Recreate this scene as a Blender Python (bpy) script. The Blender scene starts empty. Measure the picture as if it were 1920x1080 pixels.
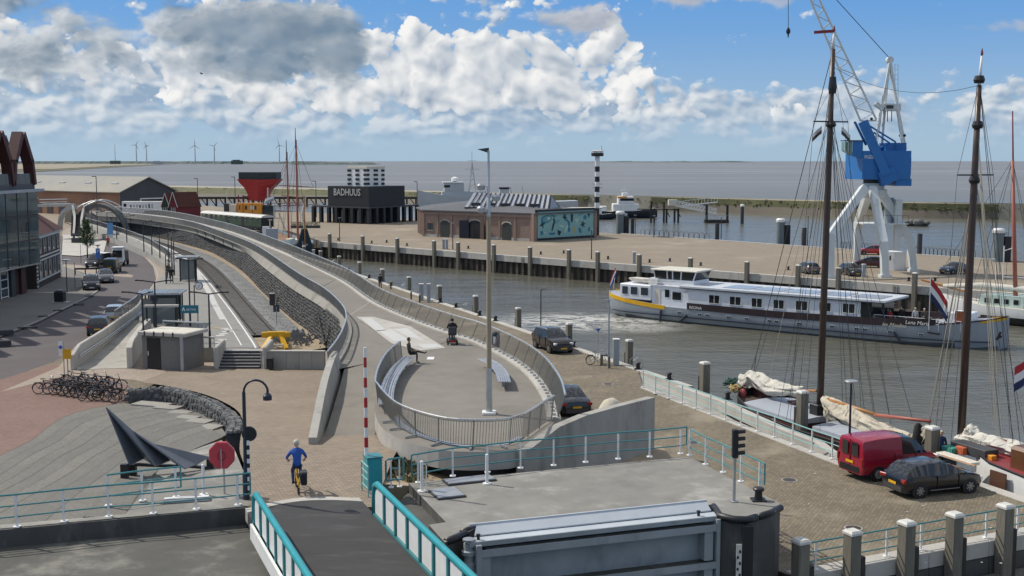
import bpy, bmesh, math, random
from mathutils import Vector as V, Matrix
random.seed(7)
R = math.radians
SC = bpy.context.scene
COL = SC.collection
FPX = 2200.0
PITCH = math.atan(238/FPX)
H = 14.2
cam_d = bpy.data.cameras.new('camera')
cam_d.sensor_width = 36.0
cam_d.lens = FPX / 1920 * 36.0
cam_d.clip_start = 0.5
cam_d.clip_end = 200000
cam = bpy.data.objects.new('camera',cam_d)
COL.objects.link(cam)
cam.location = (0,0,H)
cam.rotation_euler = (R(90)-PITCH,0,0)
SC.camera = cam
SUN_EL, SUN_AZ = R(47), math.atan2(-0.90,0.43)      # azimuth measured from +Y towards +X
world = bpy.data.worlds.new('World')
SC.world = world
world.use_nodes = True
world.cycles.sampling_method = 'MANUAL'
world.cycles.sample_map_resolution = 512
sun_d = bpy.data.lights.new('sun','SUN')
sun_d.energy = 3.9
sun_d.angle = R(0.55)
sun_d.color = (1.0,0.935,0.83)
sun = bpy.data.objects.new('sun',sun_d)
COL.objects.link(sun)
sdir = V((math.cos(SUN_EL)*math.sin(SUN_AZ),math.cos(SUN_EL)*math.cos(SUN_AZ),math.sin(SUN_EL)))
sun.rotation_euler = sdir.to_track_quat('Z','Y').to_euler()
sun.location = (-60,20,80)
SC.view_settings.view_transform = 'Standard'
SC.view_settings.look = 'None'
SC.view_settings.gamma = 1
SC.view_settings.exposure = -0.06
SC.cycles.max_bounces = 4
SC.cycles.diffuse_bounces = 2
SC.cycles.glossy_bounces = 3
SC.cycles.transparent_max_bounces = 12
SC.cycles.caustics_reflective = False
SC.cycles.caustics_refractive = False
class N:
 """tiny node-tree writer"""
 def __init__(s,nt):
  s.nt = nt
 def n(s,t,ins=None,**kw):
  nd = s.nt.nodes.new(t)
  for k, v in kw.items():
   setattr(nd,k,v)
  if ins:
   for k, v in ins.items():
    sock = nd.inputs[k]
    if hasattr(v,'is_output') or isinstance(v,bpy.types.NodeSocket):
     s.nt.links.new(v,sock)
    else:
     sock.default_value = v
  return nd
 def m(s,op,a,b=0.0,c=0.0,clamp=False):
  nd = s.nt.nodes.new('ShaderNodeMath')
  nd.operation = op
  nd.use_clamp = clamp
  for i, v in enumerate((a,b,c)):
   if isinstance(v,bpy.types.NodeSocket):
    s.nt.links.new(v,nd.inputs[i])
   else:
    nd.inputs[i].default_value = v
  return nd.outputs[0]
 def vm(s,op,a,b=(0,0,0),out=0):
  nd = s.nt.nodes.new('ShaderNodeVectorMath')
  nd.operation = op
  for i, v in enumerate((a,b)):
   if isinstance(v,bpy.types.NodeSocket):
    s.nt.links.new(v,nd.inputs[i])
   else:
    nd.inputs[i].default_value = v
  return nd.outputs[out]
 def scale(s,v,f):
  nd = s.nt.nodes.new('ShaderNodeVectorMath')
  nd.operation = 'SCALE'
  k = [i for i in nd.inputs if i.identifier=='Scale'][0]
  for sock, x in ((nd.inputs[0],v),(k,f)):
   if isinstance(x,bpy.types.NodeSocket):
    s.nt.links.new(x,sock)
   else:
    sock.default_value = x
  return nd.outputs[0]
 def ss(s,x,lo,hi,a=0.0,b=1.0):
  nd = s.nt.nodes.new('ShaderNodeMapRange')
  nd.interpolation_type = 'SMOOTHSTEP'
  s.nt.links.new(x,nd.inputs[0])
  for i, v in enumerate((lo,hi,a,b)):
   nd.inputs[i+1].default_value = v
  return nd.outputs[0]
 def mix(s,f,a,b,bt='MIX'):
  nd = s.nt.nodes.new('ShaderNodeMix')
  nd.data_type = 'RGBA'
  nd.blend_type = bt
  for sock, v in ((nd.inputs[0],f),(nd.inputs[6],a),(nd.inputs[7],b)):
   if isinstance(v,bpy.types.NodeSocket):
    s.nt.links.new(v,sock)
   elif isinstance(v,(int,float)):
    sock.default_value = v
   else:
    sock.default_value = (*v[:3],1)
  return nd.outputs[2]
 def noise(s,vec,scale,detail=4,rough=0.55,out=0):
  nd = s.n('ShaderNodeTexNoise',{'Vector':vec,'Scale':scale,'Detail':detail,'Roughness':rough})
  return nd.outputs[out]
def build_sky():
 nt = world.node_tree
 nt.nodes.clear()
 w = N(nt)
 D = w.vm('NORMALIZE',w.n('ShaderNodeTexCoord').outputs['Generated'])
 xyz = w.n('ShaderNodeSeparateXYZ',{0:D}).outputs
 U = w.m('MULTIPLY',w.m('ARCTAN2',xyz[0],xyz[1]),22.0)       # azimuth, 1 unit = 2.6 degrees
 E = w.m('MULTIPLY',w.m('ARCSINE',xyz[2]),22.0)               # elevation, same unit
 sky = w.n('ShaderNodeTexSky',sky_type='NISHITA')
 sky.sun_disc = False
 sky.sun_elevation = SUN_EL
 sky.sun_rotation = SUN_AZ
 sky.altitude = 10
 sky.air_density = 1.0
 sky.dust_density = 0.3
 sky.ozone_density = 2.0
 skyc = w.mix(1.0,sky.outputs[0],(0.085,0.092,0.10),'MULTIPLY')
 clear = w.mix(w.ss(E,0.0,3.2),(0.37,0.54,0.72),(0.125,0.355,0.76))
 skyc = w.mix(w.ss(E,3.0,16.0,0.85,0.0),skyc,clear)
 def cover(blobs,u,e,base):
  acc = base
  for (cu,ce,ru,re,wt) in blobs:
   a = w.m('MULTIPLY',w.m('SUBTRACT',u,cu),1.0/ru)
   b = w.m('MULTIPLY',w.m('SUBTRACT',e,ce),1.0/re)
   r2 = w.m('MULTIPLY_ADD',a,a,w.m('MULTIPLY',b,b))
   acc = w.m('MULTIPLY_ADD',w.m('EXPONENT',w.m('MULTIPLY',r2,-1.0)),wt,acc)
  return acc
 def puff(u,e,scale,stretch,seed,vor=0.3,detail=6.0,vd=2.0):
  """fractal noise with rounded, cauliflower-like bumps at two sizes"""
  p = w.n('ShaderNodeCombineXYZ',{0:w.m('ADD',u,seed),1:w.m('MULTIPLY',e,stretch),2:0.0}).outputs[0]
  nn = w.n('ShaderNodeTexNoise',{'Vector':p,'Scale':scale,'Detail':detail,'Roughness':0.54},noise_dimensions='2D')
  n0 = nn.outputs[0]
  wv = w.vm('ADD',p,w.n('ShaderNodeCombineXYZ',{0:w.m('MULTIPLY',n0,0.75/scale),1:w.m('MULTIPLY',n0,-0.55/scale),2:0.0}).outputs[0])
  vo = w.n('ShaderNodeTexVoronoi',{'Vector':wv,'Scale':scale*1.9,'Detail':vd,'Roughness':0.58,'Lacunarity':2.4},feature='F1',voronoi_dimensions='2D')
  vo.normalize = True
  n2 = w.m('SUBTRACT',1.0,w.m('MULTIPLY',vo.outputs[0],1.4))
  return w.m('ADD',w.m('MULTIPLY',nn.outputs[0],1.0-vor),w.m('MULTIPLY',n2,vor))
 hi = w.m('MULTIPLY',w.ss(E,3.3,9.0),0.09)
 p1 = puff(U,E,0.9,1.6,3.1,0.28)
 p1a = puff(U,E,0.9,1.6,3.1,0.28,3.0,0.6)
 p1b = puff(w.m('ADD',U,-0.08),w.m('ADD',E,0.10),0.9,1.6,3.1,0.28,3.0,0.6)
 c1 = cover([(-8.0,1.1,8.0,0.9,0.24),(1.2,0.95,3.4,0.5,0.17),(8.7,0.95,2.0,0.4,0.15),(5.0,0.85,1.2,0.35,0.13),(6.8,0.8,1.0,0.35,0.12),(6.5,2.2,4.5,0.7,-0.2)],U,E,-0.05)
 d1 = w.m('ADD',p1,c1)
 a1 = w.m('MULTIPLY',w.ss(d1,0.49,0.60),w.ss(E,0.05,0.75,0.0,0.9))
 l1 = w.m('MULTIPLY_ADD',w.m('SUBTRACT',p1a,p1b),5.0,0.42,True)
 col1 = w.mix(l1,(0.31,0.42,0.56),(0.80,0.83,0.85))
 col1 = w.mix(w.ss(E,0.1,1.3,0.6,0.0),col1,(0.36,0.51,0.68))
 B2 = [(-1.9,1.9,1.3,0.75,0.26),(1.45,1.5,1.1,0.75,0.30),(1.9,2.2,0.8,0.5,0.22),(-0.3,1.75,1.0,0.5,0.20),(-6.0,1.5,1.9,0.5,0.22),(-9.3,2.0,1.2,0.6,0.2),
          (3.3,0.95,1.0,0.25,0.18),(5.0,1.0,0.9,0.25,0.18),(6.6,2.1,3.2,0.85,-0.5),(3.9,2.1,0.9,0.9,-0.25),(9.3,2.5,2.2,1.0,-0.3),(-3.9,1.15,1.6,0.35,0.16),(-0.6,1.15,2.4,0.3,0.14),(8.9,1.2,0.8,0.3,0.14),(-4.2,2.7,1.6,0.5,0.16)]
 def dens2(u,e,det,vd):
  return puff(u,e,0.72,1.1,11.7,0.42,det,vd)
 cv2 = cover(B2,U,E,-0.115)
 d2 = w.m('ADD',dens2(U,E,6.0,2.0),w.m('ADD',cv2,w.m('MULTIPLY',hi,1.6)))
 d2a = w.m('ADD',dens2(U,E,3.0,0.8),w.m('MULTIPLY',E,-0.06))
 d2s = w.m('ADD',dens2(w.m('ADD',U,-0.13),w.m('ADD',E,0.17),3.0,0.8),w.m('MULTIPLY',E,-0.06))
 a2 = w.m('MULTIPLY',w.ss(d2,0.555,0.60),w.ss(E,0.55,1.1))
 lit = w.m('MULTIPLY_ADD',w.m('MULTIPLY_ADD',w.m('SUBTRACT',d2,d2a),0.25,w.m('SUBTRACT',d2a,d2s)),3.4,0.42,True)
 thick = w.ss(d2,0.66,0.9)
 col2 = w.mix(lit,(0.30,0.39,0.51),(0.96,0.955,0.94))
 col2 = w.mix(w.m('MULTIPLY',thick,0.5),col2,(0.46,0.53,0.62))
 B3 = [(-5.3,2.45,2.3,0.62,0.48),(-3.1,2.0,1.0,0.75,0.36),(-9.0,1.75,1.9,0.42,0.32),(-9.3,2.6,1.2,0.4,0.34),(-4.6,1.5,1.2,0.22,0.2),(1.2,2.6,1.3,0.42,0.40),(4.4,3.0,2.4,0.22,0.34),(8.6,2.25,1.6,0.22,0.26),
          (6.5,2.2,3.0,0.8,-0.05),(-5.0,1.72,1.6,0.2,0.2),(-0.9,2.4,0.9,0.6,-0.1)]
 def dens3(u,e,det,vd):
  return puff(u,e,0.55,1.5,27.3,0.3,det,vd)
 d3 = w.m('ADD',dens3(U,E,6.0,2.0),cover(B3,U,E,-0.16))
 d3a = dens3(U,E,3.0,0.7)
 d3s = dens3(w.m('ADD',U,-0.16),w.m('ADD',E,0.18),3.0,0.7)
 a3 = w.m('MULTIPLY',w.ss(w.m('ADD',d3,hi),0.53,0.68),w.ss(E,0.9,1.5))
 l3 = w.m('MULTIPLY_ADD',w.m('SUBTRACT',d3a,d3s),3.2,0.34,True)
 col3 = w.mix(l3,(0.185,0.265,0.355),(0.86,0.88,0.89))
 col3 = w.mix(w.m('MULTIPLY',w.ss(d3,0.62,0.82),0.7),col3,(0.185,0.26,0.345))
 warm = w.ss(U,-1.0,2.5,0.0,0.75)
 col3 = w.mix(warm,col3,(0.50,0.51,0.57))
 c = w.mix(a1,skyc,col1)
 c = w.mix(a2,c,col2)
 c = w.mix(w.m('MULTIPLY',a3,w.ss(U,2.5,5.5,0.94,0.62)),c,col3)
 bg = w.n('ShaderNodeBackground',{'Color':c,'Strength':1.0})
 o = w.n('ShaderNodeOutputWorld')
 nt.links.new(bg.outputs[0],o.inputs[0])
build_sky()
def ray(px,py):
 cx, cy = (px-960) / FPX, (540-py) / FPX
 s, c = math.sin(PITCH), math.cos(PITCH)
 return V((cx,c+cy*s,-s+cy*c))
def G(px,py,z=0.0):
 d = ray(px,py)
 t = (z-H) / d.z
 return V((d.x*t,d.y*t,z))
def at(px,py,Y):
 d = ray(px,py)
 t = Y / d.y
 return V((d.x*t,Y,H+d.z*t))
def onplane(px,py,A,d):
 """point seen at px,py on the vertical plane through A along d -> (distance along d, z)"""
 r = ray(px,py)
 n = V((-d.y,d.x,0))
 t = n.dot(V((A.x,A.y,0))) / n.dot(r)
 p = V((r.x*t,r.y*t,H+r.z*t))
 return (p-V((A.x,A.y,p.z))).dot(V((d.x,d.y,0))), p.z
def gfun(px,py,zf):
 z = 0.0
 for _ in range(12):
  p = G(px,py,z)
  z = 0.5 * z + 0.5 * zf(p.x,p.y)
 return G(px,py,z)
def spline(pts,step=1.0):
 """Catmull-Rom through pts, resampled about every step metres"""
 P = [V(p)for p in pts]
 P = [2*P[0]-P[1]] + P + [2*P[-1]-P[-2]]
 out = []
 for i in range(1,len(P)-2):
  a, b, c, d = P[i-1:i+3]
  k = max(1,int((c-b).length/step))
  for j in range(k):
   t = j / k
   out.append(0.5*((2*b)+(c-a)*t+(2*a-5*b+4*c-d)*t*t+(3*b-a-3*c+d)*t**3))
 out.append(P[-2].copy())
 return out
def resample(pts,step):
 L = [0]
 for a, b in zip(pts,pts[1:]):
  L.append(L[-1]+(b-a).length)
 n = max(1,round(L[-1]/step))
 out, j = [], 0
 for i in range(n+1):
  s = L[-1] * i / n
  while j < len(pts) - 2 and L[j+1] < s:
   j += 1
  t = (s-L[j]) / max(1e-9,L[j+1]-L[j])
  out.append(pts[j].lerp(pts[j+1],t))
 return out
def offs(pts,o,dz=0.0):
 """offset polyline sideways in plan (positive = to the left of travel)"""
 out = []
 for i, p in enumerate(pts):
  a, b = pts[max(0,i-1)], pts[min(len(pts)-1,i+1)]
  d = V((b.x-a.x,b.y-a.y,0))
  d = d.normalized() if d.length > 1e-6 else V((1,0,0))
  out.append(V((p.x-d.y*o,p.y+d.x*o,p.z+dz)))
 return out
class MB:
 def __init__(s):
  s.v, s.f, s.mi = [], [], []
 def add(s,vs,fs,mi=0):
  k = len(s.v)
  s.v += [tuple(p)for p in vs]
  s.f += [tuple(i+k for i in f)for f in fs]
  s.mi += [mi] * len(fs)
  return s
 def bx(s,x0,x1,y0,y1,z0,z1,mi=0):
  return s.add([(x,y,z)for z in(z0,z1)for y in(y0,y1)for x in(x0,x1)],
                     [(0,2,3,1),(4,5,7,6),(0,1,5,4),(2,6,7,3),(0,4,6,2),(1,3,7,5)],mi)
 def box(s,c,sz,rz=0,mi=0):
  co, si = math.cos(rz), math.sin(rz)
  vs = []
  for z in (-.5,.5):
   for y in (-.5,.5):
    for x in (-.5,.5):
     X, Y = x * sz[0], y * sz[1]
     vs.append((c[0]+X*co-Y*si,c[1]+X*si+Y*co,c[2]+z*sz[2]))
  return s.add(vs,[(0,2,3,1),(4,5,7,6),(0,1,5,4),(2,6,7,3),(0,4,6,2),(1,3,7,5)],mi)
 def beam(s,a,b,w,h,mi=0,up=V((0,0,1))):
  """rectangular bar from a to b"""
  a, b = V(a), V(b)
  d = (b-a).normalized()
  x = d.cross(up)
  if x.length < 1e-4:
   x = V((1,0,0))
  x.normalize()
  y = x.cross(d)
  vs = []
  for p in (a,b):
   for i, j in ((-1,-1),(1,-1),(1,1),(-1,1)):
    vs.append(p+x*(w/2*i)+y*(h/2*j))
  return s.add(vs,[(3,2,1,0),(4,5,6,7),(0,1,5,4),(1,2,6,5),(2,3,7,6),(3,0,4,7)],mi)
 def tube(s,pts,r,n=6,caps=True,closed=False,mi=0):
  pts = [V(p)for p in pts]
  rr = r if isinstance(r,(list,tuple)) else [r] * len(pts)
  vs, m = [], len(pts)
  prev = None
  for i, p in enumerate(pts):
   if closed:
    d = pts[(i+1)%m] - pts[i-1]
   else:
    d = pts[min(m-1,i+1)] - pts[max(0,i-1)]
   d.normalize()
   if prev is None:
    x = d.cross(V((0,0,1)))
    if x.length < 1e-3:
     x = d.cross(V((0,1,0)))
   else:
    x = prev - d * prev.dot(d)
   x.normalize()
   prev = x
   y = d.cross(x)
   for k in range(n):
    a = 2 * math.pi * (k+.5) / n
    vs.append(p+(x*math.cos(a)+y*math.sin(a))*rr[i])
  fs = []
  for i in range(m if closed else m-1):
   for k in range(n):
    a, b = i * n + k, i * n + (k+1) % n
    c, d = ((i+1)%m) * n + (k+1) % n, ((i+1)%m) * n + k
    fs.append((a,d,c,b))
  if caps and not closed:
   fs.append(tuple(range(n)))
   fs.append(tuple(reversed(range((m-1)*n,m*n))))
  return s.add(vs,fs,mi)
 def prism(s,poly,z0,z1,mi=0):
  """poly: list of (x,y); z1 may be a list (per-vertex top)"""
  n = len(poly)
  ar = sum(poly[i][0]*poly[(i+1)%n][1]-poly[(i+1)%n][0]*poly[i][1]for i in range(n))
  zt = list(z1) if isinstance(z1,(list,tuple)) else [z1] * n
  zb = list(z0) if isinstance(z0,(list,tuple)) else [z0] * n
  idx = list(range(n)) if ar > 0 else list(reversed(range(n)))
  vs = [(poly[i][0],poly[i][1],zb[i])for i in idx] + [(poly[i][0],poly[i][1],zt[i])for i in idx]
  fs = [tuple(reversed(range(n))),tuple(range(n,2*n))]
  fs += [(i,(i+1)%n,(i+1)%n+n,i+n)for i in range(n)]
  return s.add(vs,fs,mi)
 def lathe(s,prof,n=12,o=(0,0,0),mi=0):
  """prof: (r,z) list bottom to top"""
  vs = [(o[0]+r*math.cos(2*math.pi*k/n),o[1]+r*math.sin(2*math.pi*k/n),o[2]+z)for r,z in prof for k in range(n)]
  fs = [(i*n+k,i*n+(k+1)%n,(i+1)*n+(k+1)%n,(i+1)*n+k)for i in range(len(prof)-1)for k in range(n)]
  fs += [tuple(reversed(range(n))),tuple(range((len(prof)-1)*n,len(prof)*n))]
  return s.add(vs,fs,mi)
 def loft(s,rings,caps=True,closed=True,mi=0,flip=False):
  n = len(rings[0])
  vs = [p for r in rings for p in r]
  fs = []
  for i in range(len(rings)-1):
   for k in range(n if closed else n-1):
    f = (i*n+k,i*n+(k+1)%n,(i+1)*n+(k+1)%n,(i+1)*n+k)
    fs.append(tuple(reversed(f))if flip else f)
  if caps:
   a, b = tuple(reversed(range(n))), tuple(range((len(rings)-1)*n,len(rings)*n))
   fs += [tuple(reversed(a)),tuple(reversed(b))] if flip else [a,b]
  return s.add(vs,fs,mi)
 def strip(s,a,b,mi=0):
  n = len(a)
  return s.add(list(a)+list(b),[(i,i+1,n+i+1,n+i)for i in range(n-1)],mi)
 def wall(s,base,tops,th,mi=0):
  """solid wall along polyline base (left face) with per-point top z, thickness th to the right"""
  o = offs(base,-th)
  n = len(base)
  vs = list(base) + [V((p.x,p.y,t))for p,t in zip(base,tops)] + list(o) + [V((p.x,p.y,t))for p,t in zip(o,tops)]
  fs = []
  for i in range(n-1):
   j = i + 1
   fs += [(i,i+n,j+n,j),(2*n+i,2*n+j,3*n+j,3*n+i),(i+n,3*n+i,3*n+j,j+n),(i,j,2*n+j,2*n+i)]
  fs += [(0,2*n,3*n,n),(n-1,2*n-1,4*n-1,3*n-1)]
  return s.add(vs,fs,mi)
 def sphere(s,c,r,nu=10,nv=7,sc=(1,1,1),mi=0):
  vs, fs = [], []
  for j in range(nv+1):
   t = math.pi * j / nv
   for i in range(nu):
    p = 2 * math.pi * i / nu
    vs.append((c[0]+r*sc[0]*math.sin(t)*math.cos(p),c[1]+r*sc[1]*math.sin(t)*math.sin(p),c[2]+r*sc[2]*math.cos(t)))
  for j in range(nv):
   for i in range(nu):
    fs.append((j*nu+i,(j+1)*nu+i,(j+1)*nu+(i+1)%nu,j*nu+(i+1)%nu))
  return s.add(vs,fs,mi)
 def xf(s,mat):
  s.v = [tuple(mat@V(p))for p in s.v]
  return s
 def obj(s,name,mats,parent=None,smooth=False,world=0,loc=None,rz=0,bevel=0,fix=False):
  me = bpy.data.meshes.new(name)
  vs = s.v
  if world and parent is not None:
   r = parent
   while r.parent:
    r = r.parent
   L = r.location
   vs = [(p[0]-L.x,p[1]-L.y,p[2]-L.z)for p in vs]
  me.from_pydata(vs,[],s.f)
  ml = mats if isinstance(mats,(list,tuple)) else [mats]
  for m in ml:
   me.materials.append(m)
  if len(ml) > 1:
   me.polygons.foreach_set('material_index',s.mi)
  if fix or bevel:
   bm = bmesh.new()
   bm.from_mesh(me)
   if fix:
    bmesh.ops.remove_doubles(bm,verts=bm.verts,dist=1e-4)
    bmesh.ops.recalc_face_normals(bm,faces=bm.faces)
   if bevel:
    bmesh.ops.bevel(bm,geom=[e for e in bm.edges if len(e.link_faces)==2 and e.calc_face_angle(0)>0.5],offset=bevel,segments=1,affect='EDGES')
   bm.to_mesh(me)
   bm.free()
  if smooth:
   me.polygons.foreach_set('use_smooth',[True]*len(me.polygons))
   if smooth != 'all':
    me.set_sharp_from_angle(angle=R(smooth if isinstance(smooth,(int,float))and smooth is not True else 38))
  me.update()
  o = bpy.data.objects.new(name,me)
  COL.objects.link(o)
  if parent is not None:
   o.parent = parent
  if loc is not None:
   o.location = loc
  o.rotation_euler.z = rz
  return o
def tag(o,label=None,cat=None,group=None,kind=None):
 if label:
  o['label'] = label
 if cat:
  o['category'] = cat
 if group:
  o['group'] = group
 if kind:
  o['kind'] = kind
 return o
def top(name,label,cat,loc=(0,0,0),rz=0.0,group=None):
 o = bpy.data.objects.new(name,None)
 o.empty_display_size = 0.3
 COL.objects.link(o)
 o.location = loc
 o.rotation_euler.z = rz
 return tag(o,label,cat,group)
KIDS = {}
def kids(o):
 return [c for c in bpy.data.objects if c.parent==o]
def dup(o,loc,rz=0.0,label=None,group=None,parent=None,ch=None):
 """copy a thing with its parts and sub-parts"""
 if ch is None:
  ch = {}
  for q in bpy.data.objects:
   if q.parent:
    ch.setdefault(q.parent.name,[]).append(q)
 c = o.copy()
 COL.objects.link(c)
 if parent is None:
  c.location = loc
  c.rotation_euler.z = rz
  if label:
   c['label'] = label
  if group:
   c['group'] = group
 else:
  c.parent = parent
 for k in ch.get(o.name,[]):
  dup(k,None,parent=c,ch=ch)
 return c
def stuff(o):
 o['kind'] = 'stuff'
 return o
def struct(o):
 o['kind'] = 'structure'
 return o
def text_mesh(txt,size,depth=0.01,align='LEFT',shear=0.0,xs=1.0):
 cu = bpy.data.curves.new('lettering','FONT')
 cu.body = txt
 cu.size = size
 cu.extrude = depth
 cu.align_x = align
 cu.shear = shear
 cu.resolution_u = 2
 o = bpy.data.objects.new('lettering',cu)
 COL.objects.link(o)
 dg = bpy.context.evaluated_depsgraph_get()
 me = bpy.data.meshes.new_from_object(o.evaluated_get(dg))
 bpy.data.objects.remove(o)
 bpy.data.curves.remove(cu)
 b = MB()
 b.v = [(v.co.x*xs,v.co.y,v.co.z)for v in me.vertices]
 b.f = [tuple(p.vertices)for p in me.polygons]
 b.mi = [0] * len(b.f)
 bpy.data.meshes.remove(me)
 return b
def put_text(txt,size,p,d,mat,parent,align='LEFT',world=1,depth=0.012,shear=0.0,xs=1.0,up=V((0,0,1))):
 """raised lettering at p, reading along d, facing to the right of d"""
 b = text_mesh(txt,size,depth,align,shear,xs)
 d = V(d).normalized()
 u = V(up).normalized()
 n = d.cross(u)
 m = Matrix((d,u,n)).transposed().to_4x4()
 m.translation = V(p)
 b.xf(m)
 return b.obj('lettering',mat,parent,world=world)
MAT = {}
def mat(name,col,rough=0.6,metal=0.0,var=0.12,scale=1.5,bump=0.0,bscale=None,spec=0.5,dirt=None,stretch=(1,1,1),emit=None,coat=0.0,detail=5):
 """principled with two octaves of mottling in world space"""
 if name in MAT:
  return MAT[name]
 m = bpy.data.materials.new(name)
 m.use_nodes = True
 w = N(m.node_tree)
 b = m.node_tree.nodes['Principled BSDF']
 b.inputs['Roughness'].default_value = rough
 b.inputs['Metallic'].default_value = metal
 b.inputs['Specular IOR Level'].default_value = spec
 b.inputs['Coat Weight'].default_value = coat
 pos = w.n('ShaderNodeNewGeometry').outputs['Position']
 if stretch != (1,1,1):
  pos = w.vm('MULTIPLY',pos,stretch)
 c = (*col,1)
 if var > 0:
  n1 = w.noise(pos,scale,detail,0.6)
  n2 = w.noise(pos,scale*0.13,3,0.5)
  f = w.m('ADD',w.m('MULTIPLY',w.m('SUBTRACT',n1,0.5),2*var*1.5),w.m('MULTIPLY',w.m('SUBTRACT',n2,0.5),2*var))
  f = w.m('ADD',f,1.0)
  out = w.scale(c[:3],f)
  if dirt:
   dcol, amt, dsc = dirt
   n3 = w.noise(w.vm('MULTIPLY',pos,(1,1,0.35)),dsc,6,0.65)
   out = w.mix(w.ss(n3,0.5,0.72,0.0,amt),out,dcol)
  m.node_tree.links.new(out,b.inputs['Base Color'])
  rv = w.m('ADD',w.m('MULTIPLY',w.m('SUBTRACT',n1,0.5),0.25),rough,clamp=True)
  m.node_tree.links.new(rv,b.inputs['Roughness'])
 else:
  b.inputs['Base Color'].default_value = c
 if bump:
  nb = w.noise(pos,bscale or scale*4,5,0.6)
  bn = w.n('ShaderNodeBump',{'Height':nb,'Strength':0.6,'Distance':bump})
  m.node_tree.links.new(bn.outputs[0],b.inputs['Normal'])
 if emit:
  b.inputs['Emission Color'].default_value = (*emit[:3],1)
  b.inputs['Emission Strength'].default_value = emit[3]
 MAT[name] = m
 return m
def brick_mat(name,c1,c2,mortar,rot=0.0,bw=0.21,bh=0.105,ms=0.008,var=0.25,far=1.0,rough=0.85,vertical=False,bump=0.004,patch=None):
 m = bpy.data.materials.new(name)
 m.use_nodes = True
 w = N(m.node_tree)
 b = m.node_tree.nodes['Principled BSDF']
 b.inputs['Roughness'].default_value = rough
 pos = w.n('ShaderNodeNewGeometry').outputs['Position']
 if vertical:
  x = w.n('ShaderNodeSeparateXYZ',{0:pos}).outputs
  vec = w.n('ShaderNodeCombineXYZ',{0:w.m('ADD',x[0],w.m('MULTIPLY',x[1],0.8)),1:x[2],2:0.0}).outputs[0]
 else:
  vec = w.n('ShaderNodeVectorRotate',{'Vector':pos,'Angle':rot},rotation_type='Z_AXIS').outputs[0]
 bt = w.n('ShaderNodeTexBrick',{'Vector':vec,'Color1':(*c1,1),'Color2':(*c2,1),'Mortar':(*mortar,1),'Scale':1.0,'Mortar Size':ms,'Bias':0.0,'Brick Width':bw,'Row Height':bh})
 n1 = w.noise(pos,0.35,6,0.62)
 n2 = w.noise(pos,3.0,4,0.6)
 f = w.m('ADD',w.m('MULTIPLY',w.m('SUBTRACT',n1,0.5),2.2*var),w.m('MULTIPLY',w.m('SUBTRACT',n2,0.5),1.6*var))
 f = w.m('ADD',f,1.0)
 out = w.scale(bt.outputs[0],f)
 if patch:
  pc, lo, hi, sc = patch
  out = w.mix(w.ss(w.noise(pos,sc,5,0.6),lo,hi,0.0,0.75),out,pc)
 m.node_tree.links.new(out,b.inputs['Base Color'])
 if bump:
  bn = w.n('ShaderNodeBump',{'Height':w.m('ADD',w.m('MULTIPLY',bt.outputs['Fac'],-1.0),n2),'Strength':0.5,'Distance':bump})
  m.node_tree.links.new(bn.outputs[0],b.inputs['Normal'])
 MAT[name] = m
 return m
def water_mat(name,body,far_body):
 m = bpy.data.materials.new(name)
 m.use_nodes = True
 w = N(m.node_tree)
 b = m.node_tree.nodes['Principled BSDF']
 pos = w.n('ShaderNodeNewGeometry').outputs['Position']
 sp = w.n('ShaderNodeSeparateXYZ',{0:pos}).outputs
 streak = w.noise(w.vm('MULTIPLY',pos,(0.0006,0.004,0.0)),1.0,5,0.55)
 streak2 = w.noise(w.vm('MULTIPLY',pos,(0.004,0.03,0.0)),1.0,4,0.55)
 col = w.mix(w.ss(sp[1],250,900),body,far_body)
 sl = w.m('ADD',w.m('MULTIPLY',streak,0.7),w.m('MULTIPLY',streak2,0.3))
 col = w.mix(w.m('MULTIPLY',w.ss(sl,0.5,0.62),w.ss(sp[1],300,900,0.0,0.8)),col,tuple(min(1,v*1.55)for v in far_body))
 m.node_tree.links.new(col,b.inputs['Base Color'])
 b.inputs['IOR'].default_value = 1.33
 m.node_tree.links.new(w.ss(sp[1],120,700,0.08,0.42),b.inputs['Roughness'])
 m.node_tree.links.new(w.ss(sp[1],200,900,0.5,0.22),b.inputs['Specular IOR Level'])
 rip = w.noise(w.vm('MULTIPLY',pos,(0.9,1.4,0.0)),1.0,5,0.62)
 swell = w.noise(w.vm('MULTIPLY',pos,(0.16,0.3,0.0)),1.0,4,0.55)
 big = w.noise(w.vm('MULTIPLY',pos,(0.03,0.07,0.0)),1.0,3,0.5)
 calm = w.ss(big,0.35,0.62,0.45,1.0)
 hgt = w.m('MULTIPLY',w.m('ADD',w.m('MULTIPLY',rip,0.22),w.m('MULTIPLY',swell,0.42)),calm)
 bn = w.n('ShaderNodeBump',{'Height':hgt,'Strength':0.85,'Distance':1.0})
 m.node_tree.links.new(bn.outputs[0],b.inputs['Normal'])
 MAT[name] = m
 return m
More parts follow.
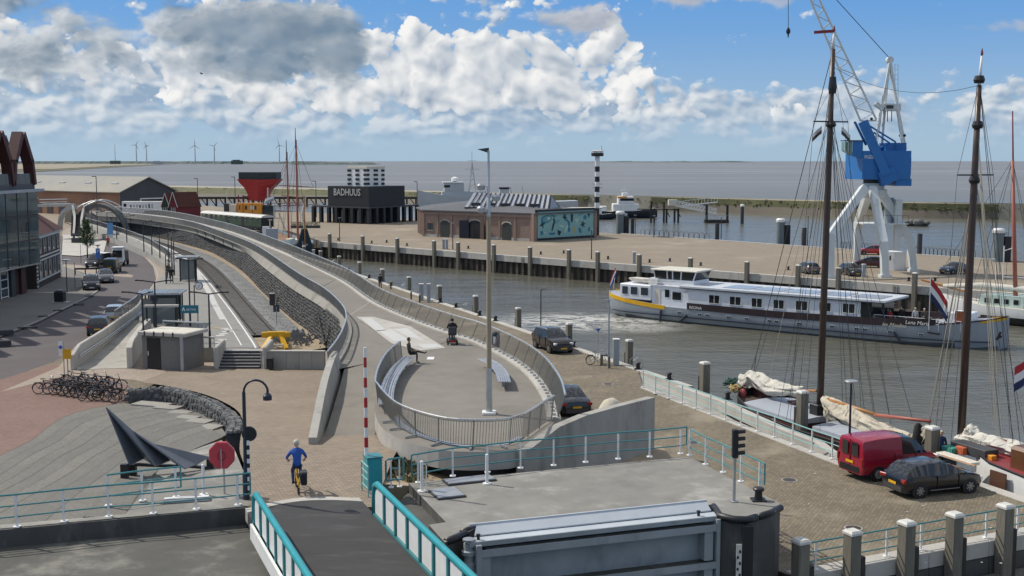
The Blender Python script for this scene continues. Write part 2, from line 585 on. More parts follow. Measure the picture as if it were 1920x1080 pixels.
def foam_mat(name):
 m = bpy.data.materials.new(name)
 m.use_nodes = True
 nt = m.node_tree
 w = N(nt)
 b = nt.nodes['Principled BSDF']
 b.inputs['Base Color'].default_value = (0.75,0.75,0.72,1)
 b.inputs['Roughness'].default_value = 0.8
 tc = w.n('ShaderNodeTexCoord').outputs['Object']
 wv = w.vm('ADD',tc,w.scale(w.n('ShaderNodeTexNoise',{'Vector':tc,'Scale':0.35,'Detail':4.0}).outputs[1],3.0))
 st = w.noise(w.vm('MULTIPLY',wv,(0.35,1.0,1.0)),1.1,7,0.68)
 ridge = w.m('SUBTRACT',1.0,w.m('MULTIPLY',w.m('ABSOLUTE',w.m('SUBTRACT',st,0.5)),9.0))
 ln = w.vm('LENGTH',w.vm('MULTIPLY',tc,(1.0,1.0,0.0)),out=1)
 fall = w.ss(ln,2.0,8.0,1.0,0.0)
 a = w.m('MULTIPLY',w.ss(ridge,0.25,0.95),fall)
 a = w.m('MULTIPLY',a,0.7)
 nt.links.new(a,b.inputs['Alpha'])
 MAT[name] = m
 return m
CONC = mat('concrete',(0.37,0.355,0.32),0.85,var=0.16,scale=1.2,bump=0.01,dirt=((0.14,0.135,0.12),0.55,0.7))
CONC_L = mat('concrete_pale',(0.46,0.44,0.40),0.85,var=0.13,scale=1.5,bump=0.006,dirt=((0.22,0.20,0.17),0.45,0.8))
CONC_D = mat('concrete_dark',(0.075,0.073,0.068),0.75,var=0.35,scale=0.9,bump=0.02,dirt=((0.20,0.19,0.17),0.6,0.9))  # dark concrete with paler patches
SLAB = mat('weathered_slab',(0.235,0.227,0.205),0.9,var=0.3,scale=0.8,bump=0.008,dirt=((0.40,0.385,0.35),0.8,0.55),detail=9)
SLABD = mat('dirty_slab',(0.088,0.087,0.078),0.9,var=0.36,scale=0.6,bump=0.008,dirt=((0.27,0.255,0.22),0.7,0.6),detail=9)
TIER = brick_mat('tier_paving',(0.19,0.18,0.157),(0.164,0.156,0.138),(0.125,0.122,0.11),rot=0.9,bw=0.4,bh=0.12,ms=0.012,var=0.2)
TARM = mat('walkway_surface',(0.212,0.195,0.168),0.92,var=0.18,scale=0.9,bump=0.004,dirt=((0.155,0.143,0.125),0.75,0.3),detail=9)
ASPH = mat('asphalt_purple',(0.098,0.085,0.088),0.85,var=0.2,scale=0.4,bump=0.003,dirt=((0.15,0.135,0.13),0.5,0.15),detail=8)
DECKM = mat('bridge_deck_coat',(0.042,0.041,0.042),0.8,var=0.3,scale=1.4,bump=0.004,stretch=(0.5,1.3,1),dirt=((0.09,0.088,0.085),0.5,1.2))
PLAT = brick_mat('platform_tiles',(0.27,0.26,0.24),(0.24,0.235,0.22),(0.19,0.185,0.17),rot=0.45,bw=0.6,bh=0.6,ms=0.012,var=0.12)
QUAY = brick_mat('quay_bricks',(0.225,0.186,0.128),(0.15,0.124,0.086),(0.13,0.11,0.078),rot=-1.1,bw=0.30,bh=0.15,ms=0.018,var=0.30,patch=((0.31,0.265,0.195),0.5,0.7,0.22))
PIERB = brick_mat('pier_bricks',(0.285,0.232,0.168),(0.24,0.197,0.145),(0.2,0.17,0.13),rot=0.8,bw=0.3,bh=0.15,ms=0.01,var=0.2,patch=((0.36,0.31,0.235),0.52,0.72,0.1))
ROADB = brick_mat('road_bricks',(0.31,0.25,0.185),(0.235,0.185,0.14),(0.17,0.14,0.105),rot=-0.38,bw=0.30,bh=0.15,ms=0.018,var=0.22)
REDB = brick_mat('red_bricks',(0.235,0.145,0.115),(0.19,0.115,0.095),(0.16,0.11,0.09),rot=0.5,bw=0.22,bh=0.11,ms=0.01,var=0.2)
SIDEW = brick_mat('sidewalk_tiles',(0.36,0.295,0.235),(0.31,0.255,0.205),(0.24,0.2,0.165),rot=0.2,bw=0.3,bh=0.3,ms=0.012,var=0.14)
HOUSEB = brick_mat('house_bricks',(0.22,0.125,0.09),(0.165,0.095,0.07),(0.26,0.22,0.18),bw=0.22,bh=0.065,ms=0.01,var=0.2,vertical=True,bump=0.003)
PUMPB = brick_mat('pump_house_bricks',(0.30,0.195,0.155),(0.25,0.16,0.125),(0.28,0.23,0.19),bw=0.22,bh=0.065,ms=0.01,var=0.22,vertical=True,bump=0.003)
DARKB = brick_mat('dark_bricks',(0.07,0.045,0.04),(0.05,0.032,0.03),(0.06,0.05,0.045),bw=0.22,bh=0.065,ms=0.01,var=0.25,vertical=True,bump=0.003)
STONE = mat('basalt_stone',(0.085,0.087,0.09),0.75,var=0.55,scale=2.6,bump=0.03,bscale=9)
STONE2 = mat('basalt_stone_pale',(0.15,0.15,0.145),0.8,var=0.4,scale=2.2,bump=0.03,bscale=9)
JOINT = mat('stone_joint',(0.055,0.052,0.046),0.95,var=0.3,scale=2)
BALL = mat('ballast',(0.20,0.205,0.205),0.95,var=0.6,scale=7,bump=0.06,bscale=14)
SAND = mat('sandy_gravel',(0.34,0.27,0.185),0.95,var=0.25,scale=1.2,bump=0.02,dirt=((0.27,0.255,0.22),0.7,0.12))
RAILM = mat('rail_steel',(0.10,0.075,0.06),0.45,0.6,var=0.3,scale=3)
GALV = mat('galvanised_steel',(0.47,0.48,0.48),0.42,0.75,var=0.15,scale=3)
INOX = mat('stainless_rail',(0.66,0.67,0.67),0.28,0.85,var=0.1,scale=2)
BALU = mat('baluster_steel',(0.27,0.26,0.235),0.5,0.45,var=0.15,scale=2)
WOOD = mat('weathered_timber',(0.17,0.155,0.125),0.9,var=0.35,scale=3,bump=0.02,stretch=(4,4,0.4),dirt=((0.10,0.11,0.07),0.6,1.5))
WOODD = mat('tarred_timber',(0.035,0.032,0.028),0.8,var=0.5,scale=3,bump=0.02,stretch=(4,4,0.4))
CAPW = mat('white_cap_paint',(0.60,0.59,0.55),0.6,var=0.1,scale=6,dirt=((0.4,0.38,0.33),0.4,3))
WHITE = mat('white_paint',(0.78,0.78,0.76),0.45,var=0.06,scale=3,dirt=((0.55,0.53,0.48),0.25,1.5))
CREAM = mat('cream_paint',(0.66,0.62,0.52),0.5,var=0.1,scale=3)
TEAL = mat('teal_paint',(0.045,0.22,0.24),0.42,var=0.12,scale=3,dirt=((0.16,0.25,0.25),0.3,2.0))
TEALB = mat('bright_teal_paint',(0.02,0.30,0.34),0.35,var=0.1,scale=2,dirt=((0.05,0.2,0.22),0.4,1.5))
TEALP = mat('pale_teal_paint',(0.24,0.46,0.46),0.45,var=0.1,scale=3)
BLACK = mat('black_paint',(0.014,0.014,0.016),0.45,var=0.25,scale=4)
NAVY = mat('dark_navy_paint',(0.02,0.024,0.04),0.4,var=0.2,scale=4)
CHAR = mat('charcoal_cladding',(0.022,0.022,0.025),0.55,var=0.3,scale=1.2,bump=0.01,stretch=(1,1,4))
CHARL = mat('charcoal_paint',(0.05,0.05,0.055),0.6,var=0.2,scale=1.5)
RUBB = mat('tyre_rubber',(0.015,0.015,0.016),0.8,var=0.2,scale=8)
RIM = mat('alloy_rim',(0.36,0.36,0.37),0.35,0.7,var=0.08,scale=8)
GLASS = mat('dark_glass',(0.018,0.022,0.026),0.06,var=0.0,spec=0.8)
GLASSB = mat('window_glass',(0.05,0.065,0.075),0.08,var=0.25,scale=0.7,spec=0.8)
GLASSG = mat('curtain_wall_glass',(0.075,0.11,0.115),0.05,var=0.6,scale=0.35,spec=1.0)  # base colour lightened to suggest teal reflections
RED = mat('red_paint',(0.42,0.025,0.03),0.4,var=0.1,scale=3)
REDV = mat('crimson_car_paint',(0.30,0.008,0.028),0.25,var=0.05,scale=2,coat=0.6)
DKRED = mat('oxide_red',(0.24,0.024,0.026),0.6,var=0.25,scale=1.5,dirt=((0.07,0.015,0.015),0.5,0.6))
MAROON = mat('maroon_paint',(0.075,0.022,0.02),0.6,var=0.2,scale=2)
YEL = mat('yellow_paint',(0.72,0.40,0.012),0.45,var=0.1,scale=3,dirt=((0.35,0.2,0.03),0.35,2))
ORNG = mat('orange_paint',(0.72,0.29,0.03),0.5,var=0.1,scale=2)
CRBLUE = mat('crane_blue',(0.018,0.145,0.41),0.38,var=0.12,scale=0.8,dirt=((0.01,0.07,0.22),0.4,0.5))
CRWHT = mat('crane_white',(0.62,0.65,0.64),0.5,var=0.1,scale=0.8,dirt=((0.40,0.41,0.38),0.5,0.8))
HULLG = mat('hull_grey',(0.31,0.345,0.38),0.42,var=0.07,scale=0.6,dirt=((0.22,0.25,0.28),0.45,0.5))
NAVYG = mat('navy_ship_grey',(0.46,0.48,0.49),0.5,var=0.1,scale=0.4)
GATEM = mat('gate_grey_blue',(0.31,0.345,0.365),0.5,var=0.2,scale=0.9,dirt=((0.15,0.16,0.16),0.5,1.1))
GATED = mat('gate_grime',(0.07,0.072,0.062),0.8,var=0.5,scale=2.2,dirt=((0.2,0.22,0.23),0.6,1.5))
STEELP = mat('steel_plate',(0.42,0.43,0.45),0.4,0.5,var=0.18,scale=2)
PILE = mat('sheet_pile_steel',(0.075,0.062,0.05),0.75,var=0.45,scale=1.4,bump=0.02,dirt=((0.17,0.15,0.12),0.5,0.8))
PILEB = mat('sheet_pile_shadow_steel',(0.03,0.027,0.024),0.85,var=0.45,scale=1.4)
SAIL = mat('sail_canvas',(0.55,0.50,0.40),0.9,var=0.14,scale=2,bump=0.22,bscale=2.2,dirt=((.4,.36,.29),.4,1.2))
SAILW = mat('sail_white',(0.60,0.575,0.51),0.85,var=0.12,scale=2,bump=0.22,bscale=2.2,dirt=((.42,.4,.36),.4,1.2))
SPAR = mat('varnished_spar',(0.42,0.19,0.06),0.4,var=0.15,scale=2)
SPARR = mat('red_spar',(0.36,0.11,0.075),0.5,var=0.15,scale=2)
MAST = mat('dark_mast',(0.062,0.038,0.028),0.4,var=0.25,scale=2)
HATCH = mat('hatch_grey',(0.36,0.39,0.44),0.6,var=0.06,scale=1.5)
ROPE = mat('rope_pale',(0.36,0.33,0.27),0.9,var=0.1,scale=4)
ROPED = mat('rope_dark',(0.035,0.035,0.035),0.8,var=0.1,scale=4)
GRASS = mat('dike_grass',(0.105,0.105,0.05),0.95,var=0.45,scale=0.25,dirt=((0.17,0.15,0.085),0.9,0.05),detail=8)
MUD = mat('mud_bank',(0.14,0.12,0.09),0.8,var=0.3,scale=0.15,dirt=((0.05,0.048,0.038),0.7,0.05),detail=8)
PATHM = mat('dike_path',(0.35,0.32,0.25),0.9,var=0.1,scale=0.2)
FARLAND = mat('far_land',(0.10,0.13,0.12),0.95,var=0.4,scale=0.003)
FARSAND = mat('far_flat',(0.30,0.26,0.19),0.95,var=0.3,scale=0.002)
LEAF = mat('leaf',(0.045,0.085,0.022),0.7,var=0.5,scale=1.0)
BARK = mat('bark',(0.09,0.07,0.05),0.9,var=0.3,scale=4)
ROOFG = mat('roof_grey',(0.30,0.29,0.26),0.85,var=0.15,scale=0.25,dirt=((0.38,0.33,0.24),0.5,0.08))
ROOFB = mat('bitumen_roof',(0.115,0.12,0.13),0.85,var=0.12,scale=0.5)
ZINC = mat('zinc_roof',(0.50,0.53,0.58),0.35,0.15,var=0.12,scale=1)
TILER = mat('red_roof_tile',(0.10,0.035,0.025),0.8,var=0.3,scale=2)
GREENP = mat('carriage_green',(0.02,0.055,0.03),0.4,var=0.15,scale=1)
LAMPW = mat('lamp_lens',(0.8,0.8,0.78),0.3,var=0.0)
TAIL = mat('tail_lamp',(0.32,0.012,0.012),0.2,var=0.0)
SLABP = mat('slab_grey',(0.30,0.29,0.26),0.9,var=0.15,scale=1)
SKIN = mat('skin',(0.50,0.31,0.22),0.55,var=0.06,scale=9)
HAIRG = mat('hair_grey',(0.55,0.50,0.42),0.8,var=0.2,scale=20)
HAIRD = mat('hair_dark',(0.03,0.022,0.018),0.8,var=0.2,scale=20)
CBLUE = mat('cloth_blue',(0.025,0.09,0.36),0.85,var=0.12,scale=6)
CNAVY = mat('cloth_navy',(0.02,0.035,0.10),0.85,var=0.15,scale=6)
CBLACK = mat('cloth_black',(0.015,0.015,0.017),0.85,var=0.2,scale=6)
COLIVE = mat('cloth_olive',(0.10,0.085,0.06),0.85,var=0.2,scale=6)
CRED = mat('cloth_red',(0.35,0.03,0.03),0.85,var=0.15,scale=6)
CWHITE = mat('cloth_white',(0.62,0.61,0.6),0.85,var=0.1,scale=6)
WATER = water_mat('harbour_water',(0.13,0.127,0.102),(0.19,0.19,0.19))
TIER2 = brick_mat('tier_paving_pale',(0.205,0.193,0.167),(0.176,0.167,0.147),(0.13,0.127,0.115),rot=0.8,bw=0.4,bh=0.12,ms=0.012,var=0.2)
TIER3 = brick_mat('tier_paving_dark',(0.174,0.167,0.147),(0.154,0.147,0.131),(0.12,0.118,0.107),rot=0.85,bw=0.4,bh=0.12,ms=0.012,var=0.2)
GREYP = mat('grey_paving',(0.19,0.18,0.165),0.9,var=0.15,scale=0.8,bump=0.004,dirt=((0.12,0.115,0.105),0.5,0.4),detail=7)
CONC_E = mat('edge_concrete',(0.285,0.272,0.243),0.85,var=0.16,scale=1.2,bump=0.01,dirt=((0.13,0.125,0.11),0.6,0.7))
JOINT2 = mat('tier_joint',(0.095,0.093,0.085),0.95,var=0.3,scale=2)
TACT = mat('tactile_white',(0.52,0.52,0.50),0.8,var=0.1,scale=3)
SLEEP = mat('sleeper_grey',(0.13,0.115,0.10),0.9,var=0.3,scale=3)
FOAM = foam_mat('propeller_foam')
def paint(name,col,rough=0.3):
 return mat(name,col,rough,var=0.05,scale=2,coat=0.5)
# ================================================================= SETTING
WZ = -2.7          # water level
ZP = 2.4           # lock platform and bridge level
ZL = 2.9           # promenade loop level
b = MB()
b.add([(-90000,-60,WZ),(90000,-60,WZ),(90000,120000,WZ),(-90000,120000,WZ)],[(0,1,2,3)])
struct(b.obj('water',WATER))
def xy(p):
 return (p.x,p.y)
def isect(p,d,q,e):
 c = d.x * e.y - d.y * e.x
 t = ((q.x-p.x)*e.y-(q.y-p.y)*e.x) / c
 return V((p.x+d.x*t,p.y+d.y*t,0))
def flat(v):
 return V((v.x,v.y,0)).normalized()
A1, B1 = G(1195,690), G(615,495)
D1 = flat(B1-A1)                       # along the inner quay, away from us
N1 = V((D1.y,-D1.x,0))                 # towards the basin
A4, B4 = G(1522,1070), G(1920,996)
D4 = flat(B4-A4)
SE = isect(A4,D4,A1,D1)
A2, B2 = G(591,452), G(1771,540)
D2 = flat(B2-A2)
A3, B3 = G(1165,439), G(1920,492)
D3 = flat(A3-B3)
P1N = A1 + D1 * ((238-A1.y)/D1.y)
P2N = P1N + V((8,2,0))
P2E = A2 + D2 * 210
P3E = B3 - D3 * 60
RB0, RB1 = G(1206,727), G(1597,879)     # railing line along the sunken ramp
Q0 = A1 + D1 * ((G(1193,690).y-A1.y)/D1.y)
Q1 = isect(A1,D1,RB1,V((N1.x,N1.y,0)))
PF = G(1463,946,ZP)
SW = [A4-D4*1.0,V((6,44.5,0)),V((-30,36,0)),V((-420,0,0))]
def ground(name,poly,zt,zb,mtop,mside):
 b = MB()
 b.prism(poly,zb,zt)
 b.mi = [1,0] + [1] * (len(b.f)-2)
 return struct(b.obj(name,[mtop,mside]))
NW = V((-95,246,0))
ground('quay_ground',[xy(p)for p in(SE,Q1,RB1,RB0,Q0,P1N,NW,V((-420,246,0)),V((-420,0,0)),SW[2],SW[1],SW[0])],0,-6,QUAY,PILE)
ground('pier_ground',[xy(p)for p in(P1N,P2N+V((3,1,0)),A2+D2*2,P2E,P3E,A3,A3+D3*128,V((-115,395,0)),V((-165,470,0)),V((-300,500,0)),V((-420,500,0)),V((-420,246,0)),NW)],0,-6,PIERB,PILE)
b = MB()
QK = G(1357,751)
QL = [G(1420,780),G(1480,807),G(1540,829)]
b.prism([xy(Q0),xy(RB0),xy(RB1)]+[xy(p)for p in reversed(QL)]+[xy(QK)],-6,[-0.15,-0.15,-1.2,-1.1,-1.0,-.9,-0.6])
struct(b.obj('slip_ramp',CONC))
def sheet(name,poly,z,m,px=True):
 b = MB()
 P = [G(p[0],p[1],z)for p in poly] if px else [V((p[0],p[1],z))for p in poly]
 n = len(P)
 ar = sum(P[i].x*P[(i+1)%n].y-P[(i+1)%n].x*P[i].y for i in range(n))
 if ar < 0:
  P.reverse()
 b.add(P,[tuple(range(n))])
 return struct(b.obj(name,m))
road_r = [(100,678),(140,655),(245,588),(258,572),(293,525),(287,500),(265,476),(234,457),(200,449),(160,445),(115,443)]
sheet('pavement',[(-500,700),(0,632),(68,606),(110,585),(170,556),(188,538),(172,518),(118,500),(112,440),(60,440),(-500,470)],0.110,GREYP)
sheet('road',[(-500,900),(-150,762),(0,712),(45,698)]+road_r+[(118,500),(172,518),(188,538),(170,556),(110,585),(68,606),(0,632),(-500,700)],0.006,ASPH)
sheet('red_forecourt',[(-500,900),(-150,762),(0,712),(45,698),(100,682),(200,700),(262,735),(300,765),(255,760),(120,800),(0,870),(-500,1050)],0.004,REDB)
sheet('plaza_paving',[(0,735),(110,688),(140,650),(262,600),(620,660),(640,700),(480,700),(380,740),(250,712),(120,705)],0.010,SIDEW)
wall_px = [(318,505),(311,497),(300,489),(275,472),(237,455),(205,443),(172,432),(140,424)]
sheet('pavement',[(258,572),(293,525),(287,500),(265,476),(234,457),(200,449),(160,445),(115,443),(118,432),(140,424)]+list(reversed(wall_px[:-1]))+[(300,540)],0.112,SIDEW)
for k, line in enumerate(([(140,655),(245,588),(258,572),(293,525),(287,500),(265,476),(234,457),(200,449),(160,445)],[(0,632),(68,606),(110,585),(170,556),(188,538),(172,518),(118,500)])):
 P = spline([G(*p)for p in line],1.2)
 b = MB()
 b.wall(P,[0.125]*len(P),0.16 if k==0 else-0.16)
 struct(b.obj('kerb',CONC,fix=True))
sheet('paving_band',[(115,495),(150,497),(190,505),(250,516),(247,520),(180,515),(118,506)],0.010,SIDEW)
sheet('pale_square',[(118,440),(160,440),(200,452),(195,472),(150,480),(116,478)],0.116,CONC_L)  # sheet of paler concrete than the paving around it
foot_px = [(612,652),(590,630),(540,592),(490,545),(452,507),(400,475),(360,462),(300,447),(245,437),(200,429),(160,422),(120,416)]
FOOT = spline([G(x,y,0.2)for x,y in foot_px],1.0)
edge_px = [(486,652),(477,637),(440,585),(402,537),(380,512),(357,490),(335,474),(305,460),(270,448),(230,437),(190,427),(150,419)]
EDGE = spline([G(x,y,1.0)for x,y in edge_px],1.0)
trk_px = [(496,626),(450,572),(415,529),(388,501),(355,479),(322,465),(285,453),(245,441),(205,431),(160,421)]
TRK = spline([G(x,y,0.45)for x,y in trk_px],0.7)
E2 = resample(EDGE,(EDGE[-1]-EDGE[0]).length/60)
F2 = resample(FOOT,(FOOT[-1]-FOOT[0]).length/60)
n = min(len(E2),len(F2))
b = MB()
b.strip([V((p.x,p.y,0.21))for p in E2[:n]],[V((p.x,p.y,0.21))for p in F2[:n]])
b.f = [tuple(reversed(f))for f in b.f]
struct(b.obj('trackside_gravel',SAND))
b = MB()
T2 = resample(TRK,1.0)
b.strip(offs(T2,2.4,-0.22),offs(T2,1.5,-0.06))
b.strip(offs(T2,1.5,-0.06),offs(T2,-1.5,-0.06))
b.strip(offs(T2,-1.5,-0.06),offs(T2,-3.3,-0.22))
stuff(tag(b.obj('ballast',BALL),'grey crushed stone ballast under the railway track','ballast'))
b = MB()
for i in range(2600):
 j = int((random.random()**1.8)*(len(T2)-2))
 p = T2[j].lerp(T2[j+1],random.random())
 o = offs([T2[j],T2[j+1]],random.uniform(-2.8,1.8))[0]
 r = random.uniform(.025,.05)
 c = (o.x+random.uniform(-.4,.4),o.y+random.uniform(-.4,.4),0.40-0.06*abs(random.random()))
 b.add([(c[0]+r,c[1],c[2]),(c[0]-r*.6,c[1]+r*.8,c[2]),(c[0]-r*.6,c[1]-r*.8,c[2]),(c[0],c[1],c[2]+r)],[(0,1,3),(1,2,3),(2,0,3)])
stuff(tag(b.obj('loose_ballast',BALL),'loose stones scattered over the railway ballast','stones'))
tr = top('railway_track','curved railway track on grey ballast beside the station platform','track',TRK[0])
for s in (-0.75,0.75):
 P = offs(resample(TRK,1.2),s)
 b = MB()
 b.loft([[p+V((0,0,0))+q for q in(V((-.035,0,-.05)),V((.035,0,-.05)),V((.035,0,.11)),V((-.035,0,.11)))]for p in P])
 b.obj('rail',RAILM,tr,world=1)
SL = resample(TRK,0.75)
bs = MB()
for i in range(0,len(SL)-1):
 d = SL[i+1] - SL[i]
 if i < 70:
  MB().box((SL[i].x,SL[i].y,0.40),(0.22,2.3,0.05),math.atan2(d.y,d.x)).obj('sleeper',SLEEP,tr,world=1)
 else:
  bs.box((SL[i].x,SL[i].y,0.40),(0.22,2.3,0.05),math.atan2(d.y,d.x))
stuff(bs.obj('sleeper',SLEEP,tr,world=1))
lft_px = [(405,652),(352,652),(352,640),(262,600),(258,585),(285,545),(305,515),(311,497),(300,489),(275,472),(237,455),(205,443),(172,432),(140,424)]
LFT = [G(x,y,1.0)for x,y in lft_px]
b = MB()
poly = [xy(p)for p in resample(EDGE,2.0)] + [xy(p)for p in reversed(LFT)]
b.prism(poly,0.0,1.0)
b.mi = [1,0] + [1] * (len(b.f)-2)
struct(b.obj('station_platform',[PLAT,CONC]))
P = offs(resample(EDGE,1.5),0.18,0.004)
b = MB(); b.strip(offs(P,0.12),P)
b.f = [tuple(reversed(f))for f in b.f]
struct(b.obj('platform_edge_line',WHITE,fix=False))
P = offs(resample(EDGE,1.5)[1:60],1.1,0.004)
b = MB(); b.strip(offs(P,0.09),P)
b.f = [tuple(reversed(f))for f in b.f]
struct(b.obj('platform_line',WHITE))
tac = [(415,640),(424,619),(418,598),(404,573),(392,548),(378,525),(366,506),(352,490),(338,478)]
P = resample(spline([G(x,y,1.006)for x,y in tac[2:]],1.0),0.62)
for i, p in enumerate(P[:-1]):
 d = P[i+1] - p
 struct(MB().box((p.x,p.y,1.006),(0.60,0.55,0.006),math.atan2(d.y,d.x)).obj('tactile_tile',TACT))
for (x,y) in ((412,642),(417,637),(413,629),(419,626),(424,622),(428,618),(421,616),(431,621)):
 p = G(x,y,1.006)
 struct(MB().box((p.x,p.y,1.006),(0.62,0.62,0.006),0.45).obj('tactile_tile',TACT))
p = G(405,615,1.005)
struct(MB().box((p.x,p.y,1.004),(0.9,0.25,0.006),0.1).obj('tactile_tile',YEL))
right_px = [(1040,790,ZL),(1030,750,ZL),(1000,706,ZL),(957,674,ZL),(893,642,ZL),(840,625,ZL),(767,598,ZL),(700,567,ZL),(645,529,3.0),(580,497,3.1),(520,470,3.2),(445,440,3.2),(390,424,3.2),(340,412,3.2),(290,404,3.2),(230,399,3.2),(170,396,3.2)]
RIGHT = spline([G(*p)for p in right_px],1.0)
RAILC = spline([G(*p)for p in((617,660,3.75),(634,638,3.85),(646,616,3.9),(652,592,3.92),(643,570,3.95),(610,540,4.05),(560,511,4.2),(482,460,4.3),(425,437,4.3),(357,415,4.3),(290,405,4.3),(232,399,4.3),(180,396,4.3))],1.0)
LEFT = [V((p.x,p.y,max(2.75,p.z-1.06)))for p in offs(RAILC,-.25)]
fr_px = [(1040,790),(1012,822),(992,834),(954,844),(881,847),(822,843),(764,828),(723,808),(706,784),(703,760),(709,730),(725,700),(750,677),(790,655)]
FRONT = spline([G(x,y,ZL)for x,y in fr_px],0.5)
n = 90
Rr = resample(RIGHT,sum((a-c).length for a,c in zip(RIGHT,RIGHT[1:]))/n)
i0 = min(range(len(Rr)),key=lambda i:(Rr[i]-G(893,642,ZL)).length)
Rw = Rr[i0:]
Lw = resample(LEFT,sum((a-c).length for a,c in zip(LEFT,LEFT[1:]))/(len(Rw)-1))
k = min(len(Lw),len(Rw))
b = MB()
b.strip(Rw[:k],Lw[:k])
struct(b.obj('walkway',TARM,smooth='all'))
for i in (1,4,9,16,25,36):
 a, c = Rw[i].lerp(Lw[i],.06), Rw[i].lerp(Lw[i],.97)
 struct(MB().beam(a+V((0,0,.006)),c+V((0,0,.006)),.05,.008).obj('deck_joint',CONC_L if i%2 else JOINT))
b = MB()
lp = [xy(p)for p in FRONT] + [xy(p)for p in reversed(Rr[1:i0+1])]
b.prism(lp,ZL-0.75,ZL-0.002)
b.mi = [1,0] + [1] * (len(b.f)-2)
struct(b.obj('promenade_loop',[TARM,CONC_L]))
ce = V((-2.2,55,0))
b = MB()
b.prism([(ce.x+(x-ce.x)*.9,ce.y+(y-ce.y)*.9)for x,y in lp],-0.2,ZL-0.76)
struct(b.obj('loop_foundation',STONE))
b = MB()
b.strip([V((p.x,p.y,0))for p in Rw[:k]],[V((p.x,p.y,p.z-0.06))for p in Rw[:k]])
struct(b.obj('walkway_embankment',CONC))
b = MB()
Lq = [p for p in LEFT if p.y<108]
b.strip([V((p.x,p.y,-.1))for p in offs(Lq,.1)],[V((p.x,p.y,p.z-.03))for p in offs(Lq,.1)])
struct(b.obj('abutment_face',STONE))
rl = [(600,842,1.9),(614,800,2.1),(628,755,2.3),(641,710,2.55),(648,680,2.75),(658,645,ZL-.012),(664,612,ZL-.012)]
rr = [(700,836,1.9),(706,800,2.1),(712,765,2.3),(722,725,2.55),(745,695,2.75),(790,660,ZL-.012),(850,636,ZL-.012)]
RL, RRt = spline([G(*p)for p in rl],.8), spline([G(*p)for p in rr],.8)
k = 30
RL2 = resample(RL,sum((a-c).length for a,c in zip(RL,RL[1:]))/k)
RR2 = resample(RRt,sum((a-c).length for a,c in zip(RRt,RRt[1:]))/k)
b = MB(); b.strip(RR2[:k+1],RL2[:k+1])
struct(b.obj('ramp',TARM,smooth='all'))
def zr(x,y):
 t = min(1,max(0,(y-46)/33.0))
 return ZP * (1-t)
lr = [(468,950),(470,905),(450,850),(452,815),(456,792),(440,766),(388,741),(325,726),(262,716)]
LRp = spline([gfun(x,y,zr)for x,y in lr],1.0)
rr_ = [(702,938),(705,900),(706,860),(704,838),(602,846),(595,800),(605,760),(612,720),(608,695)]
RRp = spline([gfun(x,y,zr)for x,y in rr_],1.0)
rows = []
for i in range(61):
 y = 39.2 + i * 0.68
 def xi(P):
  for a, c in zip(P,P[1:]):
   if (a.y-y) * (c.y-y) <= 0 and abs(c.y-a.y) > 1e-6:
    return a.x + (c.x-a.x) * (y-a.y) / (c.y-a.y)
  return P[0].x if abs(P[0].y-y) < abs(P[-1].y-y) else P[-1].x
 xl, xr = xi(LRp), max(-9.5,xi(RRp)+0.3)
 if y < 53:
  xr = -4.75
 if y < 44:
  xl = min(xl,-9.1)
 z = zr(0,y) + 0.004
 rows.append([V((xl+(xr-xl)*j/12,y,z if z>0.03 else 0.02))for j in range(13)])
b = MB()
b.loft(rows,caps=False,closed=False)
b.f = [tuple(reversed(f))for f in b.f] if b.f and (V(b.v[b.f[0][1]])-V(b.v[b.f[0][0]])).cross(V(b.v[b.f[0][2]])-V(b.v[b.f[0][0]])).z < 0 else b.f
struct(b.obj('brick_road',ROADB,smooth='all'))
ca = [(-120,930,0),(0,860,0),(60,830,0),(115,788,0),(180,768,0),(255,756,0)]
cb = [(236,964,2.4),(252,935,2.4),(272,902,2.3),(305,868,2.0),(350,842,1.65),(415,816,1.25)]
nt_ = 10
CA = spline([V((-27,37.2,0))]+[G(*p)for p in ca],0.6)
CB = spline([G(*p)for p in cb],0.6)
CA = resample(CA,sum((a-c).length for a,c in zip(CA,CA[1:]))/24)
CB = resample(CB,sum((a-c).length for a,c in zip(CB,CB[1:]))/24)
for t in range(nt_):
 lo = [a.lerp(c,t/nt_)for a,c in zip(CA,CB)]
 hi_ = [a.lerp(c,(t+1)/nt_+(0 if t<nt_-1 else 0.02))for a,c in zip(CA,CB)]
 b = MB()
 zt = [a.lerp(c,(t+.55)/nt_).z+0.05 for a,c in zip(CA,CB)]
 m = len(lo)
 vs = [V((p.x,p.y,-.1))for p in lo] + [V((p.x,p.y,z))for p,z in zip(lo,zt)] + [V((p.x,p.y,z))for p,z in zip(hi_,zt)] + [V((p.x,p.y,-.1))for p in hi_]
 fs = []
 for i in range(m-1):
  for q in range(3):
   fs.append((q*m+i,q*m+i+1,(q+1)*m+i+1,(q+1)*m+i))
 b.add(vs,fs)
 struct(b.obj('step_tier',(TIER,TIER2,TIER3)[(t*2)%3],fix=True))
 b = MB()
 b.strip([V((p.x,p.y,z+.006))for p,z in zip(lo,zt)],[V((p.x,p.y,z+.006))for p,z in zip([a.lerp(c,(t+.02)/nt_)for a,c in zip(CA,CB)],zt)])
 struct(b.obj('step_joint',(JOINT2,TIER2)[t%2]))
b = MB()
fp = [(255,752,0.05),(307,757,.15),(375,775,.45),(412,797,.85),(425,815,1.25),(400,826,1.3),(330,850,1.6),(200,800,.3)]
P = [G(*p)for p in fp]
b.prism([xy(p)for p in P],-.2,[p.z for p in P])
struct(b.obj('bowl_floor',TIER))
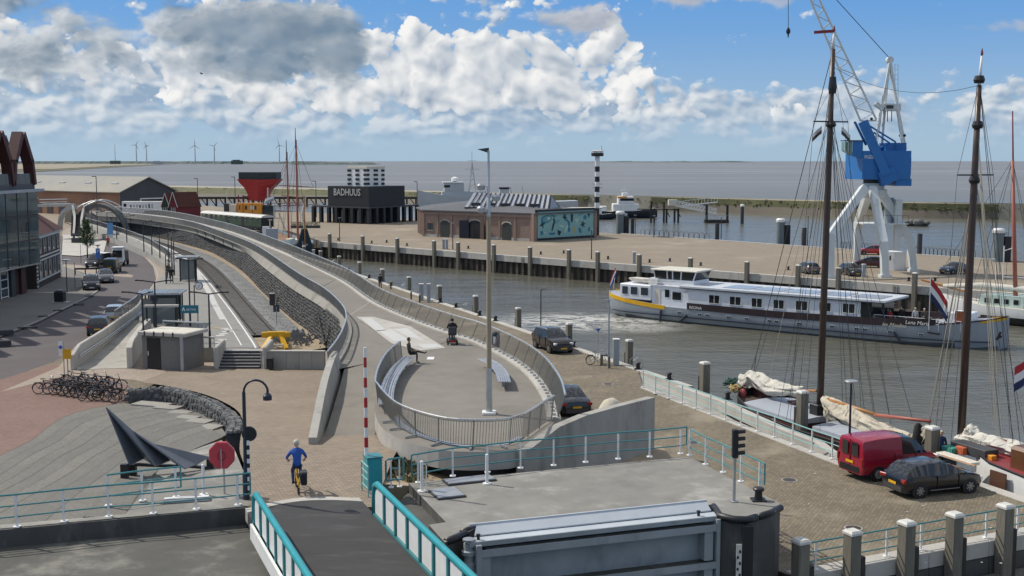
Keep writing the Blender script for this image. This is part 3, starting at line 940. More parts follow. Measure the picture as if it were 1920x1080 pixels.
for (x,y,w_,h_,z) in ((285,758,2.2,1.0,.30),(315,764,1.5,.9,.36),(337,774,1.2,.9,.42),(352,783,1.2,.8,.62),(374,790,1.3,.9,.8),(392,802,1.0,1.2,1.02)):
 p = G(x,y,z)
 struct(MB().box((p.x,p.y,z-.1),(w_,h_,.3),-0.35,0).obj('stepping_slab',SLABP,bevel=.02))
W0, W1 = G(0,991,ZP), G(464,949,ZP)
DW = flat(W1-W0)
WL = W0 - DW * 22
pl = [WL,W1,G(470,905,ZP),G(450,850,ZP-.3)] + [G(*p)for p in reversed(cb[:5])] + [G(0,950,ZP)-DW*16]
b = MB()
P = [xy(WL),xy(W1),xy(W1+V((.2,1.6,0))),xy(G(455,880,ZP)),xy(G(440,842,2.2)),xy(G(415,822,1.8)),xy(G(350,846,1.9)),xy(G(303,872,2.2)),xy(G(270,905,2.35)),xy(G(250,938,2.4)),xy(G(236,964,2.4)),xy(WL+V((-.3,.8,0)))]
b.prism(P,-.5,[2.4,2.4,2.4,2.4,2.16,1.72,1.86,2.15,2.36,2.4,2.4,2.4])
b.mi = [1,0] + [1] * (len(b.f)-2)
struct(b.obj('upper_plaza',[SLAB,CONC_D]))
NWl = V((DW.y,-DW.x,0))
b = MB()
b.prism([xy(WL+NWl*-.05),xy(W1+NWl*-.05),xy(W1+NWl*0.42+DW*-.1),xy(W1+NWl*11+DW*4),xy(WL+NWl*11)],-3.5,ZP-.62)
b.mi = [1,0] + [1] * (len(b.f)-2)
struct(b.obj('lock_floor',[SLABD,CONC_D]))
b = MB()
b.prism([xy(WL),xy(W1),xy(W1+NWl*.12),xy(WL+NWl*.12)],-3.5,ZP-.02)
struct(b.obj('lock_wall_face',CONC_D))
cr = [(3000,398),(1920,383),(1560,377),(1150,367),(880,361),(620,355),(330,350),(80,348)]
ft = [(3000,440),(1920,413),(1560,406),(1150,391),(880,384),(620,380),(330,377),(80,376)]
def seg_n(P,m):
 return [a.lerp(c,i/m)for a,c in zip(P,P[1:])for i in range(m)] + [P[-1]]
C = seg_n([G(x,y,1.9)for x,y in cr],14)
Fk = seg_n([G(x,y,WZ)for x,y in ft],14)
k = len(C)
b, b2, b3 = MB(), MB(), MB()
def lr_(t,z):
 return [V((a.x+(c.x-a.x)*t,a.y+(c.y-a.y)*t,z))for a,c in zip(Fk[:k],C[:k])]
b.strip(lr_(-.05,WZ-.3),lr_(.55,-0.7))
b.strip(lr_(.55,-0.7),lr_(.62,-0.4))
b2.strip(lr_(.62,-0.4),lr_(.86,1.3))
b2.strip(lr_(.86,1.3),lr_(.94,1.75))
b3.strip(lr_(.94,1.75),lr_(1.06,1.9))
b3.strip(lr_(1.06,1.9),lr_(1.10,2.15))
b3.strip(lr_(1.10,2.15),lr_(1.2,2.15))
b3.strip(lr_(1.2,2.15),lr_(1.5,WZ-.3))
struct(b.obj('mud_bank',MUD,fix=True)); struct(b2.obj('breakwater_slope',GRASS,fix=True)); struct(b3.obj('breakwater_crest',PATHM,fix=True))
b = MB()
for i in range(800):
 j = random.randrange(k-1)
 t = random.uniform(.63,.93)
 p = lr_(t,0)[j] if False else V((Fk[j].x+(C[j].x-Fk[j].x)*t,Fk[j].y+(C[j].y-Fk[j].y)*t,0))
 q = V((Fk[j+1].x+(C[j+1].x-Fk[j+1].x)*t,Fk[j+1].y+(C[j+1].y-Fk[j+1].y)*t,0))
 p = p.lerp(q,random.random())
 z = -.4 + (t-.62) / .24 * 1.7 if t > .62 else WZ + (t+.05) / .6 * 2.0
 r = random.uniform(.4,1.4); h = random.uniform(.08,.28)
 b.add([(p.x-r,p.y,z-.1),(p.x+r,p.y,z-.1),(p.x+r*.6,p.y+r*.5,z+h),(p.x-r*.6,p.y+r*.5,z+h*.8),(p.x,p.y+r,z-.1)],[(0,1,2,3),(1,4,2),(4,0,3),(2,4,3)])
stuff(tag(b.obj('grass_tufts',GRASS),'rough green grass growing on the far breakwater slope','grass'))
def far_strip(name,line,Y,hmax,m,seed,thick=400):
 """low uneven land seen far across the water: line of px x range with heights"""
 rnd = random.Random(seed)
 b = MB()
 x0, x1 = line
 n = int((x1-x0)/1.6)
 fr, bk, fr0, bk0 = [], [], [], []
 h = hmax * .6
 for i in range(n+1):
  px = x0 + (x1-x0) * i / n
  h = max(hmax*.25,min(hmax,h+rnd.uniform(-.3,.3)*hmax))
  t = min(1,i/(n*.06+1),(n-i)/(n*.1+1))
  p = at(px,302,Y)
  fr0.append(V((p.x,Y,WZ-1))); fr.append(V((p.x,Y+thick*.1,WZ+h*t+1))); bk.append(V((p.x,Y+thick,WZ+h*t*.9+1)))
 b.strip(fr0,fr); b.strip(fr,bk)
 return struct(b.obj(name,m))
far_strip('far_coast',(-500,690),6500,15,FARLAND,3,700)
far_strip('far_coast',(540,685),5200,10,FARLAND,5,600)
far_strip('far_coast',(1100,1420),15000,18,FARLAND,8,900)
b = MB()
P = [(-600,322),(100,318),(200,312),(330,307),(430,304.8),(300,304.2),(-600,305)]
b.prism([xy(G(x,y,WZ))for x,y in P],WZ-1,WZ+1.2)
struct(b.obj('salt_marsh',FARSAND))
b = MB()
P = [(-600,327),(60,323),(200,315),(330,308),(200,312.5),(60,318.5),(-600,323)]
b.prism([xy(G(x,y,WZ))for x,y in P],WZ-1,WZ+.6)
struct(b.obj('tidal_flat',GRASS))
# ================================================================= BUILDERS
PROF = {
 'hatch':[(0,.80,.34,.36,.70),(.012,.90,.52,.54,.78),(.04,.96,.62,.66,.80),(.10,.985,.66,.84,.74),(.17,1,.66,.955,.72),(.30,1,.65,.995,.72),(.45,1,.64,1,.72),(.475,1,.64,.995,.72),(.60,1,.635,.92,.70),(.775,1,.64,.665,.78),(.86,.985,.60,.625,.77),(.95,.93,.52,.55,.72),(.99,.82,.42,.44,.64),(1,.70,.33,.35,.55)],
 'sedan':[(0,.80,.38,.40,.72),(.012,.92,.58,.60,.80),(.06,.96,.63,.665,.80),(.15,.99,.64,.70,.78),(.27,1,.65,.94,.70),(.36,1,.65,.995,.71),(.47,1,.64,1,.71),(.49,1,.64,.998,.71),(.59,1,.635,.92,.70),(.72,1,.64,.665,.76),(.82,.99,.60,.625,.76),(.93,.94,.52,.55,.72),(.985,.82,.42,.44,.64),(1,.70,.33,.35,.55)],
 'suv':[(0,.82,.36,.38,.74),(.012,.93,.56,.58,.80),(.035,.97,.62,.66,.80),(.085,1,.63,.90,.78),(.13,1,.63,.97,.77),(.30,1,.62,1,.77),(.44,1,.62,1,.77),(.465,1,.62,.995,.77),(.57,1,.61,.93,.75),(.70,1,.62,.65,.80),(.80,.99,.60,.63,.80),(.93,.95,.55,.58,.78),(.985,.85,.44,.46,.70),(1,.75,.35,.37,.6)],
 'van':[(0,.88,.30,.32,.80),(.008,.97,.52,.54,.86),(.012,.98,.56,.90,.86),(.03,1,.56,.97,.86),(.20,1,.56,1,.86),(.48,1,.56,1,.86),(.50,1,.56,.998,.86),(.62,1,.55,.955,.83),(.70,1,.55,.86,.80),(.83,1,.54,.56,.84),(.90,.98,.50,.53,.82),(.97,.9,.40,.43,.74),(1,.8,.30,.32,.66)],
}
def make_car(name,label,kind,L,W,HT,paintm,loc,rz,group=None,glass_from=None,plate=YEL,blank=(),wheel_r=None,roofm=None):
 t = top(name,label,'van' if kind=='van' else 'car',loc,rz,group)
 st = PROF[kind]
 rings = []
 for (u,wf,bz,tz,tw) in st:
  x, hw = (u-.5) * L, W / 2 * wf
  be, tp = bz * HT, tz * HT
  wt = W / 2 * tw if tp - be > .12 * HT else hw * .86
  half = [(hw*.88,.17*HT),(hw,.30*HT),(hw*.995,(.30*HT+be)*.5+.03),(hw*.965,be),(wt,tp-.045*(tp-be)-.02),(wt*.72,tp-.004),(0,tp+.012)]
  ring = [(x,-y,z)for y,z in half[:-1]] + [(x,0,half[-1][1])] + [(x,y,z)for y,z in reversed(half[:-1])]
  rings.append(ring)
 nr = len(rings[0])
 gi = [i for i,q in enumerate(st)if q[3]-q[2]>.12]
 g0, g1 = gi[0], gi[-1]
 body, panes = MB(), {}
 body.add([p for r in rings for p in r],[])
 for i in range(len(rings)-1):
  for k in range(nr-1):
   f = (i*nr+k,(i+1)*nr+k,(i+1)*nr+k+1,i*nr+k+1)
   pane = None
   if k in (3,nr-5) and g0 - (1 if kind in('van',)else 0) <= i <= g1:
    pane = None if (i in blank) else ('side_window',k,0 if st[i][0]<.44 else 1)
    if abs(st[i+1][0]-st[i][0]) < .03 and i not in (0,):
     pane = None
   elif k in (4,5,nr-7,nr-6):
    if i >= g1 - (1 if kind!='van' else 2) and i <= g1 and st[i][3] > st[i+1][3]:
     pane = ('windscreen',0,0)
    elif kind != 'van' and i < g0 + (2 if kind=='sedan' else 1) and i >= g0 - 1 and st[i][3] < st[i+1][3]:
     pane = ('rear_window',0,0)
   if pane:
    panes.setdefault(pane,[]).append(f)
   else:
    body.f.append(f)
    body.mi.append(1 if roofm is not None and k in(4,5,nr-7,nr-6)and st[i][3]>.95 and st[i+1][3]>.95 else 0)
 body.f.append(tuple(range(nr))); body.mi.append(0)
 body.f.append(tuple(reversed(range((len(rings)-1)*nr,len(rings)*nr)))); body.mi.append(0)
 for i in range(len(rings)-1):
  body.f.append((i*nr,i*nr+nr-1,(i+1)*nr+nr-1,(i+1)*nr)); body.mi.append(0)
 bo = body.obj('body',[paintm,roofm]if roofm is not None else paintm,t,smooth=34)
 allv = body.v
 for (nm,k,s), fs in panes.items():
  pb = MB()
  idx = sorted({i for f in fs for i in f})
  mp = {o:j for j,o in enumerate(idx)}
  pb.add([allv[i]for i in idx],[tuple(mp[i]for i in f)for f in fs])
  pb.obj(nm,GLASS,t,smooth=34)
 b = MB()
 b.bx(-L*.46,L*.46,-W*.43,W*.43,.16*HT,.2*HT)
 b.bx(-L/2-.015,-L/2+.05,-W*.36,W*.36,.20*HT,.34*HT)
 b.bx(L/2-.06,L/2+.012,-W*.30,W*.30,.16*HT,.30*HT)
 b.obj('bumper',CHARL if kind!='van' else BLACK,t)
 wr = wheel_r or .31
 for fx in (-.31 if kind!='van' else-.30,.315):
  for sy in (-1,1):
   a = MB()
   nn = 18
   yo, yi = sy * (W/2+.006), sy * (W/2-.20)
   def ring(r,y):
    return [(fx*L+r*math.cos(2*math.pi*q/nn),y,wr+r*math.sin(2*math.pi*q/nn))for q in range(nn)]
   a.loft([ring(wr*.66,yo),ring(wr*.94,yo),ring(wr,yo-sy*.03),ring(wr,yi)],caps=True,flip=sy<0)
   wo = a.obj('wheel',RUBB,t,fix=True)
   h = MB()
   h.loft([ring(wr*.64,yo-sy*.008),ring(wr*.60,yo+sy*.006)],caps=True)
   ro = h.obj('rim',CHARL if kind!='van' else STEELP,wo,fix=True)
   h = MB()
   for q in range(7):
    an = 2 * math.pi * q / 7
    h.beam((fx*L,yo+sy*.010,wr),(fx*L+wr*.6*math.cos(an),yo+sy*.010,wr+wr*.6*math.sin(an)),.05,.012,up=V((0,1,0)))
   h.obj('spokes',RIM,wo)
   ar = MB()
   ar.loft([ring(wr*1.17,sy*(W/2+.001)),ring(wr*1.17,sy*(W/2-.1))],caps=True)
   ar.obj('wheel_arch',BLACK,t,fix=True)
 for sy in (-1,1):
  zl = .40 if kind != 'van' else .36
  b = MB()
  b.box((L*.475,sy*W*.355,HT*(.455 if kind=='suv' else .41)),(.16,.30,.16),sy*-.35)
  b.obj('headlight',LAMPW,t,bevel=.03)
  b = MB()
  if kind == 'van':
   b.box((-L/2+.01,sy*W*.455,HT*.47),(.06,.12,.36))
  elif kind == 'suv':
   b.box((-L/2+.06,sy*W*.44,HT*.56),(.08,.14,.32))
  else:
   b.box((-L/2+.055,sy*W*.40,HT*.515),(.12,.34,.15),sy*.25)
  b.obj('tail_light',TAIL,t,bevel=.02)
  b = MB()
  b.box((L*.21 if kind!='van' else L*.26,sy*(W/2+.07),HT*.66 if kind!='van' else HT*.6),(.10,.18,.12))
  b.obj('mirror',BLACK,t,bevel=.03)
  b = MB()
  b.bx(-L*.05,L*.0,sy*(W/2)-.012,sy*(W/2)+.012,HT*.55,HT*.565)
  b.obj('door_handle',CHARL,t)
  b = MB()
  for x in (-L*.10,L*.17):
   b.bx(x-.008,x+.008,sy*(W/2)-.03,sy*(W/2)+.004,HT*.24,HT*.62)
  b.bx(-L*.10,L*.17,sy*(W/2)-.03,sy*(W/2)+.004,HT*.235,HT*.245)
  b.obj('door_seam',BLACK,t)
 for s in (-1,1):
  b = MB()
  b.box((s*(L/2+.014),0,HT*(.40 if s<0 and kind!='van' else .25)if not(kind=='van' and s<0)else HT*.42),(.02,.5,.11))
  b.obj('number_plate',plate,t)
 if kind == 'suv':
  for sy in (-1,1):
   MB().tube([(-L*.34,sy*W*.36,HT*.985),(-L*.30,sy*W*.36,HT+.045),(L*.05,sy*W*.36,HT+.045),(L*.09,sy*W*.36,HT*.99)],.02).obj('roof_rail',GALV,t)
  MB().bx(L/2-.07,L/2+.0,-W*.28,W*.28,HT*.40,HT*.46).obj('grille',BLACK,t)
 return t
def person(name,label,J,mats,hair,loc,rz,cat='person',group=None,bald=False,fingers=True):
 """J: joint positions. mats: dict top, legs, shoe. One skinned mesh, faces coloured by the nearest bone."""
 t = top(name,label,cat,loc,rz,group)
 P, rad, edges, tags = [], [], [], []
 def vtx(p,r):
  P.append(V(p)); rad.append(r)
  return len(P) - 1
 def bone(a,b_,tg):
  edges.append((a,b_)); tags.append(tg)
 pel = vtx(J['pelvis'],.125)
 spn = vtx(V(J['pelvis']).lerp(V(J['chest']),.5),.125)
 chs = vtx(J['chest'],.145)
 nek = vtx(V(J['chest']).lerp(V(J['head']),.55),.058)
 chin = vtx(V(J['chest']).lerp(V(J['head']),.78),.075)
 hd = vtx(J['head'],.098)
 crown = vtx(V(J['head'])+(V(J['head'])-V(J['chest'])).normalized()*.07,.085)
 fw = V(J.get('face',(1,0,0))).normalized()
 nose = vtx(V(J['head'])+fw*.105-V((0,0,.02)),.018)
 bone(pel,spn,'top'); bone(spn,chs,'top'); bone(chs,nek,'top'); bone(nek,chin,'skin'); bone(chin,hd,'skin'); bone(hd,crown,'skin'); bone(hd,nose,'skin')
 for s in ('L','R'):
  sh, el, ha = vtx(J['sh'+s],.075), vtx(J['el'+s],.05), vtx(J['ha'+s],.036)
  bone(chs,sh,'top'); bone(sh,el,mats.get('sleeve','top')); bone(el,ha,mats.get('forearm','top'))
  d = (V(J['ha'+s])-V(J['el'+s])).normalized()
  pm = vtx(V(J['ha'+s])+d*.07,.036)
  bone(ha,pm,'skin')
  if fingers:
   sd = d.cross(V((0,0,1)))
   sd = sd.normalized() if sd.length > .1 else V((0,1,0))
   for q, ln in ((-.033,.07),(-.011,.085),(.011,.08),(.033,.062)):
    f1 = vtx(P[pm]+sd*q+d*ln*.5,.010)
    f2 = vtx(P[f1]+d*ln*.4-V((0,0,ln*.45)),.008)
    bone(pm,f1,'skin'); bone(f1,f2,'skin')
   th = vtx(P[ha]+sd*(.06 if s=='L' else-.06)+d*.06,.010)
   bone(ha,th,'skin')
  hp, kn, an = vtx(J['hp'+s],.095), vtx(J['kn'+s],.066), vtx(J['an'+s],.045)
  bone(pel,hp,'legs'); bone(hp,kn,'legs'); bone(kn,an,'legs')
  hl = vtx(V(J['an'+s])+V((0,0,-.045)),.042)
  to = vtx(J['to'+s],.038)
  bone(an,hl,'shoe'); bone(hl,to,'shoe')
 me = bpy.data.meshes.new('body_skeleton')
 me.from_pydata([tuple(p)for p in P],edges,[])
 o = bpy.data.objects.new('body_skeleton',me)
 COL.objects.link(o)
 md = o.modifiers.new('skin','SKIN')
 for i, v in enumerate(me.skin_vertices[0].data):
  v.radius = (rad[i],rad[i])
  v.use_root = i == 0
 md.use_smooth_shade = True
 o.modifiers.new('sub','SUBSURF').levels = 1
 dg = bpy.context.evaluated_depsgraph_get()
 m2 = bpy.data.meshes.new_from_object(o.evaluated_get(dg))
 bpy.data.objects.remove(o)
 names = ['top','legs','shoe','skin']
 m2.materials.clear()
 for nme in names:
  m2.materials.append(SKIN if nme=='skin' else mats[nme])
 for pl in m2.polygons:
  c = pl.center
  best, bt = 1e9, 'top'
  for (a,b_), tg in zip(edges,tags):
   u, w_ = P[a], P[b_]
   d = w_ - u
   k = max(0,min(1,(c-u).dot(d)/max(1e-9,d.length_squared)))
   ds = (c-(u+d*k)).length - .5 * (rad[a]+(rad[b_]-rad[a])*k)
   if ds < best:
    best, bt = ds, tg
  pl.material_index = names.index(bt)
  pl.use_smooth = True
 ob = bpy.data.objects.new('body',m2)
 COL.objects.link(ob)
 ob.parent = t
 b = MB()
 hc, up = V(J['head']), (V(J['head'])-V(J['chest'])).normalized()
 b.sphere(hc+up*.035-fw*.018,.112,10,8,(1,1,1.05))
 b.v = [v for v in b.v]
 keep = [f for f in b.f if sum(((V(b.v[i])-hc).dot(fw)<.05 or(V(b.v[i])-hc).dot(up)>.075)and(V(b.v[i])-hc).dot(up)>-.07 for i in f)==len(f)]
 b.f, b.mi = keep, [0] * len(keep)
 b.obj('hair',hair,ob,smooth='all')
 return t
def mirrorJ(J):
 return J
STAND = dict(pelvis=(0,0,.95),chest=(0,0,1.36),head=(.01,0,1.66),shL=(0,.19,1.42),elL=(-.02,.25,1.14),haL=(.06,.24,.90),shR=(0,-.19,1.42),elR=(-.02,-.25,1.14),haR=(.06,-.24,.90),
             hpL=(0,.10,.90),knL=(.02,.12,.50),anL=(0,.13,.10),toL=(.17,.15,.04),hpR=(0,-.10,.90),knR=(.02,-.12,.50),anR=(0,-.13,.10),toR=(.17,-.15,.04))
WALK = dict(STAND,knL=(.16,.1,.52),anL=(.22,.1,.10),toL=(.40,.11,.05),knR=(-.02,-.1,.50),anR=(-.26,-.1,.14),toR=(-.12,-.11,.04),haL=(-.12,.25,.92),haR=(.22,-.24,.96),elR=(.04,-.25,1.14))
def make_bike(name,label,frame,loc,rz,group=None,fender=None,lean=0.0,basket=False,bag=None):
 t = top(name,label,'bicycle',loc,rz,group)
 t.rotation_euler.x = lean
 for x in (-.53,.53):
  b = MB()
  c = V((x,0,.345))
  b.tube([c+V((.325*math.cos(a),0,.325*math.sin(a)))for a in[2*math.pi*i/22 for i in range(22)]],.027,5,closed=True)
  w = b.obj('wheel',RUBB,t)
  b = MB()
  for i in range(10):
   a = 2 * math.pi * i / 10
   b.beam(c,c+V((.31*math.cos(a),0,.31*math.sin(a))),.006,.006,up=V((0,1,0)))
  b.tube([c+V((0,-.05,0)),c+V((0,.05,0))],.025,6)
  b.obj('spokes',RIM,w)
  b = MB()
  arc = [c+V((.36*math.cos(a),0,.36*math.sin(a)))for a in[R(15+15*i)for i in range(11)]] if x > 0 else [c+V((.36*math.cos(a),0,.36*math.sin(a)))for a in[R(30+15*i)for i in range(11)]]
  b.tube(arc,.022,5)
  b.obj('mudguard',fender or frame,t)
 b = MB()
 rear, bb, seat, hd, hd2, fr = V((-.53,0,.345)), V((-.08,0,.30)), V((-.24,0,.82)), V((.36,0,.88)), V((.39,0,.72)), V((.53,0,.345))
 for a, c in ((rear,bb),(bb,seat),(bb,hd2),(seat,hd2),(rear,V((-.21,0,.72))),(hd,fr)):
  b.tube([a,c],.026,5)
 b.obj('frame',frame,t)
 b = MB()
 b.tube([hd,V((.33,0,1.03))],.014,5)
 b.tube([V((.18,-.29,1.04)),V((.30,-.24,1.07)),V((.35,0,1.05)),V((.30,.24,1.07)),V((.18,.29,1.04))],.014,5)
 b.obj('handlebar',RIM,t)
 b = MB()
 b.tube([seat,V((-.255,0,.90))],.014,5)
 b.loft([[(-.40,-.09,.90),(-.40,.09,.90),(-.40,.09,.95),(-.40,-.09,.95)],[(-.24,-.07,.90),(-.24,.07,.90),(-.24,.07,.94),(-.24,-.07,.94)],[(-.10,-.02,.90),(-.10,.02,.90),(-.10,.02,.93),(-.10,-.02,.93)]])
 b.obj('saddle',BLACK,t,fix=True)
 b = MB()
 b.bx(-.78,-.36,-.06,.06,.70,.72)
 b.tube([(-.75,.05,.70),(-.54,.06,.36)],.008,4)
 b.tube([(-.75,-.05,.70),(-.54,-.06,.36)],.008,4)
 b.obj('carrier',BLACK,t)
 b = MB()
 b.tube([(-.08,-.1,.30),(.05,-.1,.2)],.012,4); b.tube([(-.08,.1,.30),(-.2,.1,.40)],.012,4); b.tube([(-.08,-.1,.3),(-.08,.1,.3)],.03,6)
 b.obj('pedals',BLACK,t)
 if basket:
  b = MB()
  b.bx(.44,.74,-.17,.17,.80,1.02)
  b.obj('front_basket',CHARL,t)
 if bag:
  b = MB()
  for s in (-1,1):
   b.bx(-.78,-.42,s*.09-.06 if s<0 else .04,s*.09-.03 if s<0 else .17,.38,.72)
  b.bx(-.74,-.46,-.22,-.08,.40,.70)
  b.obj('pannier',bag,t,bevel=.02)
 return t
def hull_rings(st,q=.5,n=7):
 rings = []
 for (x,hb,zs,zk) in st:
  half = []
  for k in range(n+1):
   t = k / n
   half.append((hb*max(1e-3,math.sin(t*math.pi/2))**q if k else 0.0,zk+(zs-zk)*(1-math.cos(t*math.pi/2))**.9 if k else zk))
  ring = [(x,-y,z)for y,z in reversed(half)] + [(x,y,z)for y,z in half[1:]]
  rings.append(ring)
 return rings
def hull_obj(st,m,parent,q=.5,name='hull',deckm=None,zcut=None,low=None):
 """hull shell with a deck; above zcut (function of x) faces take material 1"""
 rings = hull_rings(st,q)
 b = MB()
 n = len(rings[0])
 b.add([p for r in rings for p in r],[])
 for i in range(len(rings)-1):
  for k in range(n-1):
   b.f.append((i*n+k,i*n+k+1,(i+1)*n+k+1,(i+1)*n+k))
   zc = sum(rings[a][c][2]for a,c in((i,k),(i,k+1),(i+1,k),(i+1,k+1))) / 4
   b.mi.append(1 if low is not None and zc<low else 0)
 b.f.append(tuple(range(n))); b.mi.append(0)
 b.f.append(tuple(range((len(rings)-1)*n,len(rings)*n))); b.mi.append(0)
 h = b.obj(name,m,parent,smooth=50,fix=True)
 if deckm is not None:
  d = MB()
  d.strip([(r[0][0],r[0][1]*.98,r[0][2]-.05)for r in rings],[(r[-1][0],r[-1][1]*.98,r[-1][2]-.05)for r in rings])
  d.obj('deck',deckm,parent,fix=True)
 return h, rings
def rope(b,a,c,r=.012,sag=0.0,n=1):
 a, c = V(a), V(c)
 k = 8 if sag else n
 pts = [a.lerp(c,i/k)+V((0,0,-sag*4*(i/k)*(1-i/k)))for i in range(k+1)]
 b.tube(pts,r,4,caps=False)
def cloth(b,path,wfun,hfun,seed,folds=5):
 """bundled sail along a path: lumpy irregular tube"""
 rnd = random.Random(seed)
 rings = []
 P = [V(p)for p in path]
 ph = [rnd.uniform(0,6.28)for _ in range(6)]
 for i, p in enumerate(P):
  d = P[min(len(P)-1,i+1)] - P[max(0,i-1)]
  d.normalize()
  x = d.cross(V((0,0,1))).normalized()
  y = V((0,0,1))
  t = i / (len(P)-1)
  w, h = wfun(t), hfun(t)
  ring = []
  for k in range(30):
   a = 2 * math.pi * k / 30
   r = .92 + .16 * math.sin(3*a+ph[0]+9*t) + .10 * math.sin(5*a+ph[1]-13*t) + .08 * math.sin(folds*6.28*t+ph[2]+2*a) + .24 * abs(math.sin(4*a+ph[3]+5*t)) + .14 * abs(math.sin(9*a+ph[4]-7*t)) - .12 * (math.cos(math.pi*folds*1.6*t)**12)
   ring.append(p+x*(w*r*math.cos(a))+y*(h*r*math.sin(a)))
  rings.append(ring)
 b.loft(rings,flip=True)
 return b
def flag_obj(p,size,cols,parent,seed=1,d=V((1,0,0)),droop=.3,world=1,name='flag',split=False):
 """tricolour: three wavy bands, each its own part"""
 d = V(d).normalized()
 n = V((-d.y,d.x,0))
 w, h = size
 for j, m in enumerate(cols):
  b = MB()
  rows = []
  for r in (0,1):
   z = -h * (j+r) / len(cols)
   rows.append([V(p)+d*(w*i/10)+n*(.12*w*math.sin(i*.9+seed+.4*r)*i/10)+V((0,0,z-droop*w*(i/10)**1.6))for i in range(11)])
  b.strip(rows[0],rows[1])
  off = [v+n*.008 for v in rows[1]], [v+n*.008 for v in rows[0]]
  b.strip(off[0],off[1])
  b.obj('flag_stripe',m,parent,world=world,smooth='all')
def teal_railing(label,pts,group=None,hgt=1.08,post_every=None,posts=None,postm=None,railm=None,levels=(1.0,.66,.32),bend0=False,bend1=True,name='railing'):
 t = top(name,label,'railing',pts[0],0,group)
 postm, railm = postm or WHITE, railm or TEAL
 for p in (posts or pts):
  b = MB()
  b.bx(p.x-.11,p.x+.11,p.y-.11,p.y+.11,p.z,p.z+.03)
  b.bx(p.x-.035,p.x+.035,p.y-.035,p.y+.035,p.z+.03,p.z+hgt*.97)
  b.obj('post',postm,t,world=1)
 for f in levels:
  b = MB()
  b.tube([p+V((0,0,hgt*f))for p in pts],.032 if f>.9 else .026,6)
  b.obj('rail',railm,t,world=1)
 for flag, p in ((bend0,pts[0]),(bend1,pts[-1])):
  if flag:
   MB().tube([p+V((0,0,hgt)),p+V((0,0,hgt*levels[-1]))],.03,6).obj('end_bar',railm,t,world=1)
 return t
def steel_railing(label,pts,hgt=1.05,post_step=2.0,bal_step=0.13,lean=0.0,side=1,kick=True,name='railing',bal_r=.009):
 """promenade railing: outward-leaning posts, handrail, vertical bars"""
 t = top(name,label,'railing',pts[0])
 o = offs(pts,side*lean)
 topz = [V((q.x,q.y,p.z+hgt))for p,q in zip(pts,o)]
 MB().tube(topz,.045,6).obj('handrail',INOX,t,world=1)
 lo = [p.lerp(q,.08)for p,q in zip(pts,topz)]
 up = [p.lerp(q,.93)for p,q in zip(pts,topz)]
 b = MB(); b.tube(lo,.018,4); b.obj('lower_rail',BALU,t,world=1)
 b = MB(); b.tube(up,.018,4); b.obj('upper_rail',BALU,t,world=1)
 A, B_ = resample(pts,post_step), resample(topz,post_step)
 n = min(len(A),len(B_))
 for a, c in zip(A[:n],B_[:n]):
  b = MB()
  b.beam(a-V((0,0,.02)),c,.04,.04)
  b.obj('post',BALU,t,world=1)
 L = sum((a-c).length for a,c in zip(lo,lo[1:]))
 k = max(2,int(L/bal_step))
 A, B_ = resample(lo,L/k), resample(up,sum((a-c).length for a,c in zip(up,up[1:]))/k)
 b = MB()
 for a, c in zip(A,B_):
  b.beam(a,c,bal_r*2,bal_r*2)
 stuff(b.obj('baluster',BALU,t,world=1))
 return t
# ================================================================= QUAYS, WALLS, LOCK, BRIDGE
def seg_line(a,b_,step):
 return resample([V(a),V(b_)],step)
t = top('quay_wall','far harbour quay wall of dark steel sheet piles under a pale concrete coping','quay wall',A2)
NN2 = V((-D2.y,D2.x,0)) * -1            # towards the basin (towards us)
if NN2.y > 0:
 NN2 = -NN2
LQ = (P2E-A2).length
i = 0
while i * 8.0 < LQ - 70:
 a, c = A2 + D2 * max(2.0,i*8.0+.015), A2 + D2 * (i*8.0+7.985)
 b = MB()
 b.beam(a+NN2*.25+V((0,0,-.40)),c+NN2*.25+V((0,0,-.40)),.9,.92)
 b.obj('coping',CONC_L,t,world=1)
 i += 1
rz2 = math.atan2(D2.y,D2.x)
pm = None
for i in range(int((LQ-72)/1.2)):
 p = A2 + D2 * (i*1.2+2.6)
 if pm is None:
  b = MB()
  b.loft([[(-.6,.0,z),(-.34,0,z),(-.22,-.34,z),(.22,-.34,z),(.34,0,z),(.6,0,z),(.6,.05,z),(-.6,.05,z)]for z in(-5,-.85)])
  po = b.obj('sheet_pile',PILE,t,fix=True)
  pm = po.data
 else:
  po = bpy.data.objects.new('sheet_pile',pm)
  COL.objects.link(po)
  po.parent = t
 po.location = (p.x-A2.x+NN2.x*.12,p.y-A2.y+NN2.y*.12,0)
 po.rotation_euler.z = rz2
for px in (672,986,1687):
 s, z = onplane(px,480,A2,D2)
 lt = top('quay_ladder',{672:'dark steel ladder on the far quay wall left of the brick building',986:'dark steel ladder on the far quay wall below the mural',1687:'dark steel ladder on the far quay wall below the crane'}[px],'ladder',A2+D2*s+V((0,0,-3)))
 b = MB()
 for q in (-.22,.22):
  b.beam(V((q*D2.x,q*D2.y,0))+NN2*.75,V((q*D2.x,q*D2.y,3.0))+NN2*.75,.05,.05)
 b.obj('stile',RAILM,lt)
 for k in range(9):
  b = MB(); b.beam(D2*-.22+NN2*.75+V((0,0,.2+k*.32)),D2*.22+NN2*.75+V((0,0,.2+k*.32)),.03,.03); b.obj('rung',GALV,lt)
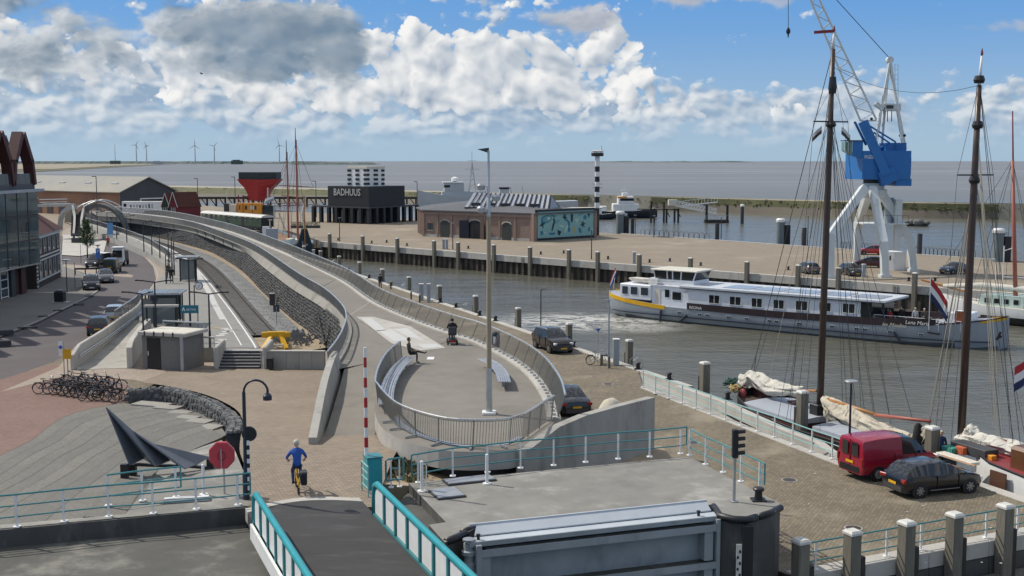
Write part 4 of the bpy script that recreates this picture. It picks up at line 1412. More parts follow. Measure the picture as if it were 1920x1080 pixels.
def timber_post(label,p,ztop,group,w=.42,zb=-4.2,step=True,rz=0,cap=True):
 t = top('mooring_post',label,'mooring post',(p.x,p.y,zb),rz,group)
 h = ztop - zb
 b = MB()
 b.loft([[(-w/2,-w/2,0),(w/2,-w/2,0),(w/2,w/2,0),(-w/2,w/2,0)],[(-w/2,-w/2,h-.12),(w/2,-w/2,h-.12),(w/2,w/2,h-.12),(-w/2,w/2,h-.12)]])
 b.obj('shaft',WOOD,t,bevel=.03)
 if cap:
  c = w / 2 + .02
  b = MB()
  b.loft([[(-c,-c,h-.12),(c,-c,h-.12),(c,c,h-.12),(-c,c,h-.12)],[(-c,-c,h-.04),(c,-c,h-.04),(c,c,h-.04),(-c,c,h-.04)],[(-c*.75,-c*.75,h+.03),(c*.75,-c*.75,h+.03),(c*.75,c*.75,h+.03),(-c*.75,c*.75,h+.03)]])
  b.obj('cap',CAPW,t)
 if step:
  b = MB()
  b.bx(w/2+.003,w/2+.22,-w*.4,w*.4,0,h-.95)
  b.obj('rubbing_piece',WOODD,t)
 return t
rzq1 = math.atan2(D1.y,D1.x)
ORD = 'first second third fourth fifth sixth seventh eighth ninth tenth eleventh twelfth thirteenth fourteenth fifteenth'.split()
for k, (px,py) in enumerate([(618,437),(680,441),(745,444),(814,449),(859,451),(926,455),(994,459),(1067,464),(1121,467),(1199,472),(1295,477),(1401,484),(1497,490),(1573,495),(1716,504)]):
 A = A2 + NN2 * .95
 s, z = onplane(px,py,A,D2)
 timber_post(ORD[k]+' timber fender post from the left along the far quay wall',A+D2*s,max(.7,min(1.6,z)),'fender posts along the far quay wall',w=.5,step=False,rz=rz2)
for k, (px,py) in enumerate([(570,461),(601,470),(636,480),(674,491),(717,504),(767,519),(824,535),(892,554),(972,577),(1067,606),(1180,637)]):
 A = A1 + N1 * .45
 s, z = onplane(px,py,A,D1)
 timber_post(ORD[k]+' white capped mooring post from the left along the near quay edge',A+D1*s,max(.8,min(1.8,z)),'mooring posts along the near quay edge',w=.42,rz=rzq1)
for px, py, lb in ((1322,679,'white capped mooring post in the water left of the dark hulled sailing barge'),(1505,733,'tall timber mooring post in front of the grey hatch of the sailing barge'),(1749,800,'tall timber mooring post behind the front of the red van')):
 A = A1 + N1 * .5
 s, z = onplane(px,py,A,D1)
 timber_post(lb,A+D1*s,max(.8,z),None,w=.5,rz=rzq1)
t = top('quay_wall','near quay edge of pale concrete coping blocks beside the basin','quay wall',A1)
LA = (P1N-SE).length
k = 0
while k * 6 < LA - 1:
 a, c = SE + D1 * (k*6+.01), SE + D1 * min(LA,k*6+5.99)
 k += 1
 if (Q1-SE).dot(D1) - 5 < (a-SE).dot(D1) < (QK-SE).dot(D1):
  continue
 b = MB()
 b.beam(a+N1*-.22+V((0,0,-.24)),c+N1*-.22+V((0,0,-.24)),.62,.56)
 b.obj('coping',CONC_L,t,world=1,bevel=.02)
ring_ = [SE+D1*(int(((Q1-SE).dot(D1)-5)/6+1)*6),RB1+N1*.3] + list(reversed(QL)) + [QK,QK+D1*5]
for a, c in zip(ring_,ring_[1:]):
 b = MB()
 b.beam(V((a.x,a.y,-.25))+N1*-.15,V((c.x,c.y,-.25))+N1*-.15,.5,.56)
 b.obj('coping',CONC_L,t,world=1)
bol = None
def bollard(p,label,group,s=1.0):
 global bol
 if bol is None:
  t = top('bollard',label,'bollard',p,0,group)
  b = MB(); b.bx(-.25,.25,-.25,.25,0,.04); b.lathe([(.15,.04),(.13,.3),(.15,.34),(.2,.36),(.2,.42),(.16,.46)],10)
  b.obj('bollard_body',BLACK,t,smooth=True)
  bol = t
  return t
 return dup(bol,p,0,label,group)
for k, (px,py) in enumerate(((651,509),(692,522),(730,536),(830,567),(856,577),(900,592),(930,602),(1082,651),(1201,692),(1256,712),(1355,750))):
 p = G(px,py,.02)
 d = (p-A1).dot(D1)
 q = A1 + D1 * d - N1 * .25
 bollard(V((q.x,q.y,.04)),ORD[k]+' small black bollard from the left on the near quay coping','black bollards on the near quay')
for k, (px,py) in enumerate(((634,451),(697,456),(725,455),(763,461),(878,466),(1014,477),(1057,475),(1140,486),(1218,492),(1256,490),(1314,498),(1478,506),(1560,508),(1704,527),(1753,527))):
 p = G(px,py,0)
 bollard(p,ORD[k]+' small dark bollard from the left on the far brick quay','dark bollards on the far quay')
def stone_field(curve,z0f,z1f,w0,h0,seed,normal_side=1,proud=.06,limit=0,parent=None,batter=0.0,world=1):
 """irregular cobbles laid on a vertical face along curve"""
 rnd = random.Random(seed)
 P = resample(curve,w0)
 joined = [MB(),MB()]
 made = 0
 n = len(P)
 for i in range(n-1):
  p, q = P[i], P[i+1]
  d = flat(q-p)
  nn = V((-d.y,d.x,0)) * normal_side
  z0, z1 = z0f(p), z1f(p)
  rows = max(1,int((z1-z0)/h0))
  for r in range(rows):
   hh = (z1-z0) / rows
   cx = p.lerp(q,.5+(.5 if r%2 else 0)+rnd.uniform(-.3,.3))
   cz = z0 + hh * (r+.5) + rnd.uniform(-.22,.22) * hh
   hw, hz = w0 * .5 * rnd.uniform(.65,1.15), hh * .5 * rnd.uniform(.75,1.25)
   pr = proud * rnd.uniform(.4,1.6)
   m = 7
   out, inn = [], []
   ph = rnd.uniform(0,1)
   for k in range(m):
    a = 2 * math.pi * (k+ph) / m
    rr = rnd.uniform(.85,1.1)
    x, z = hw * math.cos(a) * rr * 1.05, hz * math.sin(a) * rr * 1.05
    base = V((cx.x,cx.y,cz)) + d * x + V((0,0,z)) - nn * (batter*(cz-z0))
    out.append(base+nn*-.02)
    inn.append(V((cx.x,cx.y,cz))+d*(x*.72)+V((0,0,z*.72))+nn*(pr-batter*(cz-z0)))
   mb = MB()
   f = [(k,(k+1)%m,m+(k+1)%m,m+k)for k in range(m)] + [tuple(range(m,2*m))]
   if normal_side < 0:
    pass
   mt = 1 if rnd.random() < .15 else 0
   if made < limit:
    mb.add(out+inn,f)
    mb.obj('stone',STONE2 if mt else STONE,parent,world=world,fix=True)
    made += 1
   else:
    joined[mt].add(out+inn,f)
 for mt, mb in enumerate(joined):
  if mb.f:
   stuff(mb.obj('stone',[STONE,STONE2][mt],parent,world=world,fix=True))
t = top('retaining_wall','long dark basalt stone wall below the promenade along the railway','wall',FOOT[0])
ZST = lambda p: 2.72
b = MB()
FF = [p for p in FOOT]
b.strip([V((p.x,p.y,-.1))for p in offs(FF,-.02)],[V((p.x,p.y,2.75))for p in offs(FF,-.5)])
b.obj('mortar_bed',JOINT,t,world=1)
FX = spline([G(646,690,.2),G(628,669,.2)]+FOOT[:2],.4)[:-1]
b = MB()
b.strip([V((p.x,p.y,-.1))for p in offs(FX,-.02)],[V((p.x,p.y,2.75))for p in offs(FX,-.5)])
b.obj('mortar_bed',JOINT,t,world=1)
Q1_ = resample(FX,1.0)
b = MB()
for a, c in zip(Q1_+FOOT[1:12],Q1_[1:]+FOOT[1:13]):
 b.add([V((a.x,a.y,2.47)),V((c.x,c.y,2.47)),V((c.x+3.2,c.y,2.84)),V((a.x+3.2,a.y,2.84))],[(3,2,1,0)])
b.obj('shoulder',CONC,t,world=1) if 0 else None
stone_field(FX+[p for p in FOOT if p.y<260],lambda p:.2,ZST,.31,.25,4,normal_side=1,proud=.045,parent=t,batter=.19)
t = top('promenade_parapet','grey concrete edge beam of the promenade above the basalt wall','parapet',FOOT[0])
def outer_low(p,lft):
 if p.y < 86:
  return V((p.x+lft.x*.3,p.y+lft.y*.3,2.45))
 q = min(FOOT,key=lambda f:(f.x-p.x)**2+(f.y-p.y)**2)
 u = min(1,(p.y-86)/8)
 e = V((p.x+lft.x*.3,p.y+lft.y*.3,2.45))
 return e.lerp(V((q.x,q.y,2.70))-lft*.34,u)
rings = []
for i, p in enumerate(RAILC):
 d = flat(RAILC[min(len(RAILC)-1,i+1)]-RAILC[max(0,i-1)])
 lft = V((-d.y,d.x,0))
 zb = p.z - .92
 rings.append([outer_low(p,lft),V((p.x,p.y,zb))+lft*.16,V((p.x,p.y,zb))-lft*.26,V((p.x,p.y,2.4))-lft*.26])
for k in range(0,len(rings)-1,8):
 if len(rings[k:k+9]) > 1:
  b = MB()
  b.loft(rings[k:k+9])
  b.obj('edge_block',CONC_E,t,world=1,fix=True)
steel_railing('long steel bar railing on the landward edge of the promenade above the railway',[V((p.x,p.y,p.z-.93))for p in RAILC],hgt=.95,lean=.1,side=1,bal_step=.11)
RP = [p+V((0,0,.12))for p in offs(RIGHT,-.12)]
steel_railing('long curved steel bar railing along the harbour side of the promenade',[p for p in RP if p.y<290],hgt=1.05,lean=.35,side=-1,bal_step=.13)
t = top('promenade_kerb','pale concrete kerb strip with steel brackets inside the harbour side railing','kerb',RIGHT[0])
for k in range(0,len(RIGHT)-1,6):
 Qk = RIGHT[k:k+7]
 if len(Qk) > 1:
  b = MB()
  b.wall([V((p.x,p.y,p.z-.5))for p in offs(Qk,.34)],[p.z+.10 for p in Qk],.62)
  b.obj('kerb_block',CONC_L,t,world=1,fix=True)
br = None
for p in resample([q for q in RIGHT if q.y<135],.8):
 if br is None:
  b = MB(); b.bx(-.09,.09,-.05,.05,0,.09); o = b.obj('bracket',GALV,t); br = o.data
 else:
  o = bpy.data.objects.new('bracket',br); COL.objects.link(o); o.parent = t
 o.location = (p.x-RIGHT[0].x,p.y-RIGHT[0].y,p.z+.10-RIGHT[0].z)
fi = min(range(len(FRONT)),key=lambda i:(FRONT[i]-G(703,760,ZL)).length)
fe = min(range(len(FRONT)),key=lambda i:(FRONT[i]-G(752,676,ZL)).length)
def inset(i):
 return .15 + (.6*math.sin(math.pi*i/fi)**.7 if i<fi else 0)
ON = offs(FRONT,-1.0)
def rim_in(f):
 return [p.lerp(q,inset(i)*f)+V((0,0,.02))for i,(p,q)in enumerate(zip(FRONT,ON))]
FRn = rim_in(1)[:fe+1]
steel_railing('curved steel bar railing around the front of the promenade loop',FRn,hgt=1.12,lean=.12,side=1,post_step=1.6,bal_step=.12,bal_r=.009)
t = top('rim_brackets','row of steel brackets holding the railing on the outside of the loop rim','brackets',FRONT[0])
for p, q in zip(rim_in(1)[10:fi-6:3],rim_in(.25)[10:fi-6:3]):
 b = MB(); b.beam(p+V((0,0,.06)),q+V((0,0,.03)),.07,.08); b.obj('bracket',GALV,t,world=1)
b = MB()
Qf = FRONT[6:fi-4]
b.strip(offs(rim_in(1)[6:fi-4],-.42),offs(rim_in(1)[6:fi-4],-.1))
struct(b.obj('drain_grating',STEELP))
WB = spline([G(600,846,1.88),G(613,803,2.08),G(627,757,2.28),G(640,712,2.53),G(648,682,2.74)],.5)
tp = [.60,.85,1.0,.95,.75]
b = MB()
rings = []
m = len(WB)
for i, p in enumerate(WB):
 u = i / (m-1) * 4
 j = min(3,int(u)); hgt = tp[j] + (tp[j+1]-tp[j]) * (u-j)
 d = flat(WB[min(m-1,i+1)]-WB[max(0,i-1)]); nl_ = V((-d.y,d.x,0))
 ln = .12 + .30 * math.sin(math.pi*min(1,i/(m-1)*1.1)/2)
 rings.append([p+V((0,0,-1.2)),p+nl_*ln+V((0,0,hgt)),p+nl_*(ln+.36)+V((0,0,hgt)),p+nl_*.46+V((0,0,-2.2))])
b.loft(rings)
tag(b.obj('wing_wall',CONC,fix=True),'smooth curved concrete wing wall on the left of the ramp','wall')
wp = [(1000,838,2.9),(1050,800,3.0),(1100,779,3.05),(1160,762,3.0),(1200,752,2.95),(1228,745,2.85)]
E0, E1 = G(1000,838,2.9), G(1232,853,0)
dwd = flat(E1-E0)
nw_ = V((-dwd.y,dwd.x,0))
rings = []
for (px,py,_) in [(985,846,0)] + wp:
 s, z = onplane(px,py,E0,dwd)
 p = E0 + dwd * s
 bulge = .9 * math.sin(math.pi*max(0,min(1,s/(E1-E0).to_2d().length)))
 p = p - nw_ * bulge * .0
 rings.append([V((p.x,p.y,-.3)),V((p.x,p.y,z)),V((p.x,p.y,z))+nw_*.42,V((p.x,p.y,-.3))+nw_*.42])
p = rings[-1][0]
zz = rings[-1][1].z
e = V((p.x,p.y,0)) + dwd * .16 + nw_ * .12
rings.append([V((e.x,e.y,-.3)),V((e.x,e.y,zz-.05)),V((e.x,e.y,zz-.05))+nw_*.2,V((e.x,e.y,-.3))+nw_*.2])
b = MB(); b.loft(rings)
t = tag(b.obj('wedge_wall',CONC,fix=True,smooth=30),'tall curved concrete wedge wall at the right end of the loop','wall')
wi = [(240,733,.85),(307,731,.95),(370,748,1.15),(412,771,1.45),(430,793,1.75),(424,810,2.0)]
CI = spline([G(*p)for p in wi],.3)
CI.reverse()
t = top('curved_stone_wall','low curved wall of dark basalt blocks around the stepped bowl','wall',CI[-1])
b = MB()
b.wall([V((p.x,p.y,-.2))for p in CI],[p.z for p in CI],.62)
b.obj('core',STONE,t,world=1,fix=True)
bf = lambda p: p.z - .9
stone_field(CI,lambda p:max(-.02,p.z-1.0),lambda p:p.z+.02,.40,.27,9,normal_side=1,proud=.05,limit=210,parent=t)
rnd = random.Random(5)
top_n = 0
for row in range(2):
 for p in resample(offs(CI,-.16-.30*row),.45):
  b = MB()
  r = rnd.uniform(.17,.24)
  m = 7
  ph = rnd.random()
  lo = [V((p.x+r*math.cos(6.283*(k+ph)/m)*rnd.uniform(.85,1.1),p.y+r*math.sin(6.283*(k+ph)/m)*rnd.uniform(.85,1.1),p.z-.04))for k in range(m)]
  hi_ = [V((p.x+(q.x-p.x)*.75,p.y+(q.y-p.y)*.75,p.z+rnd.uniform(.04,.10)))for q in lo]
  b.loft([lo,hi_])
  b.obj('stone',STONE2 if rnd.random()<.5 else STONE,t,world=1)
a, c = G(490,691,0), G(610,692,0)
t = top('end_wall','grey concrete panel wall closing the end of the railway','wall',a)
for k in range(5):
 p, q = a.lerp(c,k/5+.002), a.lerp(c,(k+1)/5-.002)
 b = MB(); b.beam(p+V((0,0,.6)),q+V((0,0,.6)),.3,1.2); b.obj('panel',CONC,t,world=1)
b = MB(); b.beam(a+V((-.05,0,1.24)),c+V((0,0,1.24)),.4,.08); b.obj('cap',CONC_L,t,world=1)
RW = spline([G(x,y,0)for x,y in wall_px],1.2)
t = top('roadside_wall','pale concrete wall curving between the street and the station platform','wall',RW[0])
for k in range(0,len(RW)-1,4):
 Qk = RW[k:k+5]
 b = MB(); b.wall(Qk,[1.35]*len(Qk),-.3); b.obj('wall_panel',CONC_L,t,world=1,fix=True)
steel_railing('thin dark bar railing on top of the roadside station wall',[p+V((0,0,1.35))for p in offs(RW,-.15)],hgt=.9,bal_step=.25,post_step=2.5)
vp = ray(81,302)
BV = flat(V((vp.x,vp.y,0)))               # along the bridge, away from us
BU = V((BV.y,-BV.x,0))                    # to its right
PLt, PRt = G(477,922,ZP+1.15), G(702,903,ZP+1.15)
PL0, PR0 = V((PLt.x,PLt.y,ZP)), V((PRt.x,PRt.y,ZP))
LB = 17.0
t = top('bascule_bridge','teal and white road bridge with dark deck leading to the cyclist','bridge',PL0)
b = MB()
arc = []
n = 14
wv = (PR0-PL0)
endl, endr = G(500,950,ZP), G(692,934,ZP)
for i in range(n+1):
 s = i / n
 p = PL0.lerp(PR0,s)
 back = 1.55 + .75 * math.sin(math.pi*s) + s * .1
 arc.append(p+BV*back)
dk = [xy(p+V((0,0,0)))for p in arc]
near = [xy(PR0-BV*LB),xy(PL0-BV*LB)]
b.prism(dk+near,ZP-.45,ZP+.012)
b.obj('deck',DECKM,t,world=1)
b = MB()
o2 = [p+BV*(.42 if 0<i<n else .5)for i,p in enumerate(arc)]
b.prism([xy(p+BV*.015)for p in arc]+[xy(p)for p in reversed(o2)],ZP-.4,ZP+.02)
b.obj('landing_strip',CONC_L,t,world=1)
for side, p0 in ((1,PR0),(-1,PL0)):
 b = MB()
 h = 1.15
 pts = [p0+V((0,0,.05)),p0-BV*.02+V((0,0,h-.35)),p0-BV*.12+V((0,0,h-.1)),p0-BV*.35+V((0,0,h))] + [p0-BV*(1.0+i*2)+V((0,0,h))for i in range(9)]
 b.tube(pts,.105,10)
 b.obj('handrail',TEALB,t,world=1,smooth='all')
 b = MB()
 b.beam(p0+V((0,0,.05)),p0-BV*LB+V((0,0,.05)),.16,.1)
 b.obj('bottom_rail',TEAL,t,world=1)
 for k in range(13):
  s0 = .12 + k * 1.3
  b = MB()
  b.beam(p0-BV*(s0+1.22)+V((0,0,.1)),p0-BV*(s0+1.22)+V((0,0,h-.06)),.16,.12,up=BV)
  b.obj('rail_post',TEAL,t,world=1)
  b = MB()
  if k == 0:
   pp = [p0-BV*s+V((0,0,z))for s,z in((.12,.12),(.12,.72),(.25,.95),(.45,1.03),(1.26,1.05),(1.26,.12))]
   b.add([q+BU*.02 for q in pp]+[q-BU*.02 for q in pp],[tuple(range(6)),tuple(range(11,5,-1))]+[(i,(i+1)%6+6 if False else i+6,(i+1)%6+6,(i+1)%6)for i in range(6)])
  else:
   b.beam(p0-BV*(s0+.02)+V((0,0,.60)),p0-BV*(s0+1.15)+V((0,0,.60)),.04,.96)
  b.obj('panel',WHITE,t,world=1,fix=True)
 b = MB()
 b.beam(p0+BU*side*.10+V((0,0,-.15)),p0+BU*side*.10-BV*LB+V((0,0,-.15)),.14,.5)
 b.obj('edge_girder',WHITE if side<0 else TEAL,t,world=1)
p = G(698,918,ZP)
t = top('barrier_cabinet','square teal cabinet at the foot of the red and white pole','cabinet',p)
b = MB(); b.box((0,.25,.58),(.55,.62,1.16),.38); b.obj('housing',TEALB,t,bevel=.03)
b = MB(); b.box((0,.25,1.185),(.60,.68,.05),.38); b.obj('lid',TEAL,t)
b = MB()
for q in (-.42,-.30):
 pass
g0 = V((-.35,-.15,0)); g1 = g0 - BV * .9
b.tube([g0,g0+V((0,0,1.1)),g1+V((0,0,1.1)),g1],.03,6)
for z in (.3,.6,.85):
 b.tube([g0+V((0,0,z)),g1+V((0,0,z))],.022,5)
b.obj('side_grille',TEALP,t)
p = G(687,872,ZP)
p = V((G(698,918,ZP).x-.22,G(698,918,ZP).y+.2,ZP))
t = top('barrier_pole','tall upright red and white striped barrier pole','barrier',p+V((0,0,1.15)))
zt = at(687,651,p.y).z - ZP - 1.15
nb = 11
for k in range(nb):
 b = MB(); b.lathe([(.075-.002*k,zt*k/nb),(.075-.002*(k+1),zt*(k+1)/nb)],10)
 b.obj('pole_band',WHITE if k%2==0 else RED,t,smooth=True)
pp = [(766,906),(1000,884),(1292,856),(1380,902),(1463,944),(1455,958),(1400,972),(1352,966),(1333,946),(905,984),(872,1000),(834,1017),(804,984),(836,979)]
P = [G(x,y,ZP)for x,y in pp]
b = MB()
b.prism([xy(q)for q in P],-5.5,ZP)
b.mi = [1,0] + [1] * (len(b.f)-2)
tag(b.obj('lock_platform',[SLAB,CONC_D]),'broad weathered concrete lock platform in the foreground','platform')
lowp = [G(700,935,ZP),G(766,906,ZP),G(836,979,ZP),G(804,984,ZP),G(840,1030,ZP)]
b = MB()
e0 = PR0 + BU * .25
b.prism([xy(e0+BV*.5),xy(lowp[1]),xy(lowp[2]),xy(lowp[3]),xy(lowp[4]+V((0,0,0))),xy(lowp[4]-BV*3),xy(e0-BV*7)],-4,ZP-.35)
struct(b.obj('lock_ledge',SLABD))
b = MB()
q0 = [G(690,905,ZP),G(700,850,2.2),G(716,836,2.1),G(800,868,1.6),G(900,876,1.0),G(1000,862,.6),G(1240,845,.05),G(1292,856,1.2),G(1000,884,1.4),G(766,906,ZP)]
b.prism([xy(p)for p in q0],-.3,[ZP,2.1,2.0,1.6,1.2,.9,.3,.3,.9,ZP-.1])
struct(b.obj('verge',SAND))
rnd = random.Random(3)
b = MB()
for i in range(420):
 px, py = rnd.uniform(702,800), rnd.uniform(848,905)
 p = G(px,py,2.1)
 r = rnd.uniform(.05,.16)
 a = rnd.uniform(0,6.28)
 b.add([p+V((r*math.cos(a),r*math.sin(a),-.03)),p-V((r*math.cos(a),r*math.sin(a),.03)),p+V((rnd.uniform(-.08,.08),rnd.uniform(-.08,.08),r*1.2))],[(0,1,2)])
stuff(tag(b.obj('weeds',GRASS),'patchy weeds growing at the foot of the loop wall','weeds'))
for px, py, w_, h_, lb in ((838,927,1.05,1.2,'steel hatch plate lying on the left corner of the lock platform'),(880,902,1.9,.75,'long steel cover plate lying beside the teal railing on the lock platform')):
 p = G(px,py,ZP)
 t = top('cover_plate',lb,'cover plate',p)
 ra = math.atan2(BU.y,BU.x)
 b = MB(); b.box((0,0,.03),(w_,h_,.06),ra); b.obj('frame',CHARL,t)
 b = MB(); b.box((0,0,.075),(w_-.1,h_-.1,.03),ra); b.obj('plate',STEELP,t)
t = top('rubber_fender','black rubber edging around the right corner of the lock platform','fender',G(1352,966,ZP))
MB().tube([G(x,y,ZP-.06)for x,y in((1338,950),(1350,968),(1375,974),(1400,975),(1418,970))],.13,8).obj('rubber_edge',BLACK,t,world=1,smooth='all')
MB().tube([G(x,y,ZP-.06)for x,y in((1422,969),(1445,962),(1464,952))],.12,8).obj('rubber_edge',BLACK,t,world=1,smooth='all')
t = top('rubber_fender','black rubber edging at the left corner beside the steel gate','fender',G(834,1017,ZP))
MB().tube([G(x,y,ZP-.04)for x,y in((836,1016),(850,1011),(874,1001))],.13,8).obj('rubber_edge',BLACK,t,world=1,smooth='all')
MB().tube([G(x,y,ZP-.02)for x,y in((866,999),(880,993),(897,986))],.11,8).obj('rubber_edge',BLACK,t,world=1,smooth='all')
for x0, x1, in ((1402,1416),):
 b = MB()
 a, c = G(x0,974,ZP), G(x1,971,ZP)
 b.beam(V((a.x,a.y-.05,-3)),V((a.x,a.y-.05,ZP-.2)),.34,.2,up=V((0,1,0)))
 tag(b.obj('guide_rib',BLACK),'dark vertical guide rib on the lock pier','rib')
a = G(1386,975,ZP)
t = top('tide_gauge','white tide gauge board on the dark lock pier','gauge',V((a.x,a.y-.06,-2)))
b = MB(); b.bx(-.09,.09,-.03,0,0,3.6); b.obj('board',CAPW,t)
for k in range(17):
 b = MB(); b.bx(-.07 if k%2 else .0,0 if k%2 else .07,-.036,-.031,.1+k*.2,.2+k*.2); b.obj('mark',BLACK,t)
GATEL = mat('gate_pale_plate',(.47,.51,.55),.45,var=.1,scale=1,dirt=((.3,.33,.35),.4,.8))
g0, g1 = G(884,1006,ZP), G(1333,958,ZP)
GD = flat(g1-g0)
GN = V((GD.y,-GD.x,0))
GL = (V((g1.x,g1.y,0))-V((g0.x,g0.y,0))).length
t = top('lock_gate','big grey blue steel lock gate with horizontal girders','gate',V((g0.x,g0.y,ZP-5)))
def gb(name,s0,s1,n0,n1,z0,z1,m):
 b = MB()
 a = g0 + GD * ((s0+s1)/2) + GN * ((n0+n1)/2)
 b.box((a.x,a.y,(z0+z1)/2+ZP),(s1-s0,abs(n1-n0),z1-z0),math.atan2(GD.y,GD.x))
 return b.obj(name,m,t,world=1)
gb('skin_plate',.15,GL-.1,-.05,.1,-5,-.25,GATEM)
b = MB()
q = [g0+GD*.3+GN*-.42,g0+GD*(GL+.02)+GN*-.42,g0+GD*(GL+.02)+GN*-.02,g0+GD*.1+GN*-.02]
b.add([V((q[0].x,q[0].y,ZP+.24)),V((q[1].x,q[1].y,ZP+.24)),V((q[2].x,q[2].y,ZP+.02)),V((q[3].x,q[3].y,ZP+.02)),
       V((q[0].x,q[0].y,ZP+.21)),V((q[1].x,q[1].y,ZP+.21)),V((q[2].x,q[2].y,ZP-.02)),V((q[3].x,q[3].y,ZP-.02))],[(0,3,2,1),(4,5,6,7),(0,1,5,4),(1,2,6,5),(2,3,7,6),(3,0,4,7)])
b.obj('sloping_plate',GATEL,t,world=1)
gb('top_edge',.05,GL+.05,-.47,-.40,.20,.27,GATEL)
gb('walkway_plate',-.25,GL+.1,-.02,.42,-.10,-.04,GATEL)
gb('walkway_edge',-.2,GL+.08,.42,.46,-.2,-.045,GATEM)
for k in range(4):
 z = -.32 - k * 1.28
 gb('girder_shelf',.35,GL-.35,.1,.55,z-.06,z,GATED)
 gb('girder_flange',.15,GL-.1,.55,.60,z-.20,z+.03,GATEM)
 for s in (.3,GL-.35):
  gb('gusset',s-.16,s+.16,.10,.54,z-1.2,z-.07,GATEM)
gb('end_post',-.02,.16,.1,.62,-5,-.12,GATEM)
gb('end_post',GL-.1,GL+.04,.1,.62,-5,-.12,GATEM)
b = MB(); hb = g0 + GD * -.16 + GN * .25
b.lathe([(.22,-5),(.22,-.75),(.16,-.72),(.16,-.5),(.24,-.48),(.24,-.36),(.17,-.33),(.17,-.12)],12,(hb.x,hb.y,ZP)); b.obj('hinge_column',GATEM,t,world=1,smooth=True)
b = MB(); b.lathe([(.2,-.04),(.2,.02),(.12,.03)],10,(hb.x,hb.y,ZP)); b.obj('hinge_cap',STEELP,t,world=1)
for s in (.15,GL-.6):
 c = g0 + GD * s + GN * .25
 b = MB(); b.lathe([(.05,-.04),(.05,.1),(.07,.1),(.07,.14)],8,(c.x,c.y,ZP)); b.obj('lifting_eye',BLACK,t,world=1)
def G_list(L,z):
 return [G(x,y,z)for x,y in L]
rl = G_list([(-60,997),(32,988),(120,978),(204,969),(287,963),(368,955),(446,947)],ZP)
rl2 = [q for q in rl] + [G(470,944,ZP)]
teal_railing('teal three bar railing with white posts along the lower left lock wall',rl2,posts=rl)
rl = G_list([(203,948),(267,939),(330,932)],ZP)
teal_railing('short teal railing behind the lower left lock railing',[rl[0],rl[1],rl[2],G(340,931,ZP)],posts=rl,bend0=True)
p = G(382,928,ZP)
t = top('marker_post','single white steel post between the red lifebuoy box and the railing','post',p)
MB().lathe([(.16,0),(.16,.04),(.055,.05),(.055,1.1),(.02,1.13)],10).obj('post_body',WHITE,t,smooth=True)
rl = G_list([(784,905),(849,893),(914,886),(976,878),(1038,873),(1098,867),(1159,861),(1218,857),(1276,851)],ZP)
teal_railing('long teal railing with white posts along the back of the lock platform',[G(772,907,ZP)]+rl+[G(1287,849,ZP)],posts=rl,bend0=True)
rl = G_list([(1293,854),(1323,871),(1356,886),(1389,903),(1424,920)],ZP)
teal_railing('teal railing with white posts on the right edge of the lock platform',rl+[G(1433,926,ZP)],posts=rl)
p0 = G(913,908,ZP)
t = top('marker_post','thick white steel post inside the lock platform railing','post',p0)
MB().lathe([(.16,0),(.16,.05),(.06,.06),(.06,1.12),(.02,1.14)],10).obj('post_body',WHITE,t,smooth=True)
p0 = G(791,922,ZP)
t = top('marker_post','white steel post with a side loop at the left end of the lock platform','post',p0)
MB().lathe([(.16,0),(.16,.05),(.06,.06),(.06,1.12),(.02,1.14)],10).obj('post_body',WHITE,t,smooth=True)
MB().tube([(.05,0,.25),(.16,0,.3),(.17,0,.95),(.12,0,1.02),(.05,0,1.0)],.018,6).obj('side_loop',WHITE,t)
a, c = G(724,915,ZP), G(757,912,ZP)
t = top('hoop_barrier','teal rounded hoop barrier with a white frame beside the teal cabinet','barrier',a)
MB().tube([a+V((0,0,.35)),a+V((.02,0,.28)),c+V((-.02,0,.28)),c+V((0,0,.35)),c+V((0,0,1.0)),c+V((-.08,0,1.07)),a+V((.08,0,1.07)),a+V((0,0,1.0))],.035,6,closed=True).obj('hoop',TEAL,t,world=1)
for f in (.28,.76):
 q = a.lerp(c,f); b = MB(); b.bx(q.x-.025,q.x+.025,q.y-.025,q.y+.025,q.z,q.z+1.03); b.bx(q.x-.09,q.x+.09,q.y-.09,q.y+.09,q.z,q.z+.03); b.obj('post',WHITE,t,world=1)
MB().tube([a.lerp(c,.28)+V((0,0,.7)),a.lerp(c,.76)+V((0,0,.7))],.025,6).obj('cross_bar',TEAL,t,world=1)
rl = G_list([(1206,726),(1229,738),(1254,747),(1279,756),(1305,766),(1332,776),(1360,787),(1389,798),(1420,809),(1452,820),(1486,833),(1522,847),(1560,860)],.05)
teal_railing('pale teal railing with white posts along the sunken quay ramp by the sailing barge',rl+[G(1590,872,.05)],posts=rl,railm=TEALP,bend0=True)
b = MB(); e = V((RB1.x,RB1.y,0)); b.beam(V((RB0.x,RB0.y,-.12)),V((RB1.x,RB1.y,-.12)),.5,.32); tag(b.obj('ramp_coping',CONC_L),'pale concrete coping under the pale teal railing','coping')
A4b = A4 - D4 * .9
N4 = V((D4.y,-D4.x,0))
if N4.y > 0:
 N4 = -N4
t = top('quay_wall','foreground quay edge with concrete coping and timber wales at bottom right','quay wall',A4b)
L4 = (SE-A4b).length
k = 0
while k * 3 < L4:
 a, c = A4b + D4 * (k*3+.01), A4b + D4 * min(L4,k*3+2.99)
 b = MB(); b.beam(a+V((0,0,-.28)),c+V((0,0,-.28)),.7,.6); b.obj('coping',CONC_L,t,world=1,bevel=.02)
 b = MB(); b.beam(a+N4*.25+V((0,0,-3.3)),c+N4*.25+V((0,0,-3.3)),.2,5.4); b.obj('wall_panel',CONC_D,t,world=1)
 k += 1
